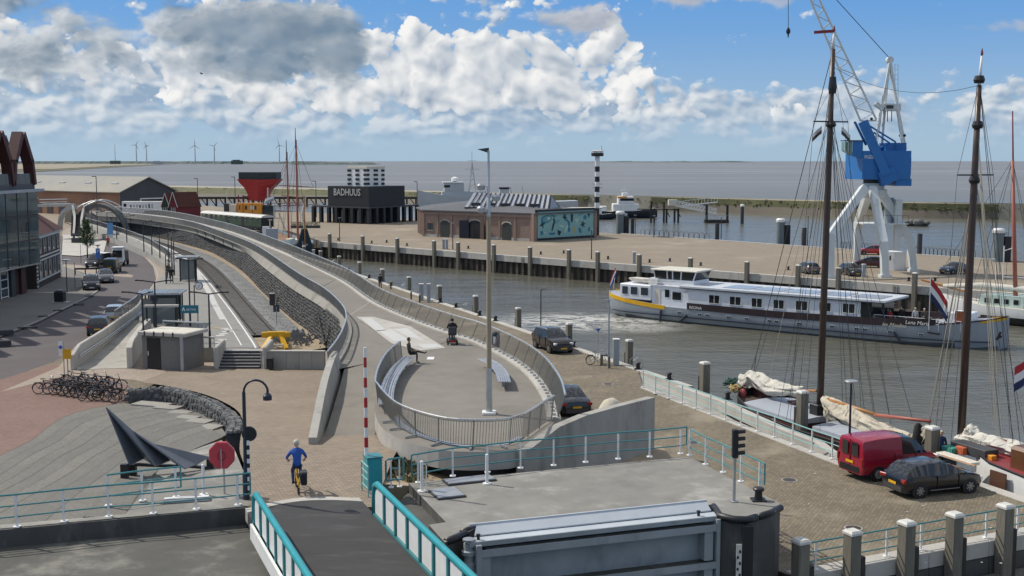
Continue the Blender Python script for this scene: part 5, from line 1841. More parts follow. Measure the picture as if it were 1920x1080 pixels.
for zz in (-1.35,-2.6):
 a, c = A4b + D4 * 3.0, A4b + D4 * L4
 b = MB(); b.beam(a+N4*.62+V((0,0,zz)),c+N4*.62+V((0,0,zz)),.34,.26); b.obj('timber_wale',WOOD,t,world=1)
ps = []
for px, py, lb in ((1502,1009,'leftmost'),(1599,992,'second from the left'),(1701,974,'third from the left'),(1791,960,'fourth from the left'),(1886,944,'rightmost')):
 A = A4b + N4 * .62
 s, z = onplane(px,py,A,D4)
 q = timber_post(lb+' white capped timber post in the foreground row at bottom right',A+D4*s,min(1.45,max(1.0,z)),None,w=.46,rz=math.atan2(D4.y,D4.x),zb=-4.5)
rl = [A4b+D4*s+V((0,0,.02))for s in(.2,1.0,4.6,7.2,9.6,L4-.2)]
s1 = [onplane(px,1040,A4b,D4)[0]for px in(1529,1662,1726,1847,1905)]
rl = [A4b+D4*s+V((0,0,.02))for s in s1]
teal_railing('three bar teal railing behind the foreground timber posts',[A4b+D4*.1+V((0,0,.02))]+rl+[A4b+D4*(L4-.1)+V((0,0,.02))],posts=rl,hgt=1.0,bend1=False)
rnd = random.Random(44)
for k, (px,py) in enumerate(((1300,830),(1480,900),(1140,720),(1600,990),(1010,690))):
 p = G(px,py,.004)
 t = top('manhole_cover',ORD[k]+' dark round manhole cover counted from the right on the near quay' if 0 else('dark iron manhole cover right of the wedge wall','dark iron manhole cover in the middle of the quay left of the red van','dark iron manhole cover beside the loop railing','dark iron manhole cover near the foreground timber posts','dark iron manhole cover in front of the brown SUV')[k],'manhole',p)
 MB().lathe([(.36,0),(.36,.008)],18).obj('frame',CONC,t); MB().lathe([(.30,.009),(.30,.014)],18).obj('lid',RAILM,t)
b = MB()
for k in range(130):
 px, py = rnd.uniform(1100,1900), rnd.uniform(700,1060)
 p = G(px,py,.012)
 if (p-A1).dot(N1) > -.8 or (px<1470 and py>830):
  continue
 r = rnd.uniform(.02,.07)
 b.add([(p.x+r*rnd.uniform(.6,1.2)*math.cos(a),p.y+r*rnd.uniform(.6,1.2)*math.sin(a),.012)for a in(0,1,2.1,3.2,4.2,5.3)],[(0,1,2,3,4,5)])
stuff(tag(b.obj('droppings',CAPW),'scattered white specks on the brick quay','specks'))
# ================================================================= VEHICLES
def hdg(a,b_):
 return math.atan2(b_.y-a.y,b_.x-a.x)
def by_right_wheels(pr,pf,W):
 d = flat(pf-pr)
 m = (pr+pf) * .5
 c = m + V((-d.y,d.x,0)) * (W/2)
 return V((c.x,c.y,0.004)), math.atan2(d.y,d.x)
BLK = paint('black_car_paint',(0.008,0.009,0.013),.18)
c, a = by_right_wheels(G(1729,935),G(1814,926),1.73)
t = make_car('parked_car','black hatchback parked beside the red van on the quay','hatch',4.06,1.73,1.45,BLK,c,a,wheel_r=.32)
for s in (-1,1):
 MB().bx(-.75,.75,s*.868-.006,s*.868+.006,.30,.325).obj('sill_trim',RIM,t)
p = G(1647,903)
ra = R(23)
d = V((math.cos(ra),math.sin(ra),0))
c = p + d * (4.44*.30) + V((-d.y,d.x,0)) * .9
t = make_car('parked_van','crimson delivery van parked behind the black hatchback','van',4.44,1.81,1.94,REDV,V((c.x,c.y,.004)),ra,blank=(1,2,3,4,5),wheel_r=.32)
for s in (-1,1):
 b = MB(); b.box((-2.222,s*.34,1.42),(.012,.40,.62)); b.obj('rear_door_window',GLASS,t,bevel=.005)
 b = MB(); b.bx(-1.95,.35,s*.905-.008,s*.905+.008,.98,1.0); b.obj('slide_rail',DKRED,t)
MB().bx(-2.235,-2.2,-.008,.008,.55,1.82).obj('door_gap',BLACK,t)
BRN = paint('dark_brown_car_paint',(0.022,0.017,0.017),.25)
c, a = by_right_wheels(G(1004,653),G(1027,662),1.82)
make_car('parked_car','dark brown SUV facing us beside the basin on the near quay','suv',4.3,1.82,1.66,BRN,c,a,wheel_r=.35)
p = G(1082,783)
ra = R(104)
d = V((math.cos(ra),math.sin(ra),0))
c = p + d * 2.2
make_car('parked_car','black saloon seen from behind beyond the loop railing','sedan',4.5,1.78,1.46,BLK,V((c.x,c.y,.004)),ra,wheel_r=.32)
GRYC = paint('grey_car_paint',(0.12,0.12,0.125),.25)
DKG = paint('dark_green_grey_car_paint',(0.035,0.042,0.045),.25)
REDC = paint('bright_red_car_paint',(0.50,0.03,0.03),.25)
MRC = paint('maroon_car_paint',(0.07,0.008,0.018),.25)
BLUC = paint('slate_blue_car_paint',(0.06,0.085,0.11),.25)
SILC = paint('silver_car_paint',(0.36,0.41,0.46),.25)
for (px,py,rz,kind,pm_,lb) in ((1517,513,100,'hatch',GRYC,'grey hatchback seen from behind on the far quay left of the tall mast'),(1599,517,-82,'hatch',DKG,'dark car facing us beside the far quay edge at the left crane leg'),
         (1637,478,176,'hatch',REDC,'bright red hatchback under the crane near the far water edge'),(1634,502,168,'hatch',MRC,'maroon car parked side on between the crane legs'),(1794,514,-150,'sedan',BLUC,'slate blue car on the far quay right of the crane')):
 p = G(px,py)
 make_car('parked_car',lb,kind,4.2,1.75,1.48,pm_,V((p.x,p.y+.8,.004)),R(rz),plate=YEL)
ls = hdg(G(170,556),G(110,585))
p = G(160,546)
make_car('parked_car','black car facing us, nearer of the two by the kerb below the tree','suv',4.4,1.8,1.6,BLK,V((p.x,p.y+1.8,.01)),ls+.25,plate=CAPW)
p = G(181,532)
make_car('parked_car','grey car behind the black car at the left kerb','hatch',4.2,1.75,1.5,GRYC,V((p.x+.3,p.y+2.2,.01)),ls+.25,plate=CAPW)
rs = hdg(G(140,655),G(245,588))
p = G(178,630)
make_car('parked_car','black car parked against the concrete ramp wall, rear towards us','hatch',4.1,1.75,1.5,BLK,V((p.x-.1,p.y+1.6,.01)),rs+.1)
p = G(208,606)
make_car('parked_car','silver car parked ahead of the black car by the ramp wall','hatch',4.2,1.75,1.5,SILC,V((p.x-.1,p.y+1.6,.01)),rs+.1)
p = G(176,504)
make_car('parked_van','dark van with a pale roof facing us below the parking sign','van',4.6,1.85,1.95,BLK,V((p.x,p.y+1.8,.01)),ls-.25,blank=(1,2,3,4,5),plate=CAPW,roofm=WHITE)
p = G(203,513)
make_car('parked_van','small dark green van seen from behind in the street bend','van',3.9,1.7,1.9,paint('dark_green_van_paint',(.03,.04,.034),.3),V((p.x,p.y+1.6,.01)),R(98),blank=(1,2,3,4))
p = G(216,500)
t = top('road_sweeper','white compact road sweeper truck standing in the street bend','truck',V((p.x,p.y+2,.01)),R(-85))
b = MB(); b.loft([[(-2.0,-.75,.5),(-2.0,.75,.5),(-2.0,.7,1.9),(-2.0,-.7,1.9)],[(.3,-.8,.5),(.3,.8,.5),(.3,.75,2.1),(.3,-.75,2.1)]]); b.obj('hopper',CHARL,t,fix=True,bevel=.05)
b = MB(); b.loft([[(.35,-.8,.5),(.35,.8,.5),(.35,.72,2.35),(.35,-.72,2.35)],[(1.5,-.8,.5),(1.5,.8,.5),(1.25,.7,2.35),(1.25,-.7,2.35)]]); b.obj('cab',WHITE,t,fix=True,bevel=.06)
b = MB(); b.add([(1.51,-.66,1.2),(1.51,.66,1.2),(1.31,.62,2.15),(1.31,-.62,2.15)],[(0,1,2,3)]); b.obj('windscreen',GLASS,t)
b = MB(); b.box((.7,0,2.5),(1.5,1.5,.22)); b.obj('roof_box',WHITE,t,bevel=.05)
for x in (-1.3,.9):
 for s in (-1,1):
  b = MB(); b.tube([(x,s*.62,.38),(x,s*.84,.38)],.38,14); b.obj('wheel',RUBB,t)
b = MB(); b.lathe([(.5,0),(.42,.25),(.1,.3)],12,(1.9,.35,.02)); b.obj('brush',BLACK,t)
# ================================================================= PEOPLE
ca_ = math.atan2(BV.y,BV.x)
p = G(563,927,ZP)
bc = p + BV * .53 + V((0,0,.004))
ra_c = ca_ - R(7)
make_bike('ridden_bicycle','yellow bicycle ridden across the bricks by the man in blue',YEL,bc,ra_c,bag=None)
tb = top('bicycle_pannier','black saddlebag hanging on the right of the yellow bicycle','bag',bc+V((0,0,.4)),ra_c)
b = MB(); b.bx(-.80,-.40,-.30,-.08,-.02,.42); b.obj('bag_body',CBLACK,tb,bevel=.04)
b = MB(); b.bx(-.80,-.40,-.31,-.07,.38,.46); b.obj('bag_flap',CHARL,tb,bevel=.02)
CYC = dict(pelvis=(-.27,0,1.0),chest=(-.10,0,1.42),head=(.02,0,1.72),shL=(-.08,.20,1.46),elL=(.0,.36,1.22),haL=(.20,.30,1.09),shR=(-.08,-.20,1.46),elR=(.0,-.34,1.22),haR=(.20,-.30,1.09),
           hpL=(-.26,.11,.96),knL=(.12,.15,.74),anL=(-.12,.15,.36),toL=(.04,.16,.27),hpR=(-.26,-.11,.96),knR=(.14,-.13,.88),anR=(.02,-.13,.50),toR=(.17,-.14,.42))
person('person','cyclist in a blue shirt and blue trousers riding away',CYC,dict(top=CBLUE,legs=CNAVY,shoe=CBLACK,forearm='skin'),HAIRG,bc,ra_c)
SIT = dict(pelvis=(0,0,.56),chest=(-.06,0,1.0),head=(-.02,0,1.30),shL=(-.05,.19,1.05),elL=(.0,.24,.80),haL=(.24,.10,.74),shR=(-.05,-.19,1.05),elR=(.0,-.24,.80),haR=(.22,-.08,.72),
           hpL=(.06,.10,.54),knL=(.46,.10,.64),anL=(.84,.02,.58),toL=(1.0,.0,.66),hpR=(.06,-.10,.54),knR=(.46,-.10,.54),anR=(.44,-.10,.12),toR=(.62,-.12,.05))
p = G(768,680,ZL)
person('person','person in a dark jacket sitting cross legged on the loop bench',SIT,dict(top=COLIVE,legs=CBLACK,shoe=CBLACK),HAIRD,p,R(-8))
p = G(848,645,ZL)
t = top('mobility_scooter','black mobility scooter seen from behind on the promenade loop','scooter',p,R(96))
b = MB(); b.bx(-.5,.62,-.28,.28,.16,.34); b.obj('chassis',BLACK,t,bevel=.05)
b = MB(); b.bx(-.32,.15,-.26,.26,.58,.68); b.bx(-.38,-.28,-.26,.26,.66,1.12); b.bx(-.12,-.05,-.05,.05,.34,.58); b.obj('seat',CHARL,t,bevel=.03)
b = MB(); b.tube([(.58,0,.3),(.45,0,1.02)],.035,6); b.tube([(.42,-.28,1.02),(.45,0,1.04),(.42,.28,1.02)],.018,5); b.obj('tiller',BLACK,t)
for x, s in ((-.38,-1),(-.38,1),(.5,-1),(.5,1)):
 b = MB(); b.tube([(x,s*.24,.14),(x,s*.33,.14)],.14,12); b.obj('wheel',RUBB,t)
b = MB(); b.bx(-.56,-.5,-.2,.2,.22,.3); b.obj('tail_light',TAIL,t)
SCO = dict(pelvis=(-.10,0,.78),chest=(-.10,0,1.20),head=(-.02,0,1.48),shL=(-.1,.21,1.24),elL=(.08,.30,1.02),haL=(.36,.24,1.04),shR=(-.1,-.21,1.24),elR=(.08,-.30,1.02),haR=(.36,-.24,1.04),
           hpL=(-.05,.11,.76),knL=(.34,.14,.76),anL=(.38,.14,.42),toL=(.54,.14,.38),hpR=(-.05,-.11,.76),knR=(.34,-.14,.76),anR=(.38,-.14,.42),toR=(.54,-.14,.38))
person('person','person in black riding the mobility scooter on the loop',SCO,dict(top=CBLACK,legs=CBLACK,shoe=CBLACK),HAIRD,p,R(96))
p = G(713,543,0)
person('person','person in dark clothes standing on the near quay edge',STAND,dict(top=CBLACK,legs=CNAVY,shoe=CBLACK),HAIRD,V((p.x,p.y,.004)),R(70))
p = G(203,463,.12)
person('person','pedestrian in a red top on the pavement bend',WALK,dict(top=CRED,legs=CBLACK,shoe=CBLACK),HAIRD,p,R(-70))
p = G(322,531,1.0)
person('person','person in black waiting on the platform beside the far shelter',STAND,dict(top=CBLACK,legs=CBLACK,shoe=CBLACK),HAIRD,p,R(-60))
p = G(316,522,1.0)
person('person','person in brown standing behind the waiting traveller in black',STAND,dict(top=COLIVE,legs=CBLACK,shoe=CBLACK),HAIRG,p,R(-40))
# ================================================================= BICYCLES
GRN = mat('bike_grey_paint',(.10,.11,.12),.4,.3,var=.1,scale=4)
bikes = [(72,739,14,BLACK,None,'leftmost bicycle in the rack row, black with a large rear wheel'),(90,739,12,GRN,None,None),(103,741,16,BLACK,RIM,None),(117,743,10,GRN,None,None),(130,745,13,BLACK,RIM,None),(142,746,17,BLACK,None,None),
         (155,752,55,GRN,RIM,'bicycle with a pale front mudguard in the middle of the rack row'),(173,751,50,BLACK,None,None),(184,752,12,BLACK,RIM,None),(199,753,8,BLACK,None,None),(214,757,10,BLACK,RIM,'rightmost bicycle in the rack row, next to the stone wall'),
         (125,723,15,BLACK,None,None),(150,726,12,GRN,None,None),(172,729,10,BLACK,None,None),(196,733,8,BLACK,RIM,None),(110,731,22,BLACK,None,None),(160,738,20,BLACK,None,None),(185,741,25,GRN,None,None),(137,733,8,BLACK,RIM,None)]
for (px,py,rz,fm,fd,lb) in bikes:
 p = G(px,py)
 ra = R(rz)
 c = p + V((math.cos(ra),math.sin(ra),0)) * .53
 make_bike('parked_bicycle',lb or 'dark bicycle packed among others in the rack beside the stone wall',fm,V((c.x,c.y,.006)),ra,group='bicycles parked in the rack' if not lb else None,fender=fd,lean=R(random.uniform(-7,7)))
p = G(1109,684)
make_bike('parked_bicycle','white bicycle leaning by a low post at the near quay edge',WHITE,V((p.x+.45,p.y,.006)),R(8),fender=BLACK,lean=R(5))
# ================================================================= STREET FURNITURE
def lamp_post(name,label,p,h,m=NAVY,arm=1.0,heading=0.0,r=.06,dbl=False,head=(.7,.16,.07),group=None,arms_z=0.0):
 t = top(name,label,'lamp post',p,heading,group)
 MB().lathe([(.11,0),(.11,.25),(r,.3),(r*.8,h)],8).obj('pole',m,t,smooth=True)
 for s in ((-1,1)if dbl else(1,)):
  b = MB(); b.tube([(0,0,h-.12),(s*arm*.3,0,h-.02+arms_z),(s*arm,0,h+arms_z)],.035,6); b.obj('arm',m,t)
  b = MB(); b.box((s*(arm+head[0]/2-.1),0,h+arms_z),head); b.obj('lamp_head',m,t,bevel=.02)
  b = MB(); b.box((s*(arm+head[0]/2-.1),0,h+arms_z-head[2]/2-.01),(head[0]*.7,head[1]*.8,.015)); b.obj('lens',LAMPW,t)
 return t
def z_of(px,py,p):
 return at(px,py,p.y).z - p.z
p = G(917,776,ZL)
t = top('light_mast','tall slender timber and steel light mast on the promenade loop','light mast',p)
z1, z2, z3 = z_of(917,690,p), z_of(919,402,p), z_of(920,282,p)
MB().box((0,0,.06),(.62,.62,.12)).obj('base_plate',WHITE,t,bevel=.02)
MB().lathe([(.15,.12),(.135,z1)],14).obj('steel_foot',GALV,t,smooth=True)
MB().lathe([(.13,z1),(.115,z1+.1),(.09,z2)],14).obj('timber_shaft',mat('mast_timber',(.33,.27,.19),.8,var=.15,scale=3,stretch=(3,3,.2)),t,smooth=True)
MB().lathe([(.095,z2-.1),(.095,z2+.6),(.06,z2+.65),(.05,z3)],12).obj('steel_top',GALV,t,smooth=True)
b = MB(); b.add([(-.5,0,z3+.05),(.02,0,z3+.12),(.02,0,z3-.12),(-.5,.02,z3+.05),(.02,.02,z3+.12),(.02,.02,z3-.12)],[(0,2,1),(3,4,5),(0,1,4,3),(1,2,5,4),(2,0,3,5)]); b.obj('wind_vane',CHARL,t)
for px, py, s in ((905,351,-1),(931,371,1),(912,393,-1)):
 z = z_of(px,py,p)
 b = MB(); b.tube([(0,0,z+.05),(s*.3,0,z)],.025,5); b.obj('bracket',GALV,t)
 b = MB(); b.lathe([(.06,0),(.17,.05),(.19,.22),(.1,.3)],10,(s*.34,-.05,z-.15)); b.obj('spotlight',STEELP,t,smooth=True)
def bench(label,pts,z,w=.55):
 P = spline([G(x,y,z+.45)for x,y in pts],.4)
 t = top('bench',label,'bench',V((P[0].x,P[0].y,z)))
 for k in range(5):
  o = -w / 2 + w * (k+.5) / 5
  b = MB(); Q = offs(P,o); b.wall([q+V((0,0,-.03))for q in offs(Q,.045)],[q.z+.01 for q in Q],.09); b.obj('slat',STEELP,t,world=1,fix=True)
 MB().tube(offs(P,w/2+.02,-.01),.03,6).obj('edge_rail',INOX,t,world=1)
 MB().tube(offs(P,-w/2-.02,-.01),.03,6).obj('edge_rail',INOX,t,world=1)
 for q in resample(P,1.1)[1:-1]:
  b = MB(); b.bx(q.x-.08,q.x+.08,q.y-.08,q.y+.08,z,z+.41); b.obj('leg',CONC,t,world=1)
 return t
bench('curved steel slat bench standing free on the right of the loop',[(905,672),(925,682),(940,698),(946,716)],ZL)
bench('long curved steel slat bench along the left railing of the loop',[(768,668),(747,688),(733,710),(725,735),(724,758)],ZL,w=.6)
for k, poly in enumerate(([(697,597),(676,597),(704,620),(724,618)],[(733,617),(708,619),(740,640),(768,638)],[(762,615),(738,617),(768,632),(797,640)],[(783,646),(795,653),(829,651),(818,644)])):
 sheet('painted_panel',poly,ZL+.012+.001*k if k else 2.945,TACT)
sheet('painted_panel',[(800,674),(802,669),(815,669),(813,674)],ZL+.012,WHITE)
sheet('painted_surround',[(668,594),(700,594),(770,612),(835,652),(790,657),(735,644)],ZL+.006,CONC_L)
p = G(930,653,ZL)
t = top('litter_bin','black litter bin with a white label hanging on the promenade railing','bin',p)
b = MB(); b.lathe([(.2,0.05),(.24,.1),(.24,.85),(.18,.98),(.05,1.02)],12); b.obj('bin_body',NAVY,t,smooth=True)
b = MB(); b.bx(-.16,-.02,-.245,-.235,.3,.75); b.obj('bin_label',WHITE,t)
p = G(462,936,ZP)
t = top('swan_neck_lamp','black swan neck street lamp beside the sloping road','lamp post',p)
hh = z_of(458,735,p)
MB().lathe([(.12,0),(.12,.9),(.075,1.0),(.06,hh)],10).obj('pole',NAVY,t,smooth=True)
rr_ = .42
MB().tube([(0,0,hh-.1)]+[(rr_-rr_*math.cos(R(a)),0,hh+rr_*math.sin(R(a)))for a in range(0,190,18)],.04,8).obj('swan_neck',NAVY,t,smooth='all')
MB().lathe([(.16,-.28),(.15,-.12),(.05,-.02),(.03,.06)],12,(2*rr_-.02,0,hh)).obj('lamp_shade',NAVY,t,smooth=True)
b = MB(); b.lathe([(.24,0),(.27,.03),(.24,.06)],18); b.xf(Matrix.Rotation(R(90),4,'X')); b.xf(Matrix.Translation((.16,0,z_of(465,813,p)))); b.obj('round_sign',BLACK,t)
t = top('striped_gauge','narrow black and white striped marker beside the swan neck lamp','marker',p+V((.13,-.1,0)))
for k in range(12):
 b = MB(); b.bx(-.045,.045,-.03,.03,.2+k*.16,.36+k*.16); b.obj('band',BLACK if k%2==0 else WHITE,t)
p = G(421,926,ZP)
t = top('lifebuoy_box','red octagonal lifebuoy box on a grey pole','lifebuoy box',p)
zc = z_of(418,853,p)
MB().lathe([(.035,0),(.035,zc)],8).obj('pole',GALV,t)
b = MB(); r = .47
oc = [(-.05+r*math.cos(R(22.5+45*k))*1.0,r*math.sin(R(22.5+45*k))*1.08)for k in range(8)]
rings = [[(x,-.10+.0,zc+z)for x,z in oc],[(x,-.05,zc+z)for x,z in[(q[0]*1.04,q[1]*1.04)for q in oc]],[(x,.10,zc+z)for x,z in oc]]
b.loft(rings,flip=True); b.obj('octagon_case',mat('lifebuoy_red',(.52,.05,.07),.4,var=.06,scale=4),t,bevel=.02,fix=True)
MB().tube([(-.05,-.13,zc-.45),(-.05,-.13,zc+.25)],.022,6).obj('strap_bar',GALV,t)
b = MB(); b.tube([(-.05+.13*math.cos(a),-.115,zc-.02+.17*math.sin(a))for a in[2*math.pi*i/14 for i in range(14)]],.012,5,closed=True); b.obj('handle_ring',DKRED,t)
p = G(350,940,ZP)
t = top('board','white folded metal board lying on the paving behind the left railing','board',p)
b = MB(); b.box((0,0,.06),(1.55,.35,.12),R(14)); b.obj('board_body',STEELP,t,bevel=.02)
b = MB(); b.box((0,.02,.14),(1.5,.22,.02),R(14)); b.obj('board_lid',WHITE,t)
p = G(1376,941,ZP)
t = top('traffic_light','grey pole with a black four lamp signal head on the lock platform','traffic light',p)
z0, z1 = z_of(1376,858,p), z_of(1380,805,p)
MB().lathe([(.14,0),(.14,.04),(.055,.05),(.055,z0-.1),(.08,z0)],10).obj('pole',GALV,t,smooth=True)
MB().bx(-.10,.10,-.12,.12,z0,z1).obj('signal_head',BLACK,t,bevel=.02)
for k in range(4):
 z = z0 + (z1-z0) * (k+.55) / 4
 b = MB()
 b.loft([[(.10,.09*math.cos(a),z+.09*math.sin(a))for a in[R(q)for q in range(-20,201,22)]],[(.34,.085*math.cos(a),z+.03+.085*math.sin(a))for a in[R(q)for q in range(-20,201,22)]]],caps=False,closed=False)
 b.loft([[(.10,.078*math.cos(a),z+.078*math.sin(a))for a in[R(q)for q in range(-20,201,22)]],[(.34,.073*math.cos(a),z+.03+.073*math.sin(a))for a in[R(q)for q in range(-20,201,22)]]],caps=False,closed=False,flip=True)
 b.obj('visor',BLACK,t,smooth='all')
 b = MB(); b.tube([(.09,0,z),(.105,0,z)],.07,12); b.obj('lens',CHARL,t)
bollard(G(1422,938,ZP),'rusty dark bollard at the right corner of the lock platform',None)
p = G(1591,880)
lamp_h = z_of(1592,715,p)
t = top('quay_lamp','thin dark lamp post with a flat disc head behind the red van','lamp post',V((p.x,p.y,.004)))
MB().lathe([(.07,0),(.06,1),(.045,lamp_h)],8).obj('pole',NAVY,t,smooth=True)
MB().lathe([(.05,lamp_h-.1),(.30,lamp_h),(.28,lamp_h+.04),(.05,lamp_h+.06)],14).obj('lamp_disc',GALV,t,smooth=True)
p = G(1014,628)
lamp_post('quay_lamp','thin dark lamp post behind the brown SUV',V((p.x,p.y,0)),z_of(1014,543,p),arm=.25,head=(.4,.12,.05),r=.05)
p = G(1141,690)
t = top('quay_lamp','pale lamp post with a timber guard beside the white bicycle','lamp post',V((p.x,p.y,0)))
hh = z_of(1139,562,p)
MB().lathe([(.07,0),(.045,hh)],8).obj('pole',HULLG,t,smooth=True)
MB().box((-.1,0,hh),(.5,.14,.06)).obj('lamp_head',STEELP,t)
MB().box((.03,-.1,.4),(.16,.1,.8)).obj('timber_guard',WOOD,t)
p = G(1121,680)
t = top('sign_post','thin post with a small blue triangular plate above the white bicycle','sign',V((p.x,p.y,0)))
hh = z_of(1122,622,p)
MB().lathe([(.03,0),(.03,hh)],6).obj('pole',GALV,t)
b = MB(); b.add([(-.2,0,hh+.22),(.2,0,hh+.22),(0,0,hh-.02),(-.2,.02,hh+.22),(.2,.02,hh+.22),(0,.02,hh-.02)],[(0,2,1),(3,4,5),(0,1,4,3),(1,2,5,4),(2,0,3,5)]); b.obj('plate',mat('sign_blue',(.05,.14,.42),.4,var=0),t)
p = G(1128,685)
t = top('timber_stump','short timber stump in front of the white bicycle','post',V((p.x,p.y,0)))
MB().box((0,0,.4),(.2,.2,.8)).obj('stump',WOOD,t,bevel=.03)
for px, py, ph, w_, lb in ((1155,685,637,.42,'pale grey power pillar with white cap beside the quay post'),(921,563,0,0,None),(790,563,533,.45,'wide pale blue power cabinet on the near quay'),(804,567,533,.36,'narrow pale blue power cabinet on the near quay'),(588,482,469,.4,'pale power cabinet on the near quay beside the wooden ship')):
 if not lb:
  continue
 p = G(px,py)
 hh = z_of(px,ph,p)
 t = top('power_pillar',lb,'power pillar',V((p.x,p.y,0)))
 MB().box((0,0,hh/2),(w_,w_*.8,hh)).obj('cabinet',HULLG,t,bevel=.03)
 MB().box((0,0,hh+.04),(w_+.06,w_*.8+.06,.08)).obj('cap',WHITE,t,bevel=.02)
for px, py, lb in ((771,561,'short dark post with a pale top on the quay left of the blue cabinets'),(787,567,'short dark post directly in front of the wide blue cabinet'),(733,542,'thin yellow topped post on the near quay beside the standing person')):
 p = G(px,py)
 t = top('quay_marker',lb,'post',V((p.x,p.y,0)))
 MB().lathe([(.08,0),(.08,.75)],8).obj('post_body',WOODD,t); MB().lathe([(.085,.75),(.085,.9)],8).obj('post_top',YEL if px==733 else CAPW,t)
for px, py, lb in ((752,543,'bent steel ladder rail at the quay edge near the standing person'),(622,497,'bent steel ladder rail at the quay edge near the wooden ship'),(868,582,'bent steel ladder rail on the near quay left of the light mast'),(1181,688,'bent steel ladder rail beside the quay post left of the teal railing')):
 p = G(px,py)
 t = top('quay_ladder',lb,'ladder',V((p.x,p.y,0)))
 for s in (0,.5):
  q = D1 * -s
  MB().tube([q,q+V((0,0,.5)),q+N1*.35+V((0,0,.75)),q+N1*.7+V((0,0,.4)),q+N1*.8+V((0,0,-2))],.025,6).obj('handrail',GALV,t)
 for k in range(6):
  MB().tube([N1*.8+V((0,0,-.3-k*.3)),N1*.8-D1*.5+V((0,0,-.3-k*.3))],.018,5).obj('rung',GALV,t)
p = G(1188,778,0)
q0 = V((E1.x,E1.y,0)) - dwd * 2.6 + nw_ * 1.2
t = top('covered_dinghy','small boat under a white tarpaulin standing behind the wedge wall','boat',q0,math.atan2(dwd.y,dwd.x))
b = MB()
rings = []
for i in range(9):
 u = i / 8
 w_ = .62 * math.sin(math.pi*(.12+.88*u)*.62+.35)
 zb_, zt_ = 1.0 + .2 * u, 2.35 + 1.05 * math.sin(math.pi*(.1+.8*u)) * .75
 rings.append([(-1.1+2.0*u+.05*math.sin(5*k+i),w_*math.cos(a)*(1+.06*math.sin(3*k+2*i)),zb_+(zt_-zb_)*(.5+.5*math.sin(a))+.03*math.sin(7*k))for k,a in enumerate([2*math.pi*j/12 for j in range(12)])])
b.loft(rings); b.obj('tarpaulin',SAIL,t,smooth='all',fix=True)
b = MB(); b.bx(-.9,.8,-.45,.45,.004,1.25); b.obj('trestle',WOODD,t)
sy = G(240,893,ZP).y + .6
def sp(px,py,o=0):
 return at(px,py,sy+o)
T_, S_, U_ = sp(199,764,.2), sp(248,808,.25), sp(287,832,.2)
bq = [sp(243,873,-.1),sp(270,860,.8),sp(293,874,-.2),sp(320,863,.8),sp(347,879,-.2),sp(370,871,.5),sp(393,857,.9)]
t = top('steel_sculpture','dark grey folded steel sculpture shaped like a pointed fan','sculpture',V((T_.x+1.0,sy,ZP-.2)))
SCM = mat('sculpture_steel',(.15,.165,.19),.4,.25,var=.15,scale=2)
for f in ((T_,bq[0],bq[1]),(T_,bq[1],bq[2]),(T_,bq[2],S_),(S_,bq[2],bq[3]),(S_,bq[3],bq[4]),(S_,bq[4],U_),(U_,bq[4],bq[5]),(U_,bq[5],bq[6])):
 b = MB()
 n_ = (f[1]-f[0]).cross(f[2]-f[0]).normalized() * .025
 b.add([q+n_ for q in f]+[q-n_ for q in f],[(0,1,2),(5,4,3),(0,3,4,1),(1,4,5,2),(2,5,3,0)])
 b.obj('folded_plate',SCM,t,world=1,fix=True)
for px, o in ((233,-.15),(249,.35)):
 q = sp(px,870,o); b = MB(); b.bx(q.x-.13,q.x+.13,q.y-.1,q.y+.1,ZP-.35,q.z); b.obj('leg',BLACK,t,world=1)
for a, c in ((sp(252,871,.3),sp(330,874,.5)),(sp(330,872,.5),sp(398,878,.8))):
 b = MB(); b.beam(a,c,.14,.1); b.obj('base_beam',BLACK,t,world=1)
q = sp(396,872,.9); b = MB(); b.bx(q.x-.16,q.x+.1,q.y-.1,q.y+.2,1.6,q.z+.25); b.obj('leg',BLACK,t,world=1)
# ================================================================= STATION
a, c, a2, c2 = G(408,692,0), G(486,692,0), G(405,652,1.0), G(484,652,1.0)
t = top('station_stairs','six dark steps up to the station platform','stairs',a)
d = flat(c-a)
up = V((-d.y,d.x,0))
ln = 1.9
for k in range(6):
 z = 1.0 * (k+1) / 6
 p, q = a + up * (ln*k/6), c + up * (ln*k/6)
 b = MB(); b.prism([xy(p),xy(q),xy(q+up*(ln-ln*k/6+.8)),xy(p+up*(ln-ln*k/6+.8))],-.05,z); b.mi = [0,1] + [0] * 4
 b.obj('step',[CHARL,CONC],t,world=1)
 b = MB(); b.beam(p+V((0,0,z+.004))+up*.04,q+V((0,0,z+.004))+up*.04,.07,.012); b.obj('nosing',STEELP,t,world=1)
for p0, lb in ((a-d*.25,'left'),(c+d*.25,'right')):
 b = MB()
 w_ = [p0-up*.1,p0+up*(ln+.3)]
 b.wall([V((q.x,q.y,-.05))for q in w_],[1.55,1.75],.34)
 b.obj('stair_cheek',CONC_L,t,world=1,fix=True,bevel=.08)
ka, kb = G(268,691,0), G(346,696,0)
kd = flat(kb-ka)
ku = V((-kd.y,kd.x,0))
kw = (kb-ka).length
t = top('utility_kiosk','small grey utility kiosk with a black door in front of the platform','kiosk',ka,0)
b = MB(); b.prism([xy(ka),xy(kb),xy(kb+ku*2.4),xy(ka+ku*2.4)],0,2.35); b.obj('wall',mat('kiosk_render',(.20,.195,.185),.9,var=.15,scale=5,bump=.01),t,world=1)
b = MB(); b.prism([xy(ka-kd*.15-ku*.25),xy(kb+kd*.25-ku*.25),xy(kb+ku*2.6+kd*.25),xy(ka+ku*2.6-kd*.15)],2.36,2.58); b.obj('roof_edge',CONC_L,t,world=1)
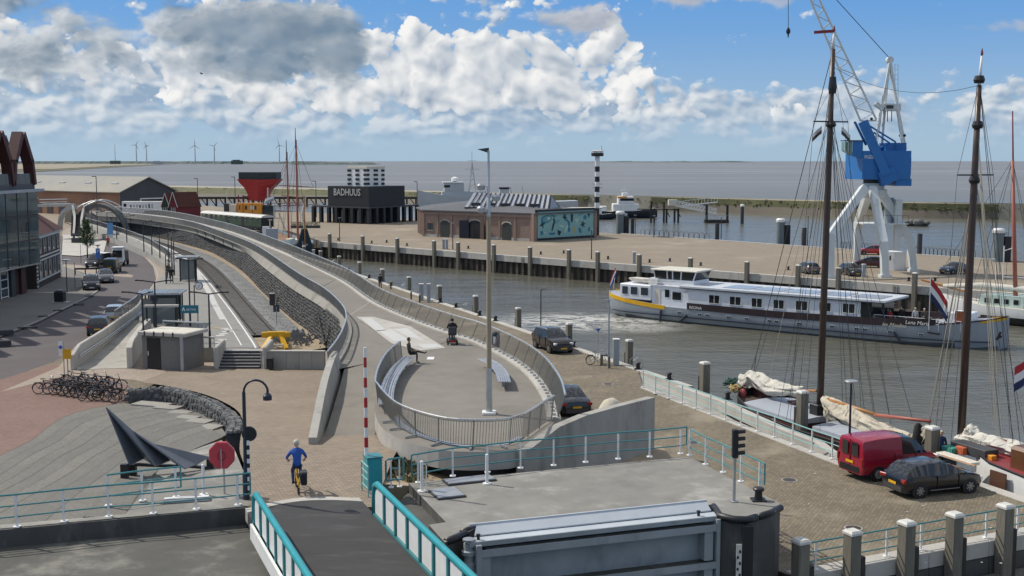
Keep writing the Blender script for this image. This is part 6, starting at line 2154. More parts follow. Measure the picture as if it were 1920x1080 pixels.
b = MB(); b.prism([xy(ka),xy(kb+kd*.1),xy(kb+ku*2.4+kd*.1),xy(ka+ku*2.4)],2.585,2.6); b.obj('roof_membrane',CREAM,t,world=1)
b = MB(); q = ka + kd * .42 - ku * .02; b.beam(q+V((0,0,1.1)),q+kd*1.05+V((0,0,1.1)),.06,2.15); b.obj('door',BLACK,t,world=1)
b = MB(); q = ka + kd * .5 - ku * .07; b.bx(q.x,q.x+.05,q.y-.05,q.y,.95,1.25); b.obj('door_handle',WHITE,t,world=1)
b = MB(); q = kb - kd * .05 - ku * .2; b.bx(q.x-.08,q.x+.12,q.y-.08,q.y+.08,0,2.36); b.obj('corner_post',STEELP,t,world=1)
for k in range(4):
 q = ka + kd * (.4+k*.75) - ku * .26; b = MB(); b.bx(q.x-.04,q.x+.04,q.y-.04,q.y+.04,2.36,2.66); b.obj('roof_stud',BLACK,t,world=1)
b = MB(); b.tube([ka+ku*2.5+V((0,0,2.6)),ka+ku*2.5+V((0,0,3.0)),kb+ku*2.5+V((0,0,3.0)),kb+ku*2.5+V((0,0,2.6))],.05,6); b.obj('roof_rail',GALV,t,world=1)
t = top('cheek_wall','rounded concrete wall between the platform ramp and the kiosk','wall',G(238,690,0))
P = [G(238,691,0),G(245,680,0),G(262,655,0),G(275,640,0)]
P = spline(P,.5)
n = len(P)
b = MB(); b.wall(P,[1.45+.35*math.sin(math.pi/2*min(1,i/4))for i in range(n)],.4); b.obj('wall_body',CONC_L,t,world=1,fix=True,bevel=.04)
rw = spline([G(132,694,0),G(160,676,0),G(190,657,0),G(222,634,0),G(252,612,0),G(262,598,0)],.8)
n = len(rw)
t = top('ramp_wall','long sloping concrete wall with double handrail along the platform ramp','wall',rw[0])
b = MB()
tops = [1.05+.45*min(1,i/2)+(0 if i<3 else 0)for i in range(n)]
b.wall([q for q in rw],[min(1.5+.25*i/n,v+.3*i/n)for i,v in enumerate(tops)],.3); b.obj('wall_body',CONC_L,t,world=1,fix=True,bevel=.05)
for z in (1.15,.95):
 MB().tube([V((q.x,q.y,z*.75+.35*i/n))for i,q in enumerate(offs(rw,-.42))][1:],.03,6).obj('handrail',INOX,t,world=1)
steel_railing('bar railing on top of the sloping ramp wall beside the parked cars',[V((q.x,q.y,1.5+.27*i/n))for i,q in enumerate(offs(rw,-.15))][n//2-1:],hgt=.85,bal_step=.2,post_step=1.3)
b = MB()
rb = offs(rw,-.3)
ro = spline([G(238,691,0),G(255,668,0),G(268,650,0),G(280,632,0),G(292,618,0)],.8)
rb2 = resample(rb,sum((x-y).length for x,y in zip(rb,rb[1:]))/12)
ro2 = resample(ro,sum((x-y).length for x,y in zip(ro,ro[1:]))/12)
k = min(len(rb2),len(ro2))
b.strip([V((q.x,q.y,.03+.98*i/12))for i,q in enumerate(ro2[:k])],[V((q.x,q.y,.03+.98*i/12))for i,q in enumerate(rb2[:k])])
struct(b.obj('platform_ramp',CONC,fix=True))
fa, fb = G(353,660,.95), G(402,662,.95)
steel_railing('pale steel fence between the kiosk and the station stairs',[V((q.x,q.y,1.0))for q in seg_line(fa,fb,.5)],hgt=1.05,bal_step=.15,post_step=1.3)
def shelter(label,px,py,w_,d_,h,rz,glassn=4):
 p = G(px,py,1.0)
 t = top('platform_shelter',label,'shelter',p,rz)
 for x in (0,w_):
  for k in range(3):
   y = d_ * k / 2
   b = MB(); b.bx(x-.05,x+.05,y-.05,y+.05,0,h); b.obj('post',BLACK,t)
 b = MB(); b.bx(-.35,w_+.35,-.3,d_+.3,h,h+.12); b.obj('roof_frame',STEELP,t)
 for k in range(3):
  b = MB(); x0 = -.25 + k * (w_+.5) / 3; b.bx(x0+.04,x0+(w_+.5)/3-.04,-.2,d_+.2,h+.122,h+.14); b.obj('roof_pane',GLASSB,t)
 for y in (0,d_):
  b = MB(); b.bx(.08,w_-.08,y-.015,y+.015,.2,h-.3); b.obj('glass_wall',mat('shelter_glass',(.16,.19,.19),.08,var=.1,scale=2,spec=.8),t)
 b = MB(); b.bx(.3,w_-.3,d_*.45,d_*.45+.35,.42,.48); b.obj('seat',TEAL,t)
 return t
shelter('glass platform shelter with white edged roof behind the kiosk',268,612,2.7,2.6,2.55,R(6))
shelter('smaller far platform shelter with a pale roof',338,528,1.6,1.8,2.6,R(10))
p = G(275,622,1.0)
t = top('platform_canopy','narrow pale canopy beam in front of the glass shelter','canopy',p)
b = MB(); b.box((1.15,.2,2.0),(2.6,.5,.16),R(3)); b.obj('beam',CONC_L,t)
for x in (.0,2.25):
 b = MB(); b.bx(x-.05,x+.05,.15,.25,0,1.92); b.obj('post',BLACK,t)
p = G(354,640,1.0)
t = top('station_sign','teal station sign with white lettering on two posts','sign',p)
zs0, zs1 = z_of(354,587,p), z_of(354,572,p)
for x in (-.30,.72):
 b = MB(); b.bx(x-.04,x+.04,-.04,.04,0,zs1 if x>0 else zs0+.1); b.obj('post',STEELP,t)
b = MB(); b.bx(-.52,.80,-.09,-.045,zs0,zs1); b.obj('panel',mat('sign_teal',(.03,.17,.22),.45,var=.05,scale=3),t)
b = text_mesh('arriva',.30,.004); b.xf(Matrix.Translation((-.08,-.094,zs0+.2))@Matrix.Rotation(R(90),4,'X')); b.obj('lettering',WHITE,t)
b = MB(); b.add([(-.42,-.096,zs0+.17),(-.30,-.096,zs0+.48),(-.16,-.096,zs0+.17),(-.24,-.096,zs0+.17),(-.30,-.096,zs0+.30),(-.35,-.096,zs0+.17)],[(0,5,4,1),(1,4,3,2)]); b.obj('emblem',WHITE,t)
p = G(365,572,1.0)
t = top('station_clock','round white platform clock on a black post arm','clock',p)
hz = z_of(368,536,p)
b = MB(); b.lathe([(.05,0),(.05,hz+.05)],8); b.obj('post',BLACK,t)
b = MB(); b.tube([(0,0,hz),(.12,0,hz)],.03,6); b.obj('arm',BLACK,t)
b = MB(); b.lathe([(.36,-.08),(.36,.08)],20); b.xf(Matrix.Translation((.45,0,hz))@Matrix.Rotation(R(90),4,'X')); b.obj('case',CHARL,t)
b = MB(); b.lathe([(.31,.08),(.31,.09)],20); b.xf(Matrix.Translation((.45,0,hz))@Matrix.Rotation(R(90),4,'X')); b.obj('dial',WHITE,t)
b = MB(); b.beam((.45,-.1,hz),(.62,-.1,hz+.10),.03,.01,up=V((0,1,0))); b.beam((.45,-.1,hz),(.41,-.1,hz-.17),.035,.01,up=V((0,1,0))); b.obj('hands',BLACK,t)
def plamp(px,base_y,top_y,la,rb_,label,arms=2):
 p = G(px,base_y,1.0)
 h = z_of(px,top_y,p)
 t = top('platform_lamp',label,'lamp post',p)
 b = MB(); b.lathe([(.085,0),(.085,1.2),(.065,1.25),(.055,h)],8); b.obj('pole',NAVY,t,smooth=True)
 sc = p.y * 1.0 / 2200
 for ln_ in (la,rb_):
  if ln_:
   L_ = ln_ * sc
   b = MB(); b.tube([(0,0,h-.05),(L_*.5,0,h+.05),(L_,0,h+.12)],.05,6); b.obj('arm',NAVY,t)
   b = MB(); b.box((L_*.8,0,h+.09),(abs(L_)*.42,.16,.08)); b.obj('lamp_head',BLACK,t)
 return t
plamp(394,652,550,-37,38,'near double arm platform lamp right of the teal sign')
plamp(270,655,550,-38,20,'near double arm platform lamp at the left of the glass shelter')
plamp(357,612,487,-24,27,'tall double arm platform lamp beside the clock')
plamp(293,628,528,-36,34,'double arm platform lamp rising through the glass shelter')
plamp(312,532,477,28,0,'single arm platform lamp at the left platform edge')
for k, (px,by,ty,arm) in enumerate(((317,508,436,20),(323,512,445,24),(327,516,452,22),(300,484,425,18),(285,478,421,19),(270,472,415,17),(238,455,405,17),(219,449,402,16),(202,444,399,15),(183,438,397,15),(173,434,394,14))):
 plamp(px,by,ty,arm,0,ORD[k]+' thin black single arm lamp in the far row, counted from the near end')['group'] = 'far platform lamps'
p = G(207,446,1.0)
t = top('notice_board','narrow blue notice board standing on the far platform','notice board',p)
MB().bx(-.5,.5,-.05,.05,.6,2.6).obj('board',mat('notice_blue',(.10,.25,.48),.5,var=.05,scale=2),t)
MB().bx(-.45,.45,-.04,.04,0,.6).obj('foot',GALV,t)
p = G(357,608,1.0)
p = G(291,612,1.0)
t = top('ticket_pillar','blue topped check-in pillar inside the glass shelter','pillar',p)
MB().bx(-.12,.12,-.1,.1,0,2.1).obj('pillar_body',CHARL,t); MB().bx(-.22,.2,-.14,.14,2.1,2.4).obj('display',NAVY,t)
p = G(352,574,1.0)
p = (offs(TRK,0)[0]+offs(TRK,0)[1]) * .5
dtr = flat(TRK[4]-TRK[0])
pb = G(518,650,.3)
t = top('buffer_stop','bright yellow steel buffer stop at the end of the track','buffer stop',V((pb.x,pb.y,.25)),R(96))
for s in (-1,1):
 b = MB(); b.beam((.15,s*.28,.95),(-1.1,s*.85,.05),.3,.24); b.obj('strut',YEL,t)
 b = MB(); b.beam((.15,s*.28,.95),(1.3,s*.72,.1),.22,.18); b.obj('strut',YEL,t)
 b = MB(); b.box((.1,s*.72,.95),(.3,.7,.42)); b.obj('buffer_pad',YEL,t,bevel=.05)
b = MB(); b.box((.1,0,1.0),(.36,1.3,.40)); b.obj('cross_beam',YEL,t,bevel=.04)
b = MB(); b.box((-.8,0,.3),(.2,1.4,.14)); b.obj('lower_beam',CREAM,t)
rnd = random.Random(12)
b = MB()
c0 = G(545,640,.2)
for i in range(260):
 p = c0 + V((rnd.gauss(0,.9),rnd.gauss(0,1.6),0)); r = rnd.uniform(.08,.22); z = .2 + max(0,.35-.2*abs(p.x-c0.x))
 b.add([(p.x+r,p.y,z),(p.x-r*.6,p.y+r*.8,z),(p.x-r*.6,p.y-r*.8,z),(p.x,p.y,z+r*1.2)],[(0,1,3),(1,2,3),(2,0,3)])
stuff(tag(b.obj('rubble',BALL),'heap of grey stones beside the yellow buffer stop','stones'))
p = G(511,573,.2)
t = top('trackside_cabinet','narrow grey cabinet standing below the stone wall','cabinet',p)
MB().bx(-.25,.2,-.2,.2,0,1.15).obj('cabinet_body',CHARL,t); MB().bx(-.3,.25,-.25,.25,1.15,1.22).obj('lid',CONC_L,t)
p = G(519,612,.2)
t = top('track_sign','small grey square sign on a post beside the track','sign',p)
MB().lathe([(.04,0),(.04,1.7)],6).obj('pole',GALV,t); MB().bx(-.27,.27,-.03,.0,1.25,1.85).obj('plate',CHARL,t)
p = G(579,650,.2)
t = top('bent_post','thin bent grey post beside the basalt wall','post',p)
hh = z_of(579,598,p)
MB().tube([(0,0,0),(0,0,hh),(-.35,0,hh-.15)],.03,6).obj('post_body',GALV,t)
s, z = onplane(502,510,FOOT[18],flat(FOOT[24]-FOOT[18]))
p = G(503,538,.2)
t = top('wall_plate','small pale number plate fixed to the basalt wall','plate',at(502,510,p.y+8))
MB().bx(-.4,.4,-.12,-.08,-.12,.12).obj('plate',STEELP,t)
p = G(507,694,.0)
t = top('litter_bin','dark litter bin standing in front of the railway end wall','bin',p)
MB().bx(-.2,.2,-.18,.18,.1,.75).obj('bin_body',BLACK,t,bevel=.03); MB().bx(-.23,.23,-.2,.2,.78,.84).obj('lid',CHARL,t)
MB().tube([(-.21,-.15,0),(-.21,-.15,.8)],.02,5).obj('leg',BLACK,t); MB().tube([(.21,-.15,0),(.21,-.15,.8)],.02,5).obj('leg',BLACK,t)
p = G(121,708)
t = top('road_sign','white sign with a blue roundel on a pole behind the bicycles','sign',p)
z0, z1 = z_of(117,668,p), z_of(117,640,p)
MB().lathe([(.035,0),(.035,z1)],8).obj('pole',GALV,t)
MB().bx(-.30,-.02,-.05,-.03,z0,z1).obj('plate',WHITE,t)
b = MB(); b.lathe([(.12,0),(.12,.012)],16); b.xf(Matrix.Translation((-.16,-.055,z1-.38))@Matrix.Rotation(R(90),4,'X')); b.obj('roundel',mat('roundel_blue',(.05,.12,.5),.4,var=0),t)
p = G(128,712)
t = top('road_sign','yellow rectangular notice sign on a pole behind the bicycles','sign',p)
z0, z1 = z_of(128,673,p), z_of(128,654,p)
MB().lathe([(.04,0),(.04,z1)],8).obj('pole',STEELP,t)
MB().bx(-.28,.28,-.06,-.04,z0,z1).obj('plate',YEL,t)
for k in range(3):
 MB().bx(-.2,.2,-.066,-.061,z0+.12+.17*k,z0+.16+.17*k).obj('text_line',ORNG,t)
p = G(185,505)
t = top('parking_sign','blue parking sign on the lamp post above the dark van','sign',p)
z1 = z_of(185,460,p)
MB().lathe([(.05,0),(.05,z1)],8).obj('pole',NAVY,t); MB().lathe([(.05,z1-.15),(.42,z1+.05),(.4,z1+.1)],12).obj('lamp_disc',GALV,t)
MB().bx(-.28,.28,-.08,-.06,z1-1.7,z1-.4).obj('plate',mat('parking_blue',(.04,.16,.5),.4,var=0),t)
b = text_mesh('P',.55,.004,'CENTER'); b.xf(Matrix.Translation((0,-.085,z1-.95))@Matrix.Rotation(R(90),4,'X')); b.obj('lettering',WHITE,t)
p = G(126,548,.12)
t = top('street_lamp','grey street lamp with a flat disc top beside the dark waste container','lamp post',p)
z1 = z_of(126,488,p)
MB().lathe([(.06,0),(.05,z1)],8).obj('pole',CHARL,t); MB().lathe([(.05,z1-.1),(.5,z1+.04),(.48,z1+.09)],12).obj('lamp_disc',GALV,t)
for px, by, ty, lb in ((152,494,458,'thin grey pole at the kerb left of the tree'),(141,540,492,'thin grey pole left of the parked black car')):
 p = G(px,by,.12)
 t = top('street_pole',lb,'pole',p); MB().lathe([(.035,0),(.03,z_of(px,ty,p))],6).obj('pole',CHARL,t)
p = G(113,566,.12)
t = top('waste_container','black waste container with a pale lid on the left pavement','container',p)
MB().loft([[(-.45,-.4,0),(.45,-.4,0),(.45,.4,0),(-.45,.4,0)],[(-.48,-.42,1.0),(.48,-.42,1.0),(.48,.42,1.0),(-.48,.42,1.0)],[(-.35,-.3,1.15),(.35,-.3,1.15),(.35,.3,1.15),(-.35,.3,1.15)]]).obj('container_body',BLACK,t,bevel=.03)
MB().bx(-.2,.25,-.2,.2,1.15,1.22).obj('lid',STEELP,t)
MB().bx(-.8,.9,-.55,.5,0.004,.03).obj('base_slab',CONC_L,t)
for px, py, w_, lb in ((12,628,1.1,'low dark granite bench block at the far left pavement edge, upper one'),(8,648,1.0,'low dark granite bench block at the far left pavement edge, lower one'),(52,615,1.6,'flat dark kerb block on the left pavement nearest the road'),(80,594,.8,'small flat dark block in the left pavement kerb'),(108,583,.8,'flat dark kerb block beside the waste container'),(148,571,1.0,'long flat dark kerb block before the parked black car'),(168,556,.8,'short flat dark kerb block under the parked black car')):
 p = G(px,py,.1)
 t = top('kerb_block',lb,'kerb block',V((p.x,p.y,.1)),R(25))
 MB().bx(-w_/2,w_/2,-.2,.2,0,.12 if px>20 else .4).obj('block',CHARL,t,bevel=.03)
p = G(165,515,.12)
t = top('roadside_barrier','low dark barrier rail beside the parked van','barrier',p,R(12))
MB().beam((-1.6,0,.75),(2.6,0,.75),.12,.22).obj('rail',CHARL,t)
for x in (-1.5,-.3,1.0,2.3):
 MB().bx(x-.06,x+.06,-.06,.06,0,.8).obj('post',BLACK,t)
def tree(label,p,h,cw,seed,trunk=.1):
 t = top('street_tree',label,'tree',p)
 rnd = random.Random(seed)
 MB().tube([(0,0,0),(.03,0,h*.3),(0,.02,h*.6),(.02,0,h*.95)],[trunk,trunk*.8,trunk*.5,.02],8).obj('trunk',BARK,t,smooth='all')
 limbs = []
 for k in range(22):
  z = h * (.28+.65*k/22)
  a = k * 2.4
  r = cw * (1-abs((z/h-.45)/.62)**1.7) * rnd.uniform(.6,1.1)
  e = V((r*math.cos(a),r*math.sin(a),z+r*.75))
  limbs.append((V((0,0,z)),e))
  b = MB(); b.tube([(0,0,z),e*.5+V((0,0,z*.5)),e],[trunk*.3,trunk*.2,.01],5); b.obj('limb',BARK,t)
 b = MB()
 for (s,e) in limbs:
  for k in range(190):
   q = s.lerp(e,rnd.uniform(.3,1.1)) + V((rnd.gauss(0,.16),rnd.gauss(0,.16),rnd.gauss(0,.18)))
   sz = rnd.uniform(.05,.11)
   u = V((rnd.gauss(0,1),rnd.gauss(0,1),rnd.gauss(0,.6))).normalized()
   w_ = u.cross(V((rnd.gauss(0,1),rnd.gauss(0,1),rnd.gauss(0,1)))).normalized()
   b.add([q-u*sz,q+w_*sz*.6,q+u*sz,q-w_*sz*.6],[(0,1,2,3)])
 stuff(b.obj('crown',LEAF,t))
 return t
p = G(164,484,.12)
tree('slim young street tree standing between the van and the railway',p,z_of(162,410,p),1.05,5)
# ================================================================= PASSENGER BARGE
ba, bc_ = G(1266,605,WZ), G(1784,655,WZ)
BD = flat(bc_-ba)
BL_ = V((-BD.y,BD.x,0))                  # away from us
brz = math.atan2(BD.y,BD.x)
def bp(px,py,off=0.0):
 s, z = onplane(px,py,ba+BL_*off,BD)
 return s, z - WZ
s_st, s_bw = bp(1141,575,2.5)[0], bp(1888,640,2.8)[0]
BO = ba + BD * s_st
LBR = s_bw - s_st
t = top('passenger_barge','long grey and white passenger barge sailing through the basin','ship',V((BO.x,BO.y,WZ)),brz)
BARGE = t
HB = 3.15
st = []
for (u,hb,zs,zk) in ((0,.5,2.5,1.0),(.7,1.6,2.4,.2),(1.8,2.45,2.25,-.4),(3.5,2.95,2.05,-.7),(6,3.12,1.8,-.8),(9,HB,1.6,-.8),(LBR*.5,HB,1.5,-.8),(LBR-11,HB,1.65,-.8),(LBR-7,3.0,1.9,-.8),(LBR-4,2.5,2.25,-.8),(LBR-2,1.7,2.55,-.7),(LBR-.7,.8,2.8,-.5),(LBR,.12,2.95,-.2)):
 st.append((u,hb,zs,zk))
hull_obj(st,[HULLG,mat('boot_topping',(.10,.115,.12),.6,var=.2,scale=1)],t,q=.32,deckm=HATCH,low=.18)
for o in [q for q in bpy.data.objects if q.parent==t]:
 o.location.y = HB
def side_strip(name,m,zf0,zf1,u0,u1,out=.03,both=True):
 """band following the hull side"""
 for sgn in ((-1,1)if both else(-1,)):
  us = [u0+(u1-u0)*i/40 for i in range(41)]
  def hbz(u):
   for p, q in zip(st,st[1:]):
    if p[0] <= u <= q[0]:
     f = (u-p[0]) / (q[0]-p[0])
     return p[1] + (q[1]-p[1]) * f, p[2] + (q[2]-p[2]) * f
   return st[-1][1], st[-1][2]
  b = MB()
  lo, hi_, li, hi2 = [], [], [], []
  for u in us:
   hb, zs = hbz(u)
   lo.append((u,HB+sgn*(hb+out),zf0(u,zs))); hi_.append((u,HB+sgn*(hb+out),zf1(u,zs)))
   li.append((u,HB+sgn*(hb-.05),zf0(u,zs))); hi2.append((u,HB+sgn*(hb-.05),zf1(u,zs)))
  b.loft([[lo[i],hi_[i],hi2[i],li[i]]for i in range(41)])
  b.obj(name,m,t,fix=True,smooth=30)
U = lambda px, py, off=0.0: bp(px,py,off)[0] - s_st
BRB = mat('barge_brown_band',(.035,.022,.024),.4,var=.1,scale=1)
u0, u1 = U(1288,570), U(1752,600)
side_strip('bulwark_band',BRB,lambda u,z:z-.05,lambda u,z:z+.62,u0,u1)
side_strip('yellow_band',YEL,lambda u,z:z-.35,lambda u,z:z+.08,.1,U(1246,573))
side_strip('yellow_band',YEL,lambda u,z:z-.22,lambda u,z:z+.05,U(1830,600),LBR-.1)
side_strip('dark_trim',BRB,lambda u,z:z-.02,lambda u,z:z+.10,U(1758,600),LBR-.1,out=.05)
side_strip('rubbing_strake',NAVY,lambda u,z:.62,lambda u,z:.70,1.6,LBR-1.2,out=.05)
BW = mat('barge_white',(.74,.76,.80),.4,var=.05,scale=1,dirt=((.5,.52,.55),.2,.6))
ue = U(1612,580)
zr_ = lambda px, py: bp(px,py)[1]
b = MB(); b.bx(u0,ue,.22,2*HB-.22,1.4,3.72); b.obj('saloon',BW,t)
b = MB(); b.bx(u0-.9,U(1660,560),.02,2*HB-.02,3.74,3.92); b.obj('saloon_roof',mat('barge_roof',(.55,.58,.62),.5,var=.08,scale=1),t)
b = MB(); b.bx(u0-.92,U(1660,560)+.02,-.02,2*HB+.02,3.66,3.735); b.obj('roof_trim',NAVY,t)
for k in range(5):
 x = u0 + 3.5 + k * 3.4
 b = MB(); b.bx(x,x+3.0,HB-2.0,HB+1.2,3.925,3.97); b.obj('solar_panel',mat('solar_panel',(.30,.33,.38),.2,var=.1,scale=2),t)
for (xa,xb,ya,yb) in ((1328,1347,553,568),(1367,1387,556,571),(1408,1427,559,575),(1449,1468,562,578),(1491,1512,564,581),(1535,1556,567,583),(1579,1601,569,586)):
 a0, a1 = U(xa,(ya+yb)/2), U(xb,(ya+yb)/2)
 zz0, zz1 = bp((xa+xb)/2,yb+1)[1], bp((xa+xb)/2,ya+1)[1]
 zz0, zz1 = max(2.25,zz0), min(3.5,zz1)
 w_ = MB().bx(a0,a1,.18,.215,zz0,zz1).obj('window',GLASS,t)
 f = MB()
 for q in ((a0-.06,a0,zz0-.06,zz1+.06),(a1,a1+.06,zz0-.06,zz1+.06),(a0,a1,zz0-.06,zz0),(a0,a1,zz1,zz1+.06)):
  f.bx(q[0],q[1],.165,.21,q[2],q[3])
 f.obj('window_frame',WHITE,w_)
 MB().bx((a0+a1)/2-.03,(a0+a1)/2+.03,.16,.178,zz0,zz1).obj('mullion',WHITE,w_)
b = MB(); b.bx(ue+.02,U(1633,580),.24,2*HB-.24,1.9,3.64); b.obj('front_glazing',GLASS,t)
for s in (.3,2*HB-.3):
 b = MB(); x = U(1655,575); b.bx(x-.05,x+.05,s-.05,s+.05,1.5,3.66); b.obj('roof_post',NAVY,t)
a0, a1 = U(1155,550), U(1213,555)
b = MB(); b.bx(a0,a1,.75,2*HB-.75,2.0,3.65); b.obj('aft_cabin',BW,t,bevel=.08)
for xa, xb in ((1160,1170),(1176,1188),(1195,1208)):
 MB().bx(U(xa,553),U(xb,553),.70,.745,2.55,3.35).obj('window',GLASSB,t)
b = MB(); b.bx(a1+.01,u0-.4,1.0,2*HB-1.0,1.5,3.7); b.obj('galley_house',BW,t)
for xa, xb, z0, z1 in ((1238,1246,2.5,3.3),(1252,1268,2.3,3.1)):
 MB().bx(U(xa,555),U(xb,555),.95,.995,z0,z1).obj('window',GLASS,t)
b = MB(); b.bx(U(1220,560),U(1229,560),.96,.99,1.6,3.3); b.obj('door',CREAM,t)
w0, w1 = U(1231,535,2.0), U(1305,535,2.0)
b = MB(); b.bx(w0,w1,1.5,2*HB-1.5,3.7,4.35); b.obj('wheelhouse',BW,t)
b = MB()
b.loft([[(w0+.12,1.62,4.36),(w1-.12,1.62,4.36),(w1-.12,2*HB-1.62,4.36),(w0+.12,2*HB-1.62,4.36)],[(w0-.05,1.55,5.25),(w1+.25,1.55,5.25),(w1+.25,2*HB-1.55,5.25),(w0-.05,2*HB-1.55,5.25)]])
b.obj('wheelhouse_glass',GLASS,t,fix=True)
for x, dx in ((w0+.1,-.15),(w0+1.6,-.02),(w0+2.25,.0),(w1-1.6,.1),(w1-.1,.35)):
 b = MB(); b.beam((x,1.56,4.34),(x+dx,1.50,5.26),.12,.08); b.obj('window_pillar',BW,t)
b = MB(); b.bx(w0-.35,w1+.5,1.25,2*HB-1.25,5.26,5.42); b.obj('wheelhouse_roof',CREAM,t,bevel=.05)
b = MB()
for z in (4.0,4.3,4.6):
 b.tube([(w0-1.0,.9,z-.3),(w1+.2,.9,z-.3)],.025,5)
for k in range(6):
 x = w0 - 1.0 + k * 1.1
 b.tube([(x,.9,3.65),(x,.9,4.32)],.025,5)
b.obj('upper_railing',WHITE,t)
b = MB()
hull = hull_rings([(0,.3,.5,.3),(.5,.6,.55,.1),(2.2,.75,.5,0),(3.6,.65,.55,.05),(4.2,.1,.7,.3)],.6,5)
b.loft(hull,caps=True,closed=False); b.strip([r[0]for r in hull],[r[-1]for r in hull]); b.xf(Matrix.Translation((a0+.4,2.2,3.68))); b.obj('tender_boat',CREAM,t,fix=True)
b = MB(); b.bx(a1-.5,a1+.6,1.1,2.4,3.7,4.4); b.obj('deck_locker',WHITE,t)
for k, px in enumerate((1274,1312,1326,1366,1400,1443,1456,1498,1560,1606,1622,1669,1727)):
 u = U(px,592+(px-1274)*.082)
 w_ = MB().bx(u-.26,u+.26,-.045,.02,.98,1.22).obj('porthole',HATCH,t)
 MB().bx(u-.20,u-.02,-.056,-.046,1.02,1.18).obj('pane',GLASS,w_)
 MB().bx(u+.02,u+.20,-.056,-.046,1.02,1.18).obj('pane',GLASS,w_)
for px, py, lean in ((1240,592,.1),(1282,597,.9),(1684,632,-.7),(1752,624,-1.5)):
 u, z = U(px,py), bp(px,py)[1]
 b = MB(); b.tube([(u-.55*math.sin(lean),-.16,z-.6*math.cos(lean)),(u+.55*math.sin(lean),-.16,z+.6*math.cos(lean))],.12,8); b.obj('fender',NAVY,t)
x0 = U(1782,600,2.5)
b = MB(); b.bx(x0,x0+2.0,1.8,4.2,1.7,3.1); b.obj('bow_house',BW,t,bevel=.06)
b = MB(); b.bx(x0+.6,x0+1.4,1.76,1.797,1.8,3.3); b.obj('bow_door',mat('bow_door_brown',(.22,.06,.02),.5,var=.1,scale=2),t)
b = MB(); b.tube([(LBR-.5,HB-.62,1.6),(LBR-.75,HB-.85,.9),(LBR-.4,HB-.65,1.25)],.10,6); b.obj('anchor',BLACK,t)
b = MB()
for k in range(9):
 x = U(1640,585,.4) + k * 1.0
 b.tube([(x,.3,1.5),(x,.3,2.55)],.02,4)
b.tube([(U(1640,585,.4),.3,2.55),(U(1640,585,.4)+8.0,.3,2.55)],.025,5)
b.obj('deck_railing',WHITE,t)
d_ = V((1,0,0))
put_text('REGINA',.42,(u0+.3,-.06,1.62),d_,WHITE,t,world=0)
put_text('Lena Maria',.5,(U(1698,590),-.075,1.98),d_,WHITE,t,world=0,shear=.2)
put_text('les Moulins',.50,(U(1654,602),-.06,1.60),d_,CREAM,t,world=0,shear=.4)
fp = BO + BD * .2 + BL_ * HB
tf = top('stern_flag','red white and blue flag on the stern of the passenger barge','flag',V((fp.x,fp.y,WZ+2.6)))
MB().tube([(0,0,0),(.25,-.2,2.6)],.03,6).obj('flagstaff',WHITE,tf)
flag_obj((.26,-.2,2.6),(1.35,.95),(RED,WHITE,CBLUE),tf,d=V((-.9,-.2,-1.6)),droop=.35,world=0)
bpnt = at(1745,523,BO.y+BD.y*U(1745,590))
tf = top('bow_flag','large red and white flag flying from the deck of the passenger barge','flag',V((bpnt.x,bpnt.y,WZ+1.6)))
MB().tube([(0,0,0),(.0,0,bpnt.z-WZ-1.5)],.03,6).obj('flagstaff',WHITE,tf)
flag_obj((0,0,bpnt.z-WZ-1.5),(2.1,1.9),(RED,WHITE,CNAVY),tf,d=V((.75,-.3,-.75)),droop=.35,world=0,seed=3)
for px, py, top_, lg, lb, hr in ((1669,585,CRED,CBLACK,'person in red sitting at the open deck of the passenger barge',HAIRD),(1690,588,CBLACK,CBLACK,'person in black standing on the deck of the passenger barge',HAIRD),(1716,590,CWHITE,CNAVY,'person in a white shirt on the deck of the passenger barge',HAIRG),(1733,589,COLIVE,CBLACK,'person in olive on the deck beside the bow flag',HAIRG),(1665,592,CNAVY,CNAVY,'person in navy at the left end of the barge deck seating',HAIRG)):
 s = U(px,py,2.2)
 q = BO + BD * s + BL_ * 2.2
 J = STAND if 'standing' in lb or 'beside' in lb or 'white' in lb else SIT
 person('person',lb,J,dict(top=top_,legs=lg,shoe=CBLACK),hr,V((q.x,q.y,WZ+1.46)),brz+R(-60),fingers=False)
GRYB = mat('deck_bike_grey',(.2,.2,.2),.4,.3,var=.1,scale=4)
for k, px in enumerate((1703,1724,1741,1752,1764)):
 s = U(px,592,1.4)
 q = BO + BD * s + BL_ * (1.3+.3*(k%2))
 make_bike('deck_bicycle','bicycle parked on the fore deck of the passenger barge',GRYB if k%2 else BLACK,V((q.x,q.y,WZ+1.46)),brz+R(20*(k%3)-15),group='bicycles on the barge deck')
for (px,py,sx,sy,rz,lb) in ((1100,604,1.7,1.25,-10,'white foam of the propeller wash behind the barge stern'),(1195,613,.7,.55,-30,'white foam streaks under the barge stern')):
 p = G(px,py,WZ+.03)
 n = 10
 b = MB()
 b.add([(8*math.cos(2*math.pi*i/28),8*math.sin(2*math.pi*i/28),0)for i in range(28)],[tuple(range(28))])
 o = stuff(tag(b.obj('foam',FOAM,loc=p,rz=R(rz)),lb,'foam'))
 o.scale = (sx,sy,1)
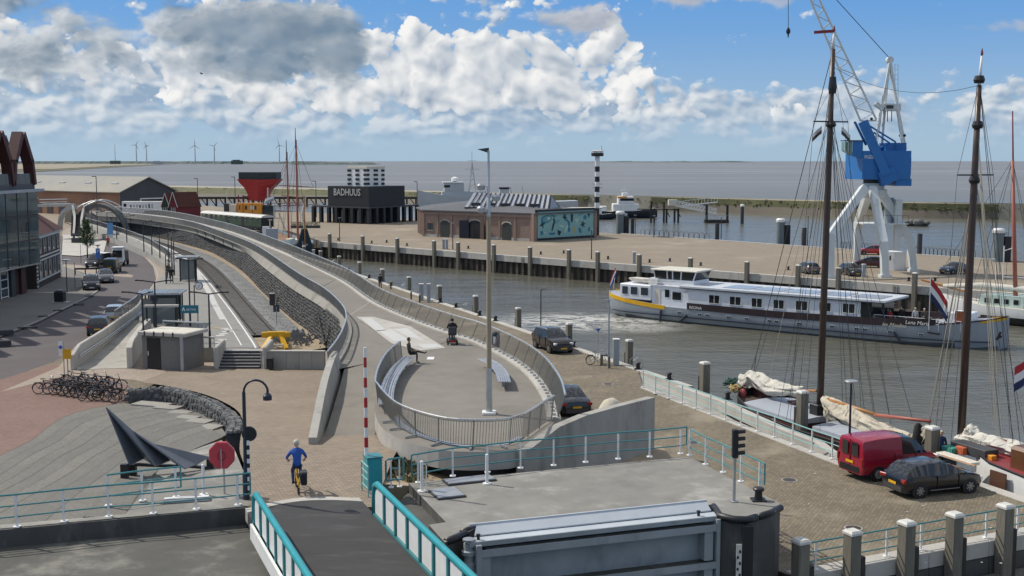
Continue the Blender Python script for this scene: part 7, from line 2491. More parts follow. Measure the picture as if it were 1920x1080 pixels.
# ================================================================= SAILING BARGES
def ship_frame(off):
 O = A1 + N1 * off
 def w(s,o,z):
  return V((O.x+D1.x*s+N1.x*o,O.y+D1.y*s+N1.y*o,z))
 def cl(px,py):
  s, z = onplane(px,py,O,D1)
  return w(s,0,z)
 def sg(px,py,z):
  return (G(px,py,z)-A1).dot(D1)
 return O, w, cl, sg
def mast_rig(t,cl,w,foot,topp,mm,rope_spec,tip=None,r0=.20,cross=None,lower_top=None):
 """foot/topp world points"""
 lt = lower_top or topp
 MB().tube([foot,foot.lerp(lt,.4),foot.lerp(lt,.75),lt],[r0,r0*.97,r0*.85,r0*.62],10).obj('mast',mm,t,world=1,smooth='all')
 if tip:
  MB().tube([lt,tip],[r0*.45,r0*.28],8).obj('mast_top',WHITE,t,world=1,smooth='all')
  MB().lathe([(.02,0),(.07,.1),(.02,.35)],8,tip).obj('mast_finial',DKRED,t,world=1)
O1, w1_, cl1, sg1 = ship_frame(2.5)
DZ = -.75
sb = sg1(1372,748,-.5)
ss_ = sg1(1775,862,-.5)
LS = sb - ss_
base = w1_(ss_,0,WZ)
t = top('sailing_barge','dark hulled sailing barge with grey hatches moored below the teal railing','sailing ship',base)
SH1 = t
st1 = [(0,1.2,-.1,WZ-.2),(1.2,1.9,-.2,WZ-.5),(4,2.4,-.4,WZ-.6),(LS*.5,2.5,-.5,WZ-.6),(LS-4,2.35,-.35,WZ-.6),(LS-1.5,1.6,-.05,WZ-.5),(LS-.3,.7,.15,WZ-.2),(LS,.15,.2,WZ)]
def place_hull(t,st_,w,s0,m,q=.45,deckm=None,name='hull',low=None):
 rings = [[tuple(w(s0+x,y,z))for x,y,z in r]for r in hull_rings(st_,q)]
 b = MB()
 b.loft(rings,caps=True,closed=False)
 b.obj(name,m,t,world=1,fix=True,smooth=45)
 if deckm is not None:
  d = MB(); d.strip([w(s0+r[0],-r[1]*.93,r[2]-.35)for r in st_],[w(s0+r[0],r[1]*.93,r[2]-.35)for r in st_]); d.obj('deck',deckm,t,world=1,fix=True)
 for sg_ in (-1,1):
  MB().tube([w(s0+r[0],sg_*r[1]*.985,r[2])for r in st_],.06,6).obj('gunwale',BLACK,t,world=1)
place_hull(t,st1,w1_,ss_,mat('tarred_hull',(.03,.024,.022),.5,var=.2,scale=1),deckm=mat('barge_deck',(.10,.07,.055),.8,var=.3,scale=2))
def hatch(t,w,s0,s1,hw,z0,z1,m,name='hatch_cover'):
 b = MB()
 b.loft([[w(s0,-hw,z0),w(s0,hw,z0),w(s1,hw,z0),w(s1,-hw,z0)],[w(s0,-hw,z1-.22),w(s0,hw,z1-.22),w(s1,hw,z1-.22),w(s1,-hw,z1-.22)]])
 b.obj('hatch_coaming',MAROON,t,world=1,fix=True)
 b = MB()
 n = 6
 rings = []
 for s in (s0-.08,s0+(s1-s0)*.33,s0+(s1-s0)*.66,s1+.08):
  rings.append([w(s,-hw-.08,z1-.24)]+[w(s,-hw-.06+(2*hw+.12)*i/n,z1-.06+.16*math.sin(math.pi*i/n))for i in range(n+1)]+[w(s,hw+.08,z1-.24)])
 b.loft(rings)
 return b.obj(name,m,t,world=1,fix=True,smooth=30)
h1a, h1b = sg1(1508,788,-.2), sg1(1428,752,-.2)
hatch(t,w1_,h1a,h1b,1.75,-.9,-.15,HATCH)
h2a, h2b = sg1(1620,832,-.2), sg1(1545,797,-.2)
hatch(t,w1_,h2a,h2b,1.75,-.9,-.15,HATCH)
q = w1_((h1b*.6+h1a*.4),.35,.08)
b = MB(); b.box((q.x,q.y,q.z),(.7,.6,.10),rzq1); b.obj('skylight',MAROON,t,world=1)
mf = cl1(1536,795); mf.z = -.8
mt = cl1(1562,92)
tip = cl1(1564,60)
mast_rig(t,cl1,w1_,mf,None,MAST,None,tip=tip,lower_top=mt,r0=.20)
smast = (mf-O1).dot(D1)
ct = cl1(1558,228)
MB().tube([ct-N1*1.15,ct+N1*1.15],.04,6).obj('crosstree',BLACK,t,world=1)
ct2 = cl1(1558,234)
MB().lathe([(.24,-.12),(.3,.0),(.24,.14)],10,ct2).obj('mast_band',BLACK,t,world=1)
MB().lathe([(.2,-.3),(.24,.0),(.18,.6)],10,cl1(1561,165)).obj('mast_band',BLACK,t,world=1)
b = MB(); q = cl1(1565,58); b.beam(q,q-D1*-.2+V((-1.0,0,-.06)),.04,.16); b.obj('pennant',DKRED,t,world=1)
for px, py, sgn in ((1541,236,-1),(1578,237,1)):
 q = cl1(px,py); flag_obj(q,(.6,.42),(CWHITE,MAST),t,d=V((sgn,.1,-.7)),droop=.2,seed=px)
b, b2 = MB(), MB()
for sgn in (-1,1):
 for k, ds in enumerate((-.2,-1.0,-1.8,.6)):
  rope(b,ct2+V((0,0,.1)),w1_(smast+ds,sgn*2.42,-.4),.013)
 rope(b,ct-N1*-1.15*sgn,w1_(smast-.6,sgn*2.45,-.4),.011)
 rope(b,cl1(1561,160),ct+N1*1.15*sgn,.010)
 rope(b,cl1(1561,110),w1_(smast-3.2,sgn*2.4,-.4),.011)
for px, py in ((1480,735),(1440,720),(1412,712),(1500,742)):
 rope(b if px%3 else b2,cl1(1560,120+(1500-px)),cl1(px,py),.013)
for px, py in ((1600,760),(1640,775),(1712,790),(1580,756),(1668,782)):
 rope(b2 if px%2 else b,cl1(1559,170+(px-1580)*.5),cl1(px,py),.013)
b.obj('rigging',ROPED,t,world=1); b2.obj('halyards',ROPE,t,world=1)
stuff(b.obj('rigging',ROPED,t,world=1)) if False else None
a_, c_ = cl1(1546,747), cl1(1648,779)
MB().tube([a_,a_.lerp(c_,.5),c_],[.09,.10,.085],8).obj('boom',SPAR,t,world=1,smooth='all')
a_, c_ = cl1(1640,778), cl1(1744,790)
MB().tube([a_,c_],[.10,.085],8).obj('boom',SPARR,t,world=1,smooth='all')
def mainsail(name,cl,pts,wv,hv,m,t,seed,n=34,lean=None):
 P = spline([cl(*p)for p in pts],.3)
 P = resample(P,sum((x-y).length for x,y in zip(P,P[1:]))/n)
 b = MB()
 cloth(b,P,lambda u:wv*(.55+.55*math.sin(math.pi*min(1,u*1.15))**.6),lambda u:hv*(.6+.6*math.sin(math.pi*min(1,u*1.1+.1))**.7),seed)
 o = b.obj(name,m,t,world=1,smooth=55,fix=True)
 for i in range(2,len(P)-2,5):
  d = (P[i+1]-P[i-1]).normalized()
  x = d.cross(V((0,0,1))).normalized()
  u = i / (len(P)-1)
  ww, hh = wv * (.55+.55*math.sin(math.pi*min(1,u*1.15))**.6) * 1.06, hv * (.6+.6*math.sin(math.pi*min(1,u*1.1+.1))**.7) * 1.06
  l = MB()
  l.tube([P[i]+x*ww*math.cos(a)+V((0,0,hh*math.sin(a)))for a in[2*math.pi*k/14 for k in range(14)]],.018,5,closed=True)
  l.obj('lashing',ROPE,t,world=1)
 return o
mainsail('furled_sail',cl1,[(1546,752),(1565,765),(1590,778),(1625,795),(1660,808),(1705,822)],.42,.36,SAIL,t,2)
mainsail('furled_sail',cl1,[(1552,765),(1562,780),(1572,790)],.34,.40,SAIL,t,8,n=12)
b = MB()
q = [cl1(1743,792),cl1(1735,806),cl1(1700,826),cl1(1720,832),cl1(1737,815)]
n_ = N1 * .06
tri = [cl1(1744,791),cl1(1692,824),cl1(1728,838)]
grid = []
for i in range(9):
 row = []
 for j in range(7):
  u, v = i / 8, j / 6
  p = tri[0].lerp(tri[1].lerp(tri[2],v),u)
  row.append(p+N1*(.14*math.sin(v*14+u*3)*u))
 grid.append(row)
b.loft(grid,caps=False,closed=False); b.loft([[p+N1*.02 for p in r]for r in grid],caps=False,closed=False,flip=True)
b.obj('sail_corner',SAIL,t,world=1,smooth='all')
mainsail('furled_jib',cl1,[(1388,712),(1398,716),(1412,708),(1428,718),(1445,728),(1475,730),(1505,732)],.34,.36,SAILW,t,5)
MB().tube([cl1(1395,722),cl1(1450,731),cl1(1531,733)],[.07,.09,.07],8).obj('jib_boom',SPAR,t,world=1)
b = MB(); rope(b,cl1(1405,705),cl1(1418,665),.02); rope(b,cl1(1412,712),cl1(1418,665),.02); rope(b,cl1(1418,665),mt,.02); b.obj('forestay',ROPED,t,world=1)
q = cl1(1398,745)
b = MB(); b.box((q.x,q.y,-.1),(1.1,.6,.8),rzq1); b.obj('windlass',BLACK,t,world=1,bevel=.08)
b = MB(); b.box((q.x+.8,q.y-.4,.05),(1.5,.8,.7),rzq1); b.obj('deck_box',MAROON,t,world=1,bevel=.04)
b = MB(); q = cl1(1535,790); b.box((q.x,q.y,-.1),(.8,.8,1.3),rzq1); b.obj('mast_case',BLACK,t,world=1,bevel=.05)
b = MB(); q = cl1(1722,792); b.lathe([(.3,0),(.32,.3),(.2,1.1),(.1,1.25)],10,(q.x,q.y,q.z-1.3)); b.obj('covered_wheel',CBLACK,t,world=1,smooth=True)
q = cl1(1388,731)
tb = top('fender_buoys','pink red fender buoys hanging on the bow of the sailing barge','buoys',V((q.x,q.y,-1.2)))
PINK = mat('buoy_pink',(.55,.12,.11),.4,var=.08,scale=4)
MB().sphere((q.x-.1,q.y-1.2,q.z),.27,sc=(1,1,1.15)).obj('buoy',PINK,tb,world=1,smooth='all')
MB().sphere((q.x+.02,q.y-1.3,q.z-.42),.22,sc=(1,1,1.15)).obj('buoy',PINK,tb,world=1,smooth='all')
q = cl1(1374,745)
tb = top('rope_heap','heap of green net and yellow rope on the bow of the sailing barge','ropes',V((q.x,q.y,-1.3)))
rnd = random.Random(21)
for m_, c0, n__ in ((mat('net_green',(.03,.08,.06),.9,var=.3,scale=6),V((q.x-.2,q.y,.1)),7),(mat('rope_yellow',(.45,.34,.14),.9,var=.2,scale=6),V((q.x-.1,q.y-1.6,.0)),7)):
 b = MB()
 for k in range(n__):
  c = c0 + V((rnd.uniform(-.2,.2),rnd.uniform(-.2,.2),.05*k))
  r = rnd.uniform(.18,.34)
  b.tube([c+V((r*math.cos(a),r*math.sin(a),.06*math.sin(3*a+k)))for a in[2*math.pi*i/12 for i in range(12)]],.05,5,closed=True)
 b.obj('rope_coil',m_,tb,world=1)
b = MB(); rope(b,G(1256,700,.4),cl1(1376,728),.025,sag=.15); tag(b.obj('mooring_rope',ROPE),'pale mooring rope from the quay bollard to the sailing barge bow','rope')
O2, w2_, cl2, sg2 = ship_frame(2.9)
s_a = sg2(1772,858,.6)
LS2 = 19.0
base = w2_(s_a-LS2,0,WZ)
t = top('sailing_barge','red decked white sided sailing barge moored at the right behind the black hatchback','sailing ship',base)
st2 = [(0,1.0,.9,WZ-.2),(2,2.0,.8,WZ-.5),(6,2.4,.65,WZ-.6),(LS2-5,2.4,.65,WZ-.6),(LS2-2,2.1,.75,WZ-.5),(LS2-.6,1.5,.85,WZ-.4),(LS2,.9,.9,WZ-.2)]
place_hull(t,st2,w2_,s_a-LS2,[WHITE],deckm=None)
d = MB(); d.strip([w2_(s_a-LS2+r[0],-r[1]*.96,r[2]-.05)for r in st2],[w2_(s_a-LS2+r[0],r[1]*.96,r[2]-.05)for r in st2]); d.obj('deck',mat('red_deck',(.24,.035,.04),.5,var=.15,scale=1),t,world=1,fix=True)
DK = .66
def deckbox(px,py,z0,z1,sx,sy_,m,name):
 q = G(px,py,z0)
 b = MB(); b.box((q.x,q.y,(z0+z1)/2),(sx,sy_,z1-z0),rzq1); return b.obj(name,m,t,world=1,bevel=.02)
deckbox(1795,862,DK,DK+.13,2.2,.55,CREAM,'gangplank')
deckbox(1797,864,DK+.13,DK+.17,2.1,.12,SPAR,'gangplank_rail')
deckbox(1835,857,DK,DK+.28,1.9,.3,ORNG,'orange_pole_stack')
deckbox(1826,852,DK,DK+.45,2.2,.8,CHARL,'hatch_box')
deckbox(1784,847,DK,DK+.25,.7,.6,mat('green_tarp',(.05,.30,.22),.7,var=.1,scale=3),'green_tarp')
deckbox(1806,851,DK,DK+.35,.5,.5,mat('orange_gear',(.55,.12,.05),.7,var=.2,scale=5),'orange_gear')
q = G(1873,897,-1.2)
b = MB(); q = w2_(onplane(1872,886,A1+N1*.47,D1)[0],-2.43,0); b.box((q.x,q.y,.25),(.9,.08,.7),rzq1); b.obj('side_door',mat('door_brown',(.10,.045,.025),.5,var=.15,scale=2),t,world=1)
q = G(1930,885,.6)
b = MB(); b.box((q.x+.5,q.y,.9),(2.2,1.6,1.5),rzq1); b.obj('deck_cabin',mat('varnish_dark',(.12,.05,.02),.4,var=.15,scale=2),t,world=1,bevel=.15)
b = MB(); q = G(1790,900,-.1);
mf = cl2(1801,838); mf.z = .5
mt = cl2(1836,160)
tip = cl2(1841,105)
mast_rig(t,cl2,w2_,mf,None,MAST,None,tip=tip,lower_top=mt,r0=.19)
smast = (mf-O2).dot(D1)
ct = cl2(1829,328)
MB().tube([ct-N1*1.1,ct+N1*1.1],.035,6).obj('crosstree',BLACK,t,world=1)
for px, py in ((1827,338),(1833,235),(1836,150)):
 MB().lathe([(.22,-.15),(.27,0),(.2,.2)],10,cl2(px,py)).obj('mast_band',BLACK,t,world=1)
b, b2 = MB(), MB()
for sgn in (-1,1):
 for ds in (-.2,-1.0,-1.8):
  rope(b,cl2(1828,330),w2_(smast+ds,sgn*2.35,.7),.012)
 rope(b,cl2(1836,155),ct+N1*1.1*sgn,.010)
 rope(b,ct+N1*1.1*sgn,w2_(smast-.8,sgn*2.35,.7),.010)
for px, py in ((1740,790),(1752,795),(1765,790),(1745,780)):
 rope(b2,cl2(1829,340),cl2(px,py),.02)
for px, py in ((1862,800),(1868,815),(1880,830),(1872,822)):
 rope(b2,cl2(1833,240),cl2(px,py),.016)
for px, py in ((1900,842),(1915,850)):
 rope(b,cl2(1836,150),cl2(px,py),.014)
b.obj('rigging',ROPED,t,world=1); b2.obj('halyards',ROPE,t,world=1)
MB().tube([cl2(1815,812),cl2(1888,829)],[.10,.11],8).obj('boom',SPARR,t,world=1,smooth='all')
mainsail('furled_sail',cl2,[(1797,822),(1815,826),(1845,832),(1880,838),(1920,848),(1960,860)],.40,.34,SAILW,t,4)
mainsail('furled_sail',cl2,[(1812,808),(1822,806),(1836,814)],.22,.2,SAILW,t,14,n=10)
b = MB(); rope(b,mt,cl1(1561,125),.014,sag=.8); tag(b.obj('triatic_line',ROPED),'thin dark line strung between the two tall masts','line')
q = G(1746,842,-.7)
p = cl1(1764,835)
person('person','person in blue standing between the two sailing barges behind the timber post',STAND,dict(top=CNAVY,legs=CBLACK,shoe=CBLACK),HAIRG,V((p.x,p.y,-.75)),R(-120),fingers=False)
p = at(1924,668,52)
tf = top('stern_flag','large drooping red white and blue flag at the right picture edge','flag',V((p.x+.5,p.y,-.6)))
MB().tube([(0,0,0),(-.2,0,p.z+.8)],.04,6).obj('flagstaff',WHITE,tf)
flag_obj((-.15,0,p.z+.75),(.95,1.15),(RED,WHITE,CNAVY),tf,d=V((-.9,-.1,-.5)),droop=.2,world=0,seed=2)
# ================================================================= CRANE
YC = 150.0
ft = [G(1556,522),G(1606,497),G(1659,520),G(1712,509)]
cc = sum(ft,V((0,0,0))) / 4
t = top('harbour_crane','tall white harbour crane with blue machine house on four legs','crane',V((cc.x,cc.y,0)))
def ca2(px,py,dy=0.0):
 return at(px,py,YC+dy)
topc = ca2(1637,358)
for f, k, up_ in ((ft[0],(1557,438),(1620,352)),(ft[1],(1608,420),(1626,366)),(ft[2],(1657,452),(1636,352)),(ft[3],(1706,445),(1652,360))):
 kp = at(k[0],k[1],f.y);
 u_ = at(up_[0],up_[1],YC+(f.y-YC)*.3)
 b = MB(); b.beam(V((f.x,f.y,0)),V((kp.x,f.y,kp.z)),.85,.85,up=V((0,1,0))); b.beam(V((kp.x,f.y,kp.z))-V((0,0,.3)),u_,.9,.9,up=V((0,1,0))); b.obj('leg',CRWHT,t,world=1)
 b = MB(); b.bx(f.x-.65,f.x+.65,f.y-.65,f.y+.65,0,.35); b.obj('foot',CRWHT,t,world=1)
b = MB(); b.lathe([(1.5,-.9),(1.7,-.5),(1.7,.2),(1.35,.25),(1.35,1.0)],18,topc); b.obj('slew_ring',CRWHT,t,world=1,smooth=30)
b = MB(); b.lathe([(1.25,1.0),(1.25,1.9)],18,topc); b.obj('turntable',CHARL,t,world=1)
pz = ca2(1650,418).z
b = MB(); q0, q1 = ca2(1612,418), ca2(1696,418); b.bx(q0.x,q1.x,YC-1.5,YC+2.5,pz-.12,pz); b.obj('service_platform',CRWHT,t,world=1)
b = MB(); q = ca2(1667,400,1); b.lathe([(.6,0),(.6,3.2)],12,(q.x,q.y,pz)); b.obj('stair_tower',HULLG,t,world=1,smooth=True)
b = MB(); q = ca2(1683,420,0); b.bx(q.x-.4,q.x+.4,q.y-.4,q.y+.4,pz-3.5,ca2(1683,374).z); b.obj('ladder_shaft',CRWHT,t,world=1)
b = MB()
for k in range(9):
 x = q0.x + (q1.x-q0.x) * k / 8; b.tube([(x,YC-1.45,pz),(x,YC-1.45,pz+1.0)],.025,4)
b.tube([(q0.x,YC-1.45,pz+1.0),(q1.x,YC-1.45,pz+1.0)],.03,4); b.obj('platform_railing',CHARL,t,world=1)
def cbox(name,x0,y0,x1,y1,d0,d1,m,bev=0):
 a, c = ca2(x0,y1), ca2(x1,y0)
 b = MB(); b.bx(a.x,c.x,YC+d0,YC+d1,a.z,c.z); return b.obj(name,m,t,world=1,bevel=bev)
a, c = ca2(1606,336), ca2(1697,283)
b = MB(); b.prism([(a.x,YC-2.4),(c.x,YC-2.4),(c.x+.2,YC+2.6),(a.x-.75,YC+2.6)],a.z,c.z); b.obj('machine_house',CRBLUE,t,world=1)
cbox('house_rear',1668,335,1698,348,-2.3,2.5,CRBLUE)
cbox('house_top',1655,268,1694,284,-1.2,1.6,CRBLUE)
cbox('side_locker',1697,296,1701,328,-1.6,1.4,CRBLUE)
cbox('house_window',1632,299,1646,311,-2.44,-2.41,GLASS)
q = ca2(1610,297.5); put_text('FIGEE',.62,V((q.x,YC-2.43,q.z)),V((1,0,0)),WHITE,t,xs=.8,depth=.02)
a, c = ca2(1575,290,-.5), ca2(1612,265,-.5)
b = MB()
b.loft([[(c.x-.1,YC-2.3,a.z-.45),(c.x-.1,YC-.6,a.z-.45),(c.x-.1,YC-.6,c.z),(c.x-.1,YC-2.3,c.z)],[(a.x+1.05,YC-2.3,a.z-.05),(a.x+1.05,YC-.6,a.z-.05),(a.x+1.05,YC-.6,c.z),(a.x+1.05,YC-2.3,c.z)]]); b.obj('cab',CRBLUE,t,world=1,fix=True)
b = MB()
b.loft([[(a.x+1.04,YC-2.28,a.z-.05),(a.x+1.04,YC-.62,a.z-.05),(a.x+1.04,YC-.62,c.z-.05),(a.x+1.04,YC-2.28,c.z-.05)],[(a.x+.1,YC-2.2,a.z+.5),(a.x+.1,YC-.7,a.z+.5),(a.x+.1,YC-.7,c.z-.1),(a.x+.1,YC-2.2,c.z-.1)]]); b.obj('cab_glazing',mat('cab_glass_green',(.10,.20,.16),.1,var=.3,scale=2,spec=.8),t,world=1,fix=True)
for x in (a.x+.1,a.x+.5,a.x+1.0):
 b = MB(); b.bx(x-.03,x+.03,YC-2.33,YC-2.27,a.z+.3,c.z); b.obj('glazing_bar',CRWHT,t,world=1)
b = MB(); b.bx(a.x,c.x,YC-2.4,YC-.5,c.z,c.z+.12); b.obj('cab_roof',NAVY,t,world=1)
for dy in (-2.75,1.6):
 b = MB(); b.beam(ca2(1618,228,dy*.6),ca2(1661,328,dy),.5,1.15,up=V((1,0,0.4))); b.obj('lever_arm',CRBLUE,t,world=1)
a, c = ca2(1640,322,-2.8), ca2(1675,336,-2.8)
b = MB(); dd = (ca2(1661,328,-2.8)-ca2(1618,228,-2.8)).normalized(); b.beam(ca2(1651,318,-.9),ca2(1662,342,-.9),4.0,2.05,up=V((1,0,.4))); b.obj('counterweight',CRBLUE,t,world=1)
for dy in (-1.2,1.0):
 for p0, p1 in (((1603,229),(1624,272)),((1621,230),(1679,266)),((1638,248),(1668,268)),((1668,268),(1645,280)),((1679,266),(1679,290)),((1679,290),(1668,308)),((1655,284),(1677,290))):
  b = MB(); b.tube([ca2(*p0,dy),ca2(*p1,dy)],.16 if p0[0]<1610 else .11,6); b.obj('brace',CRBLUE,t,world=1)
b = MB(); b.beam(ca2(1603,230,-1.4),ca2(1603,230,1.2),.3,.3); b.obj('boom_pin_beam',CRBLUE,t,world=1)
apx = ca2(1668,114)
for p1, dy in (((1640,272),-1.3),((1653,272),1.3),((1692,268),-1.3),((1698,280),1.3)):
 b = MB(); b.tube([apx+V((0,dy*.2,0)),ca2(p1[0],p1[1],dy)],.19,8); b.obj('mast_leg',CRWHT,t,world=1)
b = MB(); b.tube([apx+V((0,-.4,.1)),apx+V((0,.4,.1))],.42,14); b.obj('sheave',CRWHT,t,world=1)
cbox('winch_platform',1655,195,1685,208,-1.0,1.0,CRWHT)
cbox('winch',1657,198,1670,204,-1.15,-1.02,CHARL)
b = MB(); b.beam(ca2(1641,194,-.5),ca2(1655,204,-.5),.8,.5); b.obj('platform_nose',CRWHT,t,world=1)
for px in (1664,1672):
 b = MB(); b.tube([ca2(px,208),ca2(px,228)],.06,5); b.obj('hanger',CHARL,t,world=1)
b = MB()
for px in (1678,1684):
 b.tube([ca2(px,120),ca2(px,190)],.04,4)
for k in range(8):
 b.tube([ca2(1678,122+k*9),ca2(1684,122+k*9)],.03,4)
b.obj('ladder',CRWHT,t,world=1)
tipp = (1478,-100)
ch = []
for (pa,pb) in (((1613,226),(1520,0)),((1643,224),(1541,0))):
 k = 1.42
 pe = (pa[0]+(pb[0]-pa[0])*k,pa[1]+(pb[1]-pa[1])*k)
 for dy in (-1.3,1.3):
  A_, B_ = ca2(*pa,dy), ca2(*pe,dy*.45)
  if pa[0] == 1643:
   B_ = ca2(pe[0]-6,pe[1],dy*.45)
  b = MB(); b.tube([A_,B_],.13,8); b.obj('boom_chord',CRWHT,t,world=1)
  ch.append((A_,B_))
b = MB()
nb = 13
for k in range(nb):
 u, v = k / nb, (k+.5) / nb
 for i, j in ((0,2),(1,3)):
  b.tube([ch[i][0].lerp(ch[i][1],u),ch[j][0].lerp(ch[j][1],v)],.06,5)
  b.tube([ch[j][0].lerp(ch[j][1],v),ch[i][0].lerp(ch[i][1],(k+1)/nb)],.06,5)
 for i, j in ((0,1),(2,3)):
  b.tube([ch[i][0].lerp(ch[i][1],u),ch[j][0].lerp(ch[j][1],u)],.05,5)
b.obj('boom_lacing',CRWHT,t,world=1)
b = MB(); b.tube([ca2(1613,226),ca2(1643,226)],.10,6); b.obj('boom_cross_beam',CRWHT,t,world=1)
tp = ca2(*tipp)
b = MB(); rope(b,apx+V((0,.0,.3)),tp,.05); b.tube([tp,ca2(1478,52)],.045,4); b.obj('hoist_cable',ROPED,t,world=1)
b = MB(); rope(b,apx,ca2(1645,270,.5),.03); b.obj('luffing_rope',ROPED,t,world=1)
hp = ca2(1478,60)
b = MB(); b.lathe([(.05,-.7),(.1,-.3),(.25,-.1),(.28,.2),(.1,.55)],8,hp); b.obj('hook_block',BLACK,t,world=1,smooth=True)
for px, py in ((1688,254),(1696,254),(1634,223)):
 b = MB(); q = ca2(px,py); b.sphere(q,.2,8,5); b.obj('floodlight',BLACK,t,world=1)
a, c = G(1664,507), G(1704,509)
zk = z_of(1680,472,a)
t2 = top('crane_kiosk','white sheet metal kiosk with a pictogram between the crane legs','kiosk',a)
b = MB(); b.prism([(0,0),(.65,-.45),(c.x-a.x,-.2),(c.x-a.x,2.2),(0,2.2)],0,zk); b.obj('kiosk_wall',WHITE,t2)
b = MB(); b.bx(.12,.30,-.30,-.26,zk*.55,zk*.8); b.obj('pictogram',BLACK,t2)
# ================================================================= LEFT STREET BUILDINGS
t = top('glass_office','dark glass and brick office building with red gable frames on its roof','building',V((-51.2,127,0)))
X0, YF, YN, ZR = -51.2, 127.0, 70.0, 11.7  # near end run on out of view to lengthen the street shadow
b = MB(); b.bx(-80,X0-1.2,YN,YF-1.0,.11,3.2); b.obj('ground_floor',DARKB,t,world=1)
b = MB(); b.bx(-80,X0-.12,YN,YF-.12,3.2,ZR-.8); b.obj('core',CHAR,t,world=1)
for k in range(16):
 y1 = YF - .1 - k * 2.7
 for r in range(3):
  z0 = 3.2 + r * 2.6
  MB().bx(X0-.10,X0,y1-2.62,y1,z0+.12,z0+2.52).obj('glass_panel',GLASSG,t,world=1)
 MB().bx(X0-.06,X0+.05,y1-2.70,y1-2.63,3.2,ZR-.75).obj('mullion',CHARL,t,world=1)
for k in range(3):
 x1 = X0 - .12 - k * 2.4
 for r in range(3):
  z0 = 3.2 + r * 2.6
  MB().bx(x1-2.32,x1,YF-.11,YF,z0+.12,z0+2.52).obj('glass_panel',GLASSG,t,world=1)
for r in range(4):
 MB().bx(X0-.1,X0+.06,YN,YF+.05,3.14+r*2.6,3.29+r*2.6).obj('floor_band',CHARL if r else CONC,t,world=1)
b = MB(); b.bx(-80,X0+.55,YN,YF+.5,ZR-.75,ZR-.45); b.obj('roof_edge',STEELP,t,world=1)
b = MB(); b.bx(-80,X0-.2,YN,YF-.2,ZR-.45,ZR+.1); b.obj('roof_deck',ROOFB,t,world=1)
for k in range(7):
 y = YF - 1 - k * 1.6
 MB().bx(X0-.24,X0-.2,y-1.55,y,ZR+.1,ZR+1.2).obj('balcony_glass',GLASSB,t,world=1)
for k, (ya,ym,yb) in enumerate([(126.6-5.4*q,124.0-5.4*q,121.4-5.4*q)for q in range(10)]):  # gables beyond the view are added for their shadow
 for dx in (0,):
  b = MB()
  b.beam(V((X0-.5,ya,ZR)),V((X0-.5,ya-.5,ZR+2.6)),1.1,.5,up=V((0,1,0)))
  b.beam(V((X0-.5,ya-.5,ZR+2.4)),V((X0-.5,ym+.2,ZR+5.4)),1.1,.62,up=V((0,1,0)))
  b.beam(V((X0-.5,ym-.2,ZR+5.4)),V((X0-.5,yb+.5,ZR+2.4)),1.1,.62,up=V((0,1,0)))
  b.beam(V((X0-.5,yb+.5,ZR+2.6)),V((X0-.5,yb,ZR)),1.1,.5,up=V((0,1,0)))
  b.obj('gable_frame',MAROON,t,world=1)
 b = MB(); b.loft([[(X0-1.8,ya-.6,ZR+2.5),(X0-1.8,ym,ZR+5.2),(X0-1.8,yb+.6,ZR+2.5)],[(X0-14,ya-.6,ZR+2.5),(X0-14,ym,ZR+5.2),(X0-14,yb+.6,ZR+2.5)]]); b.obj('gable_roof',ROOFB,t,world=1)
for y, m in ((124.5,MAROON),(122.0,CHARL),(116.0,MAROON),(111,MAROON)):
 MB().bx(X0-1.2,X0-.9,y-.5,y+.5,.11,3.15).obj('pier',m,t,world=1)
for y in (120.2,113.5):
 d_o = MB().bx(X0-1.22,X0-1.12,y-.9,y+.9,.11,2.9).obj('door',GLASSB,t,world=1)
 MB().bx(X0-1.12,X0-1.06,y-.95,y-.82,.11,2.95).obj('door_frame',WHITE,d_o,world=1)
 MB().bx(X0-1.12,X0-1.06,y+.82,y+.95,.11,2.95).obj('door_frame',WHITE,d_o,world=1)
 for z in (.2,1.1,2.0,2.85):
  MB().bx(X0-1.12,X0-1.06,y-.82,y+.82,z,z+.1).obj('door_frame',WHITE,d_o,world=1)
t = top('brick_townhouse','old dark brick townhouse with white bands and a tiled roof beside the office','house',V((-53,129,0)))
pa, pb = V((-52.6,129.2,0)), V((-55.2,143,0))
du = flat(pb-pa); dn = V((du.y,-du.x,0))
lw = (pb-pa).length
b = MB(); b.prism([xy(pa),xy(pb),xy(pb-dn*10),xy(pa-dn*10)],.11,6.0); b.obj('wall',DARKB,t,world=1)
b = MB(); r0 = [pa+dn*.4-du*.3,pb+dn*.4+du*.3,pb-dn*10.4+du*.3,pa-dn*10.4-du*.3]
r1 = [pa-dn*3+du*2,pb-dn*3-du*2,pb-dn*7-du*2,pa-dn*7+du*2]
b.loft([[V((q.x,q.y,6.05))for q in r0],[V((q.x,q.y,8.6))for q in r1]]); b.obj('roof',TILER,t,world=1,fix=True)
for z in (.9,3.1,3.5,5.7,6.0):
 a, c = pa + dn * .06 - du * .05, pb + dn * .06 + du * .05
 MB().beam(a+V((0,0,z)),c+V((0,0,z)),.18,.16 if z<5 else .26).obj('white_band',CAPW,t,world=1)
for k in range(7):
 for zz in (.2,.62,1.04,1.46,1.88,2.3,2.72)[k:k+1]:
  for s in (.3,lw-.4):
   q = pa + du * s + dn * .04; MB().box((q.x,q.y,zz+.15),(.6,.12,.2),math.atan2(du.y,du.x)).obj('quoin',CAPW,t,world=1)
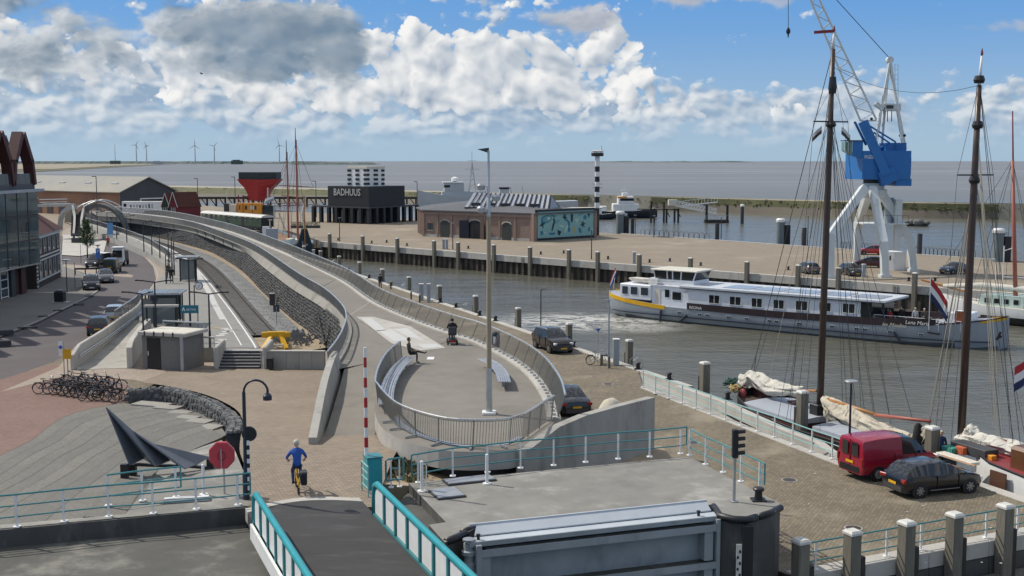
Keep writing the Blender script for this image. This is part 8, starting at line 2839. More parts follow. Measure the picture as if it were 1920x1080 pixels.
for k in range(5):
 for z0, z1 in ((1.0,2.9),(3.8,5.5)):
  q = pa + du * (1.7+k*2.6)
  wn_ = MB().beam(q+dn*.02+V((0,0,(z0+z1)/2)),q+du*1.1+dn*.02+V((0,0,(z0+z1)/2)),.06,z1-z0).obj('window',GLASSB,t,world=1)
  for s in (-.08,1.1):
   q2 = q + du * s + dn * .06; MB().beam(q2+V((0,0,(z0+z1)/2)),q2+du*.09+V((0,0,(z0+z1)/2)),.06,z1-z0).obj('window_frame',CAPW,wn_,world=1)
q = pb - dn * 2.5 - du * 3
MB().box((q.x,q.y,8.6),(1.0,1.0,2.2)).obj('chimney',DARKB,t,world=1)
MB().box((q.x,q.y,9.8),(1.2,1.2,.2)).obj('chimney_cap',CAPW,t,world=1)
# ================================================================= WAREHOUSE AND HUTS
HA, HD, HP = V((-100,300,0)), V((-.8,.6,0)), V((.6,.8,0))
WG = 17.0
t = top('warehouse','long grey roofed warehouse with orange painted side wall','warehouse',HA)
LH = 75
b = MB(); b.prism([xy(HA),xy(HA+HD*LH),xy(HA+HD*LH+HP*WG),xy(HA+HP*WG)],0,6.3); b.mi = [0] * len(b.f)
ORW = mat('orange_mural_wall',(.30,.16,.10),.9,var=.35,scale=.18,dirt=((.13,.10,.12),.8,.12),detail=6)
b.obj('wall',ORW,t,world=1)
b = MB(); g = HA - HD * .06
b.add([g+V((0,0,0)),g+HP*WG,g+HP*WG+V((0,0,6.3)),g+HP*WG/2+V((0,0,9.9)),g+V((0,0,6.3))],[(0,1,2,3,4)]); b.obj('gable_cladding',mat('gable_dark',(.075,.078,.084),.8,var=.15,scale=.6,stretch=(1,1,.2)),t,world=1)
for s0, s1 in ((-.6,.5),(.5,1+.6/WG)):
 b = MB()
 e0, e1 = (HP*-.6,HP*(WG/2)) if s0 < 0 else (HP*(WG/2),HP*(WG+.6))
 z0, z1 = (6.1,9.95) if s0 < 0 else (9.95,6.1)
 A_ = HA - HD * .7
 q = [A_+e0+V((0,0,z0)),A_+HD*(LH+1)+e0+V((0,0,z0)),A_+HD*(LH+1)+e1+V((0,0,z1)),A_+e1+V((0,0,z1))]
 b.add(q+[p+V((0,0,.22))for p in q],[(0,1,2,3),(7,6,5,4),(0,4,5,1),(1,5,6,2),(2,6,7,3),(3,7,4,0)]); b.obj('roof',ROOFG,t,world=1,fix=True)
for k in range(5):
 q = HA + HD * (8+k*12) + HP * (WG*.27) + V((0,0,8.45))
 b = MB(); b.box((q.x,q.y,q.z),(2.6,1.5,.3),math.atan2(HD.y,HD.x)); b.obj('skylight',WHITE,t,world=1)
for k in range(7):
 q = HA + HD * (3+k*5.5) - HP * .06
 MB().beam(q+V((0,0,1.6)),q+HD*2.6+V((0,0,1.6)),.1,3.2).obj('side_door',mat('warehouse_door',(.075,.055,.06),.8,var=.2,scale=.5),t,world=1)
q = g - HD * .05 + HP * 6.0
dr = MB().beam(q+V((0,0,2.2)),q+HP*7+V((0,0,2.2)),.1,4.4).obj('gable_door',BLACK,t,world=1)
for a, c in ((q,q+V((0,0,4.5))),(q+HP*7,q+HP*7+V((0,0,4.5))),(q+V((0,0,4.5)),q+HP*7+V((0,0,4.5)))):
 MB().beam(a-HD*.1,c-HD*.1,.3,.3,up=HD).obj('door_frame',WHITE,dr,world=1)
def hut(label,px0,px1,Y,wm,rm,h,zr_,depth):
 a, c = at(px0,400,Y), at(px1,400,Y)
 w_ = c.x - a.x
 t = top('gabled_hut',label,'hut',V((a.x,Y,0)))
 b = MB(); b.loft([[(0,0,0),(w_,0,0),(w_,0,h),(w_/2,0,zr_),(0,0,h)],[(depth*.9,depth*.5,0),(w_+depth*.9,depth*.5,0),(w_+depth*.9,depth*.5,h),(w_/2+depth*.9,depth*.5,zr_),(depth*.9,depth*.5,h)]]); b.obj('wall',wm,t,fix=True)
 for s in (0,1):
  e = (-.25,h-.35) if s == 0 else (w_+.25,h-.35)
  b = MB(); q = [V((e[0],-.2,e[1])),V((w_/2,-.2,zr_+.08)),V((w_/2+depth*.9,depth*.5,zr_+.08)),V((e[0]+depth*.9,depth*.5,e[1]))]
  b.add(q+[p+V((0,0,.15))for p in q],[(0,1,2,3),(7,6,5,4),(0,4,5,1),(1,5,6,2),(2,6,7,3),(3,7,4,0)]); b.obj('roof',rm,t,fix=True)
  b = MB(); b.beam((e[0],-.25,e[1]),(w_/2,-.25,zr_+.2),.08,.3,up=V((0,1,0))); b.obj('bargeboard',WHITE,t)
 wn_ = MB().bx(w_*.28,w_*.72,-.06,-.01,1.9,3.1).obj('window',GLASSB,t)
 MB().bx(w_*.24,w_*.28,-.09,-.02,1.85,3.15).obj('frame',WHITE,wn_); MB().bx(w_*.72,w_*.76,-.09,-.02,1.85,3.15).obj('frame',WHITE,wn_); MB().bx(w_*.48,w_*.52,-.1,-.06,1.9,3.1).obj('frame',WHITE,wn_)
hut('dark red gabled hut with a brown tiled roof behind the promenade',318,332,282,mat('hut_red',(.15,.02,.03),.7,var=.15,scale=1),TILER,3.5,6.6,5.5)
hut('dark green gabled hut left of the red hut behind the promenade',304,317,283,mat('hut_green',(.02,.05,.03),.7,var=.15,scale=1),TILER,3.5,6.3,2.5)
a = at(229,396,294)
t = top('exhibition_trailer','long white trailer with dark printed figures in front of the warehouse','trailer',V((a.x,294,0)),R(4))
L_ = (303-229) * 294 / 2200
b = MB(); b.bx(0,L_,0,2.5,1.3,4.15); b.obj('trailer_box',WHITE,t,bevel=.05)
MB().bx(L_*.55,L_,-.02,-.005,1.4,1.8).obj('blue_base',CNAVY,t)
MB().bx(.4,1.1,-.03,-.005,2.8,3.6).obj('side_window',GLASS,t)
rnd = random.Random(4)
for k in range(8):
 x = 2 + k * .75
 MB().bx(x,x+.35,-.03,-.005,2.4,3.4+rnd.uniform(-.2,.2)).obj('printed_figure',HATCH if k%3 else CHARL,t)
for x in (1.5,2.6,L_-2):
 MB().tube([(x,.1,.5),(x,2.4,.5)],.5,12).obj('wheel',RUBB,t)
p = at(382,407,262)
make_car('parked_car','dark car parked behind the promenade left of the green carriage','hatch',4.1,1.75,1.5,BLK,V((p.x,262,0)),R(170))
# ================================================================= CARRIAGE, CONTAINERS
cl_, cr_ = V((-68,262,0)), V((-50.0,240,0))
cd_ = flat(cr_-cl_); Lc = (cr_-cl_).length
t = top('railway_carriage','old dark green railway carriage with a white roof','carriage',cl_,math.atan2(cd_.y,cd_.x))
MB().bx(0,Lc,-1.4,1.4,.8,2.7).obj('body',GREENP,t)
b = MB(); b.loft([[(x,1.5*math.cos(R(a)),2.7+.55*math.sin(R(a)))for a in range(0,181,20)]for x in(-.2,Lc+.2)]); b.obj('roof',CAPW,t,fix=True,smooth=40)
for k in range(11):
 x = .9 + k * (Lc-1) / 11
 w_ = MB().bx(x,x+1.1,-1.43,-1.405,1.75,2.5).obj('window',GLASSB,t)
 MB().bx(x-.05,x+1.15,-1.45,-1.41,2.5,2.56).obj('frame',CREAM,w_)
for x in (4.5,12.5,19.5):
 MB().bx(x,x+1.0,-1.44,-1.41,.9,2.6).obj('door',BLACK,t)
MB().bx(Lc+.01,Lc+.06,-1.35,1.35,.8,2.95).obj('end_panel',BLACK,t)
MB().bx(.5,Lc-.5,-1.2,1.2,.4,.8).obj('underframe',BLACK,t)
for x in (3,5,Lc-5,Lc-3):
 for s in (-.8,.8):
  MB().tube([(x,s-.07,.45),(x,s+.07,.45)],.45,14).obj('wheel',RAILM,t)
def crate(name,label,cat,px0,py0,px1,py1,Y,dp,m,z0=None,extra=None,rz=0):
 a, c = at(px0,py1,Y), at(px1,py0,Y)
 t = top(name,label,cat,V((a.x,Y,0)),rz)
 zb = a.z if z0 is None else z0
 MB().bx(0,c.x-a.x,0,dp,zb,c.z).obj('body',m,t)
 if extra:
  extra(t,c.x-a.x,c.z)
 return t
def ocx(t,w_,h):
 for x0, x1, m in ((.1,.14,.2),(.33,.42,0),(.55,.7,1),(.72,.8,0)):
  MB().bx(w_*x0,w_*x1,-.04,-.005,h-1.6,h-.6).obj('poster',(GLASSB,CREAM)[1 if m==1 else 0],t)
 for x in (.0,.25,.62):
  MB().bx(w_*x,w_*x+.1,-.05,-.005,0,h).obj('post',BLACK,t)
crate('orange_container','orange yellow container kiosk on the pier below the red hull','container',444,381,490,400,292,2.6,ORNG,0,ocx)
crate('pale_container','pale container left of the orange container kiosk','container',430,383,443,400,293,2.6,CREAM,0)
crate('dark_cabinet','dark grey box at the left end of the pale container','cabinet',420,382,429,400,294,2,CHARL,0)
crate('glass_pavilion','low dark glazed pavilion right of the orange container kiosk','pavilion',491,385,512,400,293,2.6,GLASSB,0)
crate('white_cabinet','white switch cabinet beside the promenade below the carriage','cabinet',492,425,503,446,205,.8,WHITE,0)
crate('grey_cabinet','larger grey cabinet right of the white switch cabinet','cabinet',499,429,519,448,203,1.0,HATCH,0)
p = at(508,445,204)
t = top('quay_lamp','short pale lamp with a flat head rising above the grey cabinet','lamp post',V((p.x,203.4,0)))
zz = at(508,413,203.4).z
MB().lathe([(.08,0),(.08,zz)],8).obj('pole',CREAM,t); MB().bx(-.3,.4,-.15,.15,zz,zz+.12).obj('lamp_head',CREAM,t)
for px0, px1, lb in ((545,571,'dark clipped hedge planter left of the wooden ship mast'),(572,599,'dark clipped hedge planter in front of the black restaurant')):
 a, c = at(px0,424,250), at(px1,418,250)
 t = top('hedge',lb,'hedge',V((a.x,250,0)))
 MB().bx(0,c.x-a.x,0,1.0,0,.5).obj('planter',CHARL,t)
 b = MB(); rnd = random.Random(px0)
 for k in range(700):
  q = V((rnd.uniform(0,c.x-a.x),rnd.uniform(-.1,1.1),rnd.uniform(.4,1.3))); r = rnd.uniform(.06,.14)
  b.add([q+V((rnd.uniform(-r,r),rnd.uniform(-r,r),rnd.uniform(-r,r)))for _ in range(3)],[(0,1,2)])
 stuff(b.obj('foliage',LEAF,t))
# ================================================================= RED HULL ON STILTS
YR = 335
t = top('ship_on_stilts','red ship stern with a dark box on top raised on stilts','ship',V((at(482,380,YR).x,YR,0)))
def rp(px,py,dy=0):
 return at(px,py,YR+dy)
b = MB()
secs = []
for (x0,x1,y) in ((444,522,336),(449,517,343),(457,508,351),(462,501,359),(465,497,367),(467,495,376)):
 l, r = rp(x0,y), rp(x1,y)
 m_ = (l.x+r.x) / 2 + .6
 k = (340-y) / 40
 secs.append([V((l.x,YR,l.z)),V((m_,YR-2.2-k,l.z-.1)),V((r.x,YR+.5,r.z)),V((r.x-.4,YR+9,r.z)),V((l.x+.4,YR+9,l.z))])
b.loft(list(reversed(secs))); b.obj('hull',mat('hopper_red',(.40,.03,.03),.5,var=.15,scale=.8),t,world=1,fix=True)
l, r, mz = rp(447,337), rp(517,337), rp(480,323)
b = MB(); b.prism([(l.x,YR+.3),((l.x+r.x)/2+.6,YR-1.6),(r.x,YR+.8),(r.x,YR+8),(l.x,YR+8)],l.z-.1,mz.z); b.obj('dark_superstructure',mat('dark_green_box',(.03,.042,.042),.7,var=.2,scale=.8),t,world=1)
MB().bx(rp(466,0).x,rp(478,0).x,YR-1.2,YR-.3,rp(0,332).z,rp(0,328).z).obj('vent',CHARL,t,world=1)
for px in (447,456,466,476,486,494,502):
 q = rp(px,378,1+(px%3)); MB().bx(q.x-.15,q.x+.15,q.y-.15,q.y+.15,0,rp(0,366).z).obj('stilt',DKRED,t,world=1)
MB().bx(rp(446,0).x,rp(505,0).x,YR+1,YR+1.4,rp(0,369).z,rp(0,367.5).z).obj('tie_beam',DKRED,t,world=1)
MB().beam(rp(502,378,-1.9),rp(502,352,-1.9),.3,.3,up=V((0,1,0))).obj('rudder_post',CREAM,t,world=1)
# ================================================================= TIMBER TRESTLE PIER
t = top('timber_pier','dark timber trestle pier with diagonal braces in front of the green dike','pier',at(333,380,440))
YT = 440
for x0, x1 in ((300,470),(470,620),(620,790)):
 a, c = at(x0,367.5,YT), at(x1,367.5,YT)
 MB().bx(a.x,c.x,YT-1,YT+2,.1,.9).obj('deck',WOODD,t,world=1)
for k in range(29):
 px = 304 + k * 17
 q = at(px,370,YT)
 MB().bx(q.x-.3,q.x+.3,YT-.9,YT-.4,WZ-1,.8).obj('pile',WOODD,t,world=1)
 b = MB(); b.beam(V((q.x-2.0,YT-.6,.1)),V((q.x,YT-.6,WZ)),.3,.3); b.obj('brace',WOODD,t,world=1)
# ================================================================= RESTAURANT
Cc, Ll, Rc = G(692,420.5), G(604,416.8), G(772,414.8)
t = top('black_restaurant','black cubic restaurant on dark columns with white lettering','building',Cc)
zt, zm = at(692,350,Cc.y).z, at(692,388,Cc.y).z
dl, dr_ = flat(Ll-Cc), flat(Rc-Cc)
a_l = Cc + dl * (Ll-Cc).length * .86
def facep(px,d):
 s, z = onplane(px,380,Cc,d)
 return Cc + d * s
lf, rf = facep(615,dl), facep(759,dr_)
bk = lf + (rf-Cc)
CHBOX = mat('restaurant_cladding',(.020,.021,.024),.6,var=.25,scale=.8,stretch=(1,1,6))
b = MB(); b.prism([xy(Cc),xy(rf),xy(bk),xy(lf)],zm,zt); b.obj('upper_box',CHBOX,t,world=1)
b = MB(); b.prism([xy(Cc+(lf-Cc).normalized()*-.5+(rf-Cc).normalized()*-.5),xy(facep(785,dr_)),xy(bk+dr_*3+dl*3),xy(facep(585,dl))],zm-.35,zm-.02); b.obj('canopy',CHARL,t,world=1)
inn = Cc + dl * 1.5 + dr_ * 1.5
b = MB(); b.prism([xy(inn),xy(rf+dl*1.5),xy(bk),xy(lf+dr_*1.5)],0,zm-.36); b.obj('lower_glazing',mat('restaurant_glass',(.02,.024,.028),.1,var=.4,scale=.4),t,world=1)
for d, L_ in ((dl,(facep(588,dl)-Cc).length),(dr_,(facep(782,dr_)-Cc).length)):
 n_ = 7
 for k in range(n_+(1 if d is dl else 0)):
  s = L_ * (k if d is dl else k+1) / n_
  q = Cc + d * s
  MB().box((q.x,q.y,(zm-.36)/2),(.75,.75,zm-.36),math.atan2(d.y,d.x)).obj('column',CHAR,t,world=1)
  if k < 5 and d is dl:
   q2 = q + d * L_ / n_ * .5 + dr_ * 1.2
   MB().box((q2.x,q2.y,1.7),(1.6,.1,2.6),math.atan2(d.y,d.x)).obj('window',HATCH if k%2 else GLASSB,t,world=1)
q, z0_ = facep(626,dl), at(626,366,facep(626,dl).y).z
put_text('BADHUUS',2.25,V((q.x,q.y,z0_))-dr_*.08,-dl,CAPW,t,xs=.82,depth=.03)
YB = Cc.y + 3
t2 = top('striped_roof_house','white cube with black and white checked window columns on top of the restaurant','building',V((at(688,349,YB).x,YB,zt)))
pc, pl_, pr_ = at(688,349,YB), at(652,349,YB+4), at(721,349,YB+4)
ztop = at(688,316,YB).z
b = MB(); b.prism([xy(pc),xy(pr_),xy(pr_+V((-4,5,0))),xy(pl_+V((0,5,0))),xy(pl_)],zt,ztop); b.obj('cube',WHITE,t2,world=1)
b = MB(); cen = (pc+pl_+pr_) / 3; b.prism([xy(p_+(p_-cen)*.04)for p_ in(pc,pr_,pr_+V((-4,5,0)),pl_+V((0,5,0)),pl_)],ztop,ztop+.5); b.obj('parapet',CREAM,t2,world=1)
for (p0,p1,cols) in ((pl_,pc,((.0,.2),(.42,.62),(.84,1.0))),(pc,pr_,((.0,.14),(.38,.62),(.82,1.0)))):
 nn_ = flat(p1-p0); no = V((nn_.y,-nn_.x,0)) * .06
 for (u,v) in cols:
  for k in range(4):
   z = zt + .3 + (ztop-zt) * k / 4
   MB().beam(p0.lerp(p1,u)+no+V((0,0,z-zt+(ztop-zt)/16)),p0.lerp(p1,v)+no+V((0,0,z-zt+(ztop-zt)/16)),.08,(ztop-zt)/8).obj('black_check',BLACK,t2,world=1)
# ================================================================= PUMP HOUSE WITH MURAL
a_, b_, c_ = G(797,443), G(1002,453), G(1114,446)
e_ = G(785,436)
dl = flat(b_-a_)
zw = at(1000,402,b_.y).z
t = top('brick_pump_house','low brick pump house with arched doors and a zinc roof lantern','building',a_)
back = V((14,22,0))
poly = [a_,b_,c_,c_+V((-6,16,0)),e_+V((2,16,0)),e_]
b = MB(); b.prism([xy(p_)for p_ in poly],0,zw); b.obj('wall',PUMPB,t,world=1)
b = MB(); b.prism([xy(p_+(p_-(a_+c_)/2).normalized()*.1)for p_ in poly],.0,.5); b.obj('plinth',CONC_L,t,world=1)
cen = sum(poly,V((0,0,0))) / 6
b = MB()
lo = [p_+(p_-cen).normalized()*.6 for p_ in poly]
hi_ = [cen+(p_-cen)*.35 for p_ in poly]
b.loft([[V((p_.x,p_.y,zw-.02))for p_ in lo],[V((p_.x,p_.y,zw+.22))for p_ in lo],[V((p_.x,p_.y,zw+1.5))for p_ in hi_]]); b.obj('roof',ROOFB,t,world=1,fix=True)
yl = b_.y + 9
g0, g1 = at(871,388,yl+2), at(1030,391,yl-1)
rdg0, rdg1 = at(888,361,yl+4), at(1034,366,yl+2)
bk0, bk1 = rdg0 + (rdg0-g0) * V((1,1,-1)).x, rdg1
def refl(r,g):
 return V((2*r.x-g.x,2*r.y-g.y+4,g.z))
k0, k1 = refl(rdg0,g0), at(1050,388,yl+3)
ns = 17
for k in range(ns):
 u, v = k / ns, (k+1) / ns
 q = [g0.lerp(g1,u+.004),g0.lerp(g1,v-.02),rdg0.lerp(rdg1,v-.02),rdg0.lerp(rdg1,u+.004)]
 b = MB(); b.add(q+[p_+V((0,.12,.0))for p_ in q],[(0,1,2,3),(7,6,5,4),(0,4,5,1),(1,5,6,2),(2,6,7,3),(3,7,4,0)]); b.obj('zinc_panel',ZINC,t,world=1,fix=True)
 b = MB(); b.beam(g0.lerp(g1,v-.008)+V((0,-.06,.04)),rdg0.lerp(rdg1,v-.008)+V((0,-.06,.04)),.14,.14); b.obj('standing_seam',CHARL,t,world=1)
for k in (1,4,7,10,13):
 u = (k+.3) / ns
 q = g0.lerp(g1,u).lerp(rdg0.lerp(rdg1,u),.18); b = MB(); b.beam(q+V((-.2,-.2,.1)),q+V((1.4,-.2,.1)),.4,.5); b.obj('roof_light',CHARL,t,world=1)
b = MB(); b.add([g1+V((.05,.1,-.3)),k1+V((0,0,-.3)),rdg1+V((.03,0,-.03))],[(0,1,2)]); b.obj('lantern_gable',HULLG,t,world=1)
b = MB(); b.add([rdg0,rdg1,k1,k0],[(0,1,2,3)]); b.obj('lantern_back',ROOFB,t,world=1)
b = MB(); b.add([g0+V((0,.15,0)),g1+V((0,.15,0)),g1+V((0,.3,-1.2)),g0+V((0,.3,-1.2))],[(0,1,2,3)]); b.obj('lantern_base',CHARL,t,world=1)
nf = V((dl.y,-dl.x,0))
def fs(px):
 return onplane(px,430,a_,dl)[0]
for px in (795,821,847,876,910,937,966,996):
 q = a_ + dl * fs(px) + nf * .05
 MB().box((q.x,q.y,zw/2),(.45,.22,zw-.02),math.atan2(dl.y,dl.x)).obj('pilaster',PUMPB,t,world=1)
b = MB(); b.beam(a_+nf*.1+V((0,0,zw-.35)),b_+nf*.1+V((0,0,zw-.35)),.3,.5); b.obj('cornice',PUMPB,t,world=1)
def arch_door(px0,px1,h,m,open_=False):
 s0, s1 = fs(px0), fs(px1)
 P = [(s0,0),(s1,0),(s1,h-.5)] + [(s0+(s1-s0)*(.5+.5*math.cos(R(a))),h-.5+.5*math.sin(R(a)))for a in(20,50,90,130,160)] + [(s0,h-.5)]
 b = MB(); Q = [a_+dl*s+nf*.07+V((0,0,z))for s,z in P]
 b.add(Q+[q_-nf*.06 for q_ in Q],[tuple(range(len(Q)))]); o = b.obj('arched_door',m,t,world=1)
 b = MB(); b.tube([a_+dl*s+nf*.06+V((0,0,z))for s,z in P[2:]],.12,5); b.obj('arch_trim',CONC_L,o,world=1)
DG = mat('door_grey_green',(.045,.05,.045),.6,var=.15,scale=1)
arch_door(826,843,3.3,DG); arch_door(942,959,3.3,DG); arch_door(880,902,3.5,BLACK)
for px0, px1 in ((867,881),(902,913)):
 q0, q1 = a_ + dl * fs(px0), a_ + dl * fs(px1)
 MB().beam(q0+nf*(.9 if px0<880 else .2)+V((0,0,1.7)),q1+nf*(.3 if px0<880 else .9)+V((0,0,1.7)),.12,3.3).obj('open_leaf',NAVY if px0<890 else DARKB,t,world=1)
s0, s1 = fs(802), fs(812)
wo = MB().beam(a_+dl*s0+nf*.06+V((0,0,1.9)),a_+dl*s1+nf*.06+V((0,0,1.9)),.06,1.3).obj('window',GLASSB,t,world=1)
MB().beam(a_+dl*s0+nf*.1+V((0,0,1.2)),a_+dl*s1+nf*.1+V((0,0,1.2)),.14,.12).obj('sill',CONC_L,wo,world=1)
MB().beam(a_+dl*(s0+s1)/2+nf*.11+V((0,0,1.26)),a_+dl*(s0+s1)/2+nf*.11+V((0,0,2.5)),.05,.05).obj('glazing_bar',DG,wo,world=1)
for f in (.1,.35,.6,.85):
 q = e_.lerp(a_,f); MB().box((q.x-.1,q.y-.05,zw/2),(.35,.35,zw-.04),.7).obj('pilaster',PUMPB,t,world=1)
dm = flat(c_-b_); nm = V((dm.y,-dm.x,0)); lm = (c_-b_).length
z0m, z1m = .55, at(1006,395,b_.y).z - .25
t = top('mural_panel','large pale green mural of sea creatures in a black frame on the pump house end','mural',b_)
b = MB(); b.beam(b_+dm*.1+nm*.12+V((0,0,(z0m+z1m)/2)),c_-dm*.1+nm*.12+V((0,0,(z0m+z1m)/2)),.2,z1m-z0m+.8); b.obj('frame',BLACK,t,world=1)
MUR = mat('mural_ground',(.24,.44,.42),.7,var=.06,scale=1)
b = MB(); b.beam(b_+dm*.55+nm*.235+V((0,0,(z0m+z1m)/2)),c_-dm*.45+nm*.235+V((0,0,(z0m+z1m)/2)),.03,z1m-z0m); b.obj('panel',MUR,t,world=1)
MC = {'d':mat('mural_dark',(.015,.04,.055),.7,var=0),'b':mat('mural_blue',(.05,.18,.28),.7,var=0),'m':mat('mural_mid',(.14,.33,.36),.7,var=0),'l':mat('mural_light',(.42,.58,.52),.7,var=0),'y':mat('mural_yellow',(.45,.38,.14),.7,var=0)}
def shape(u,v,pts,c,k=0):
 o = b_ + dm * (.55+u*(lm-1.0)) + nm * (.256+.004*k)
 z = z0m + v * (z1m-z0m)
 b = MB(); b.add([o+dm*x*1.45+V((0,0,z+y*1.45))for x,y in pts],[tuple(range(len(pts)))]); b.obj('painted_shape',MC[c],t,world=1)
def ell(rx,ry,a=0,n=12):
 return [(rx*math.cos(2*math.pi*i/n)*math.cos(a)-ry*math.sin(2*math.pi*i/n)*math.sin(a),rx*math.cos(2*math.pi*i/n)*math.sin(a)+ry*math.sin(2*math.pi*i/n)*math.cos(a))for i in range(n)]
def leafy(r,n,a=0):
 return [((r if i%2==0 else r*.32)*math.cos(a+math.pi*i/n),(r if i%2==0 else r*.32)*math.sin(a+math.pi*i/n))for i in range(2*n)]
shape(.15,.72,ell(.95,.5,.1),'b',0); shape(.16,.72,ell(.72,.36,.1),'m',1); shape(.19,.74,ell(.3,.18,.2),'l',2)
shape(.08,.52,leafy(.62,4,.3),'d'); shape(.27,.46,ell(.16,.8,-.35),'d'); shape(.28,.68,ell(.16,.2),'d',1)
shape(.47,.78,leafy(.55,5,.9),'d'); shape(.60,.72,ell(.22,.6),'d'); shape(.60,.80,leafy(.38,4),'d',1); shape(.80,.45,leafy(.62,6,.2),'d'); shape(.91,.80,leafy(.45,3,.5),'d')
shape(.38,.18,[(-.35,.35),(.35,.1),(.05,-.4),(-.3,-.2)],'d'); shape(.33,.6,ell(.6,.16,.5),'m'); shape(.50,.66,ell(.5,.18,-.6),'b'); shape(.55,.5,ell(.2,.38),'b'); shape(.69,.62,leafy(.5,3,.6),'l')
shape(.42,.42,ell(.42,.16,-.2),'l'); shape(.5,.3,ell(.2,.55,-.5),'l'); shape(.55,.28,ell(.22,.36),'b'); shape(.65,.25,ell(.18,.5),'y'); shape(.75,.22,ell(.22,.42,.5),'b'); shape(.07,.2,ell(.24,.3),'b'); shape(.13,.2,leafy(.3,4),'l'); shape(.25,.15,[(-.5,-.14),(.5,-.14),(.5,.14),(-.5,.14)],'b'); shape(.92,.24,ell(.24,.28),'b'); shape(.84,.72,ell(.34,.3),'b'); shape(.77,.86,ell(.6,.16,.3),'m'); shape(.27,.84,[(-.7,.2),(.5,.0),(.2,-.3)],'b')
q = b_ + nm * -.1
MB().box((q.x,q.y,zw*.52),(.8,.7,zw*1.04),math.atan2(dm.y,dm.x)).obj('corner_pier',PUMPB,bpy.data.objects['brick_pump_house'],world=1)
MB().box((c_.x,c_.y,zw*.52),(.7,.7,zw*1.04),math.atan2(dm.y,dm.x)).obj('corner_pier',PUMPB,bpy.data.objects['brick_pump_house'],world=1)
# ================================================================= LIGHT TOWER
p = G(1119,441)
t = top('light_tower','slender black and white banded harbour light tower','light tower',p)
ys = [441,425,404,390,380,369,360,350,341,331,322,312,303,293]
for k in range(len(ys)-1):
 z0, z1 = max(0,z_of(1116,ys[k],p)) if k else 0, z_of(1116,ys[k+1],p)
 MB().lathe([(.46,z0),(.46,z1)],14).obj('band',(BLACK,CHARL,BLACK,WHITE,BLACK,WHITE,BLACK,WHITE,BLACK,WHITE,BLACK,WHITE,WHITE)[k]if k<2 else(BLACK if k%2==0 else WHITE)if k<12 else WHITE,t,smooth=True)
zp_ = z_of(1116,293,p)
MB().lathe([(1.15,zp_),(1.2,zp_+.5),(1.2,zp_+.62)],16).obj('gallery',BLACK,t)
MB().lathe([(.95,zp_+.62),(.95,zp_+.9),(1.1,zp_+.95),(1.1,zp_+1.05),(.6,zp_+1.2)],14).obj('lantern',WHITE,t)
b = MB()
for k in range(10):
 a = 2 * math.pi * k / 10; b.tube([(1.15*math.cos(a),1.15*math.sin(a),zp_+.6),(1.15*math.cos(a),1.15*math.sin(a),zp_+1.15)],.03,4)
b.tube([(1.15*math.cos(2*math.pi*k/14),1.15*math.sin(2*math.pi*k/14),zp_+1.15)for k in range(14)],.03,4,closed=True); b.obj('gallery_rail',WHITE,t)
MB().tube([(.8,0,zp_+1.1),(.8,0,zp_+2.0)],.04,5).obj('antenna',CHARL,t)
for z, s in ((z_of(1116,345,p),1),(z_of(1116,352,p),1)):
 MB().bx(-.95,.95,-.1,.1,z-.06,z+.06).obj('yard',HATCH,t)
# ================================================================= OUTER HARBOUR
def dolphin(label,px,ytop,Y,w_,m=CHARL,cap=False,side=False):
 q = at(px,ytop,Y)
 t = top('steel_dolphin',label,'mooring dolphin',V((q.x,Y,WZ-1)))
 h = q.z - WZ + 1
 MB().lathe([(w_/2,0),(w_/2,h)],14).obj('pile',m,t,smooth=True)
 if cap:
  MB().lathe([(w_/2+.08,h-.5),(w_/2+.12,h-.1),(w_/2-.1,h+.15)],14).obj('cap',WHITE,t,smooth=True)
 if side:
  MB().bx(w_/2,w_/2+.9,-.5,.5,0,h-1.0).obj('fender',BLACK,t)
  MB().bx(w_/2+.02,w_/2+.6,-.3,.3,h-.8,h-.3).obj('catwalk',GALV,t)
DLG = mat('dolphin_grey',(.16,.19,.20),.6,var=.2,scale=1)
dolphin('thick grey dolphin with a white cap right of the light tower',1163,397,234,1.6,DLG,True,True)
dolphin('thin dark steel pile right of the white capped dolphin near the light tower',1186,409,236,.75)
dolphin('dark steel pile standing alone at the far quay edge behind the barge wheelhouse',1345,418,214,.8)
dolphin('thick grey dolphin with a white cap left of the tall mast',1464,411,203,1.4,DLG,True,True)
dolphin('dark steel pile just left of the tall mast',1508,427,198,.85)
dolphin('dark steel pile right of the crane leg',1725,438,178,.75)
dolphin('thick grey dolphin with a white cap at the right behind the second mast',1873,430,166,1.5,DLG,True,True)
dolphin('small white capped pile in the outer harbour before the mud bank',1392,384,318,.95,CHARL,True)
for px, y0, y1, lb in ((1226,405,445,'thin lamp post on the far quay edge right of the light tower'),(1352,407,448,'thin lamp post beside the lone dark pile'),(1514,405,462,'thin lamp post left of the tall mast at the far quay edge'),(1191,404,440,'thin lamp post beside the thin pile near the light tower'),(637,409,453,'dark lamp post on the far quay left of the pump house'),(849,419,467,'dark lamp post in front of the pump house'),(1109,431,486,'dark lamp post in front of the mural')):
 p = G(px,y1)
 t = top('quay_lamp',lb,'lamp post',p)
 h = z_of(px,y0,p)
 MB().lathe([(.09,0),(.06,h)],6).obj('pole',CHARL,t); MB().bx(-.25,.25,-.1,.1,h,h+.1).obj('lamp_head',HATCH,t)
for px, y1, lb in ((832,467,'pale power pillar pair on the far quay before the pump house, left one'),(838,467,'pale power pillar pair on the far quay before the pump house, right one'),(1189,494,'pale blue power pillar on the far quay edge above the barge stern'),(1619,520,'pale power pillar beside the dark car at the crane')):
 p = G(px,y1)
 t = top('power_pillar',lb,'power pillar',p)
 MB().bx(-.2,.2,-.2,.2,0,1.55).obj('cabinet',HULLG,t); MB().bx(-.23,.23,-.23,.23,1.55,1.65).obj('cap',WHITE,t)
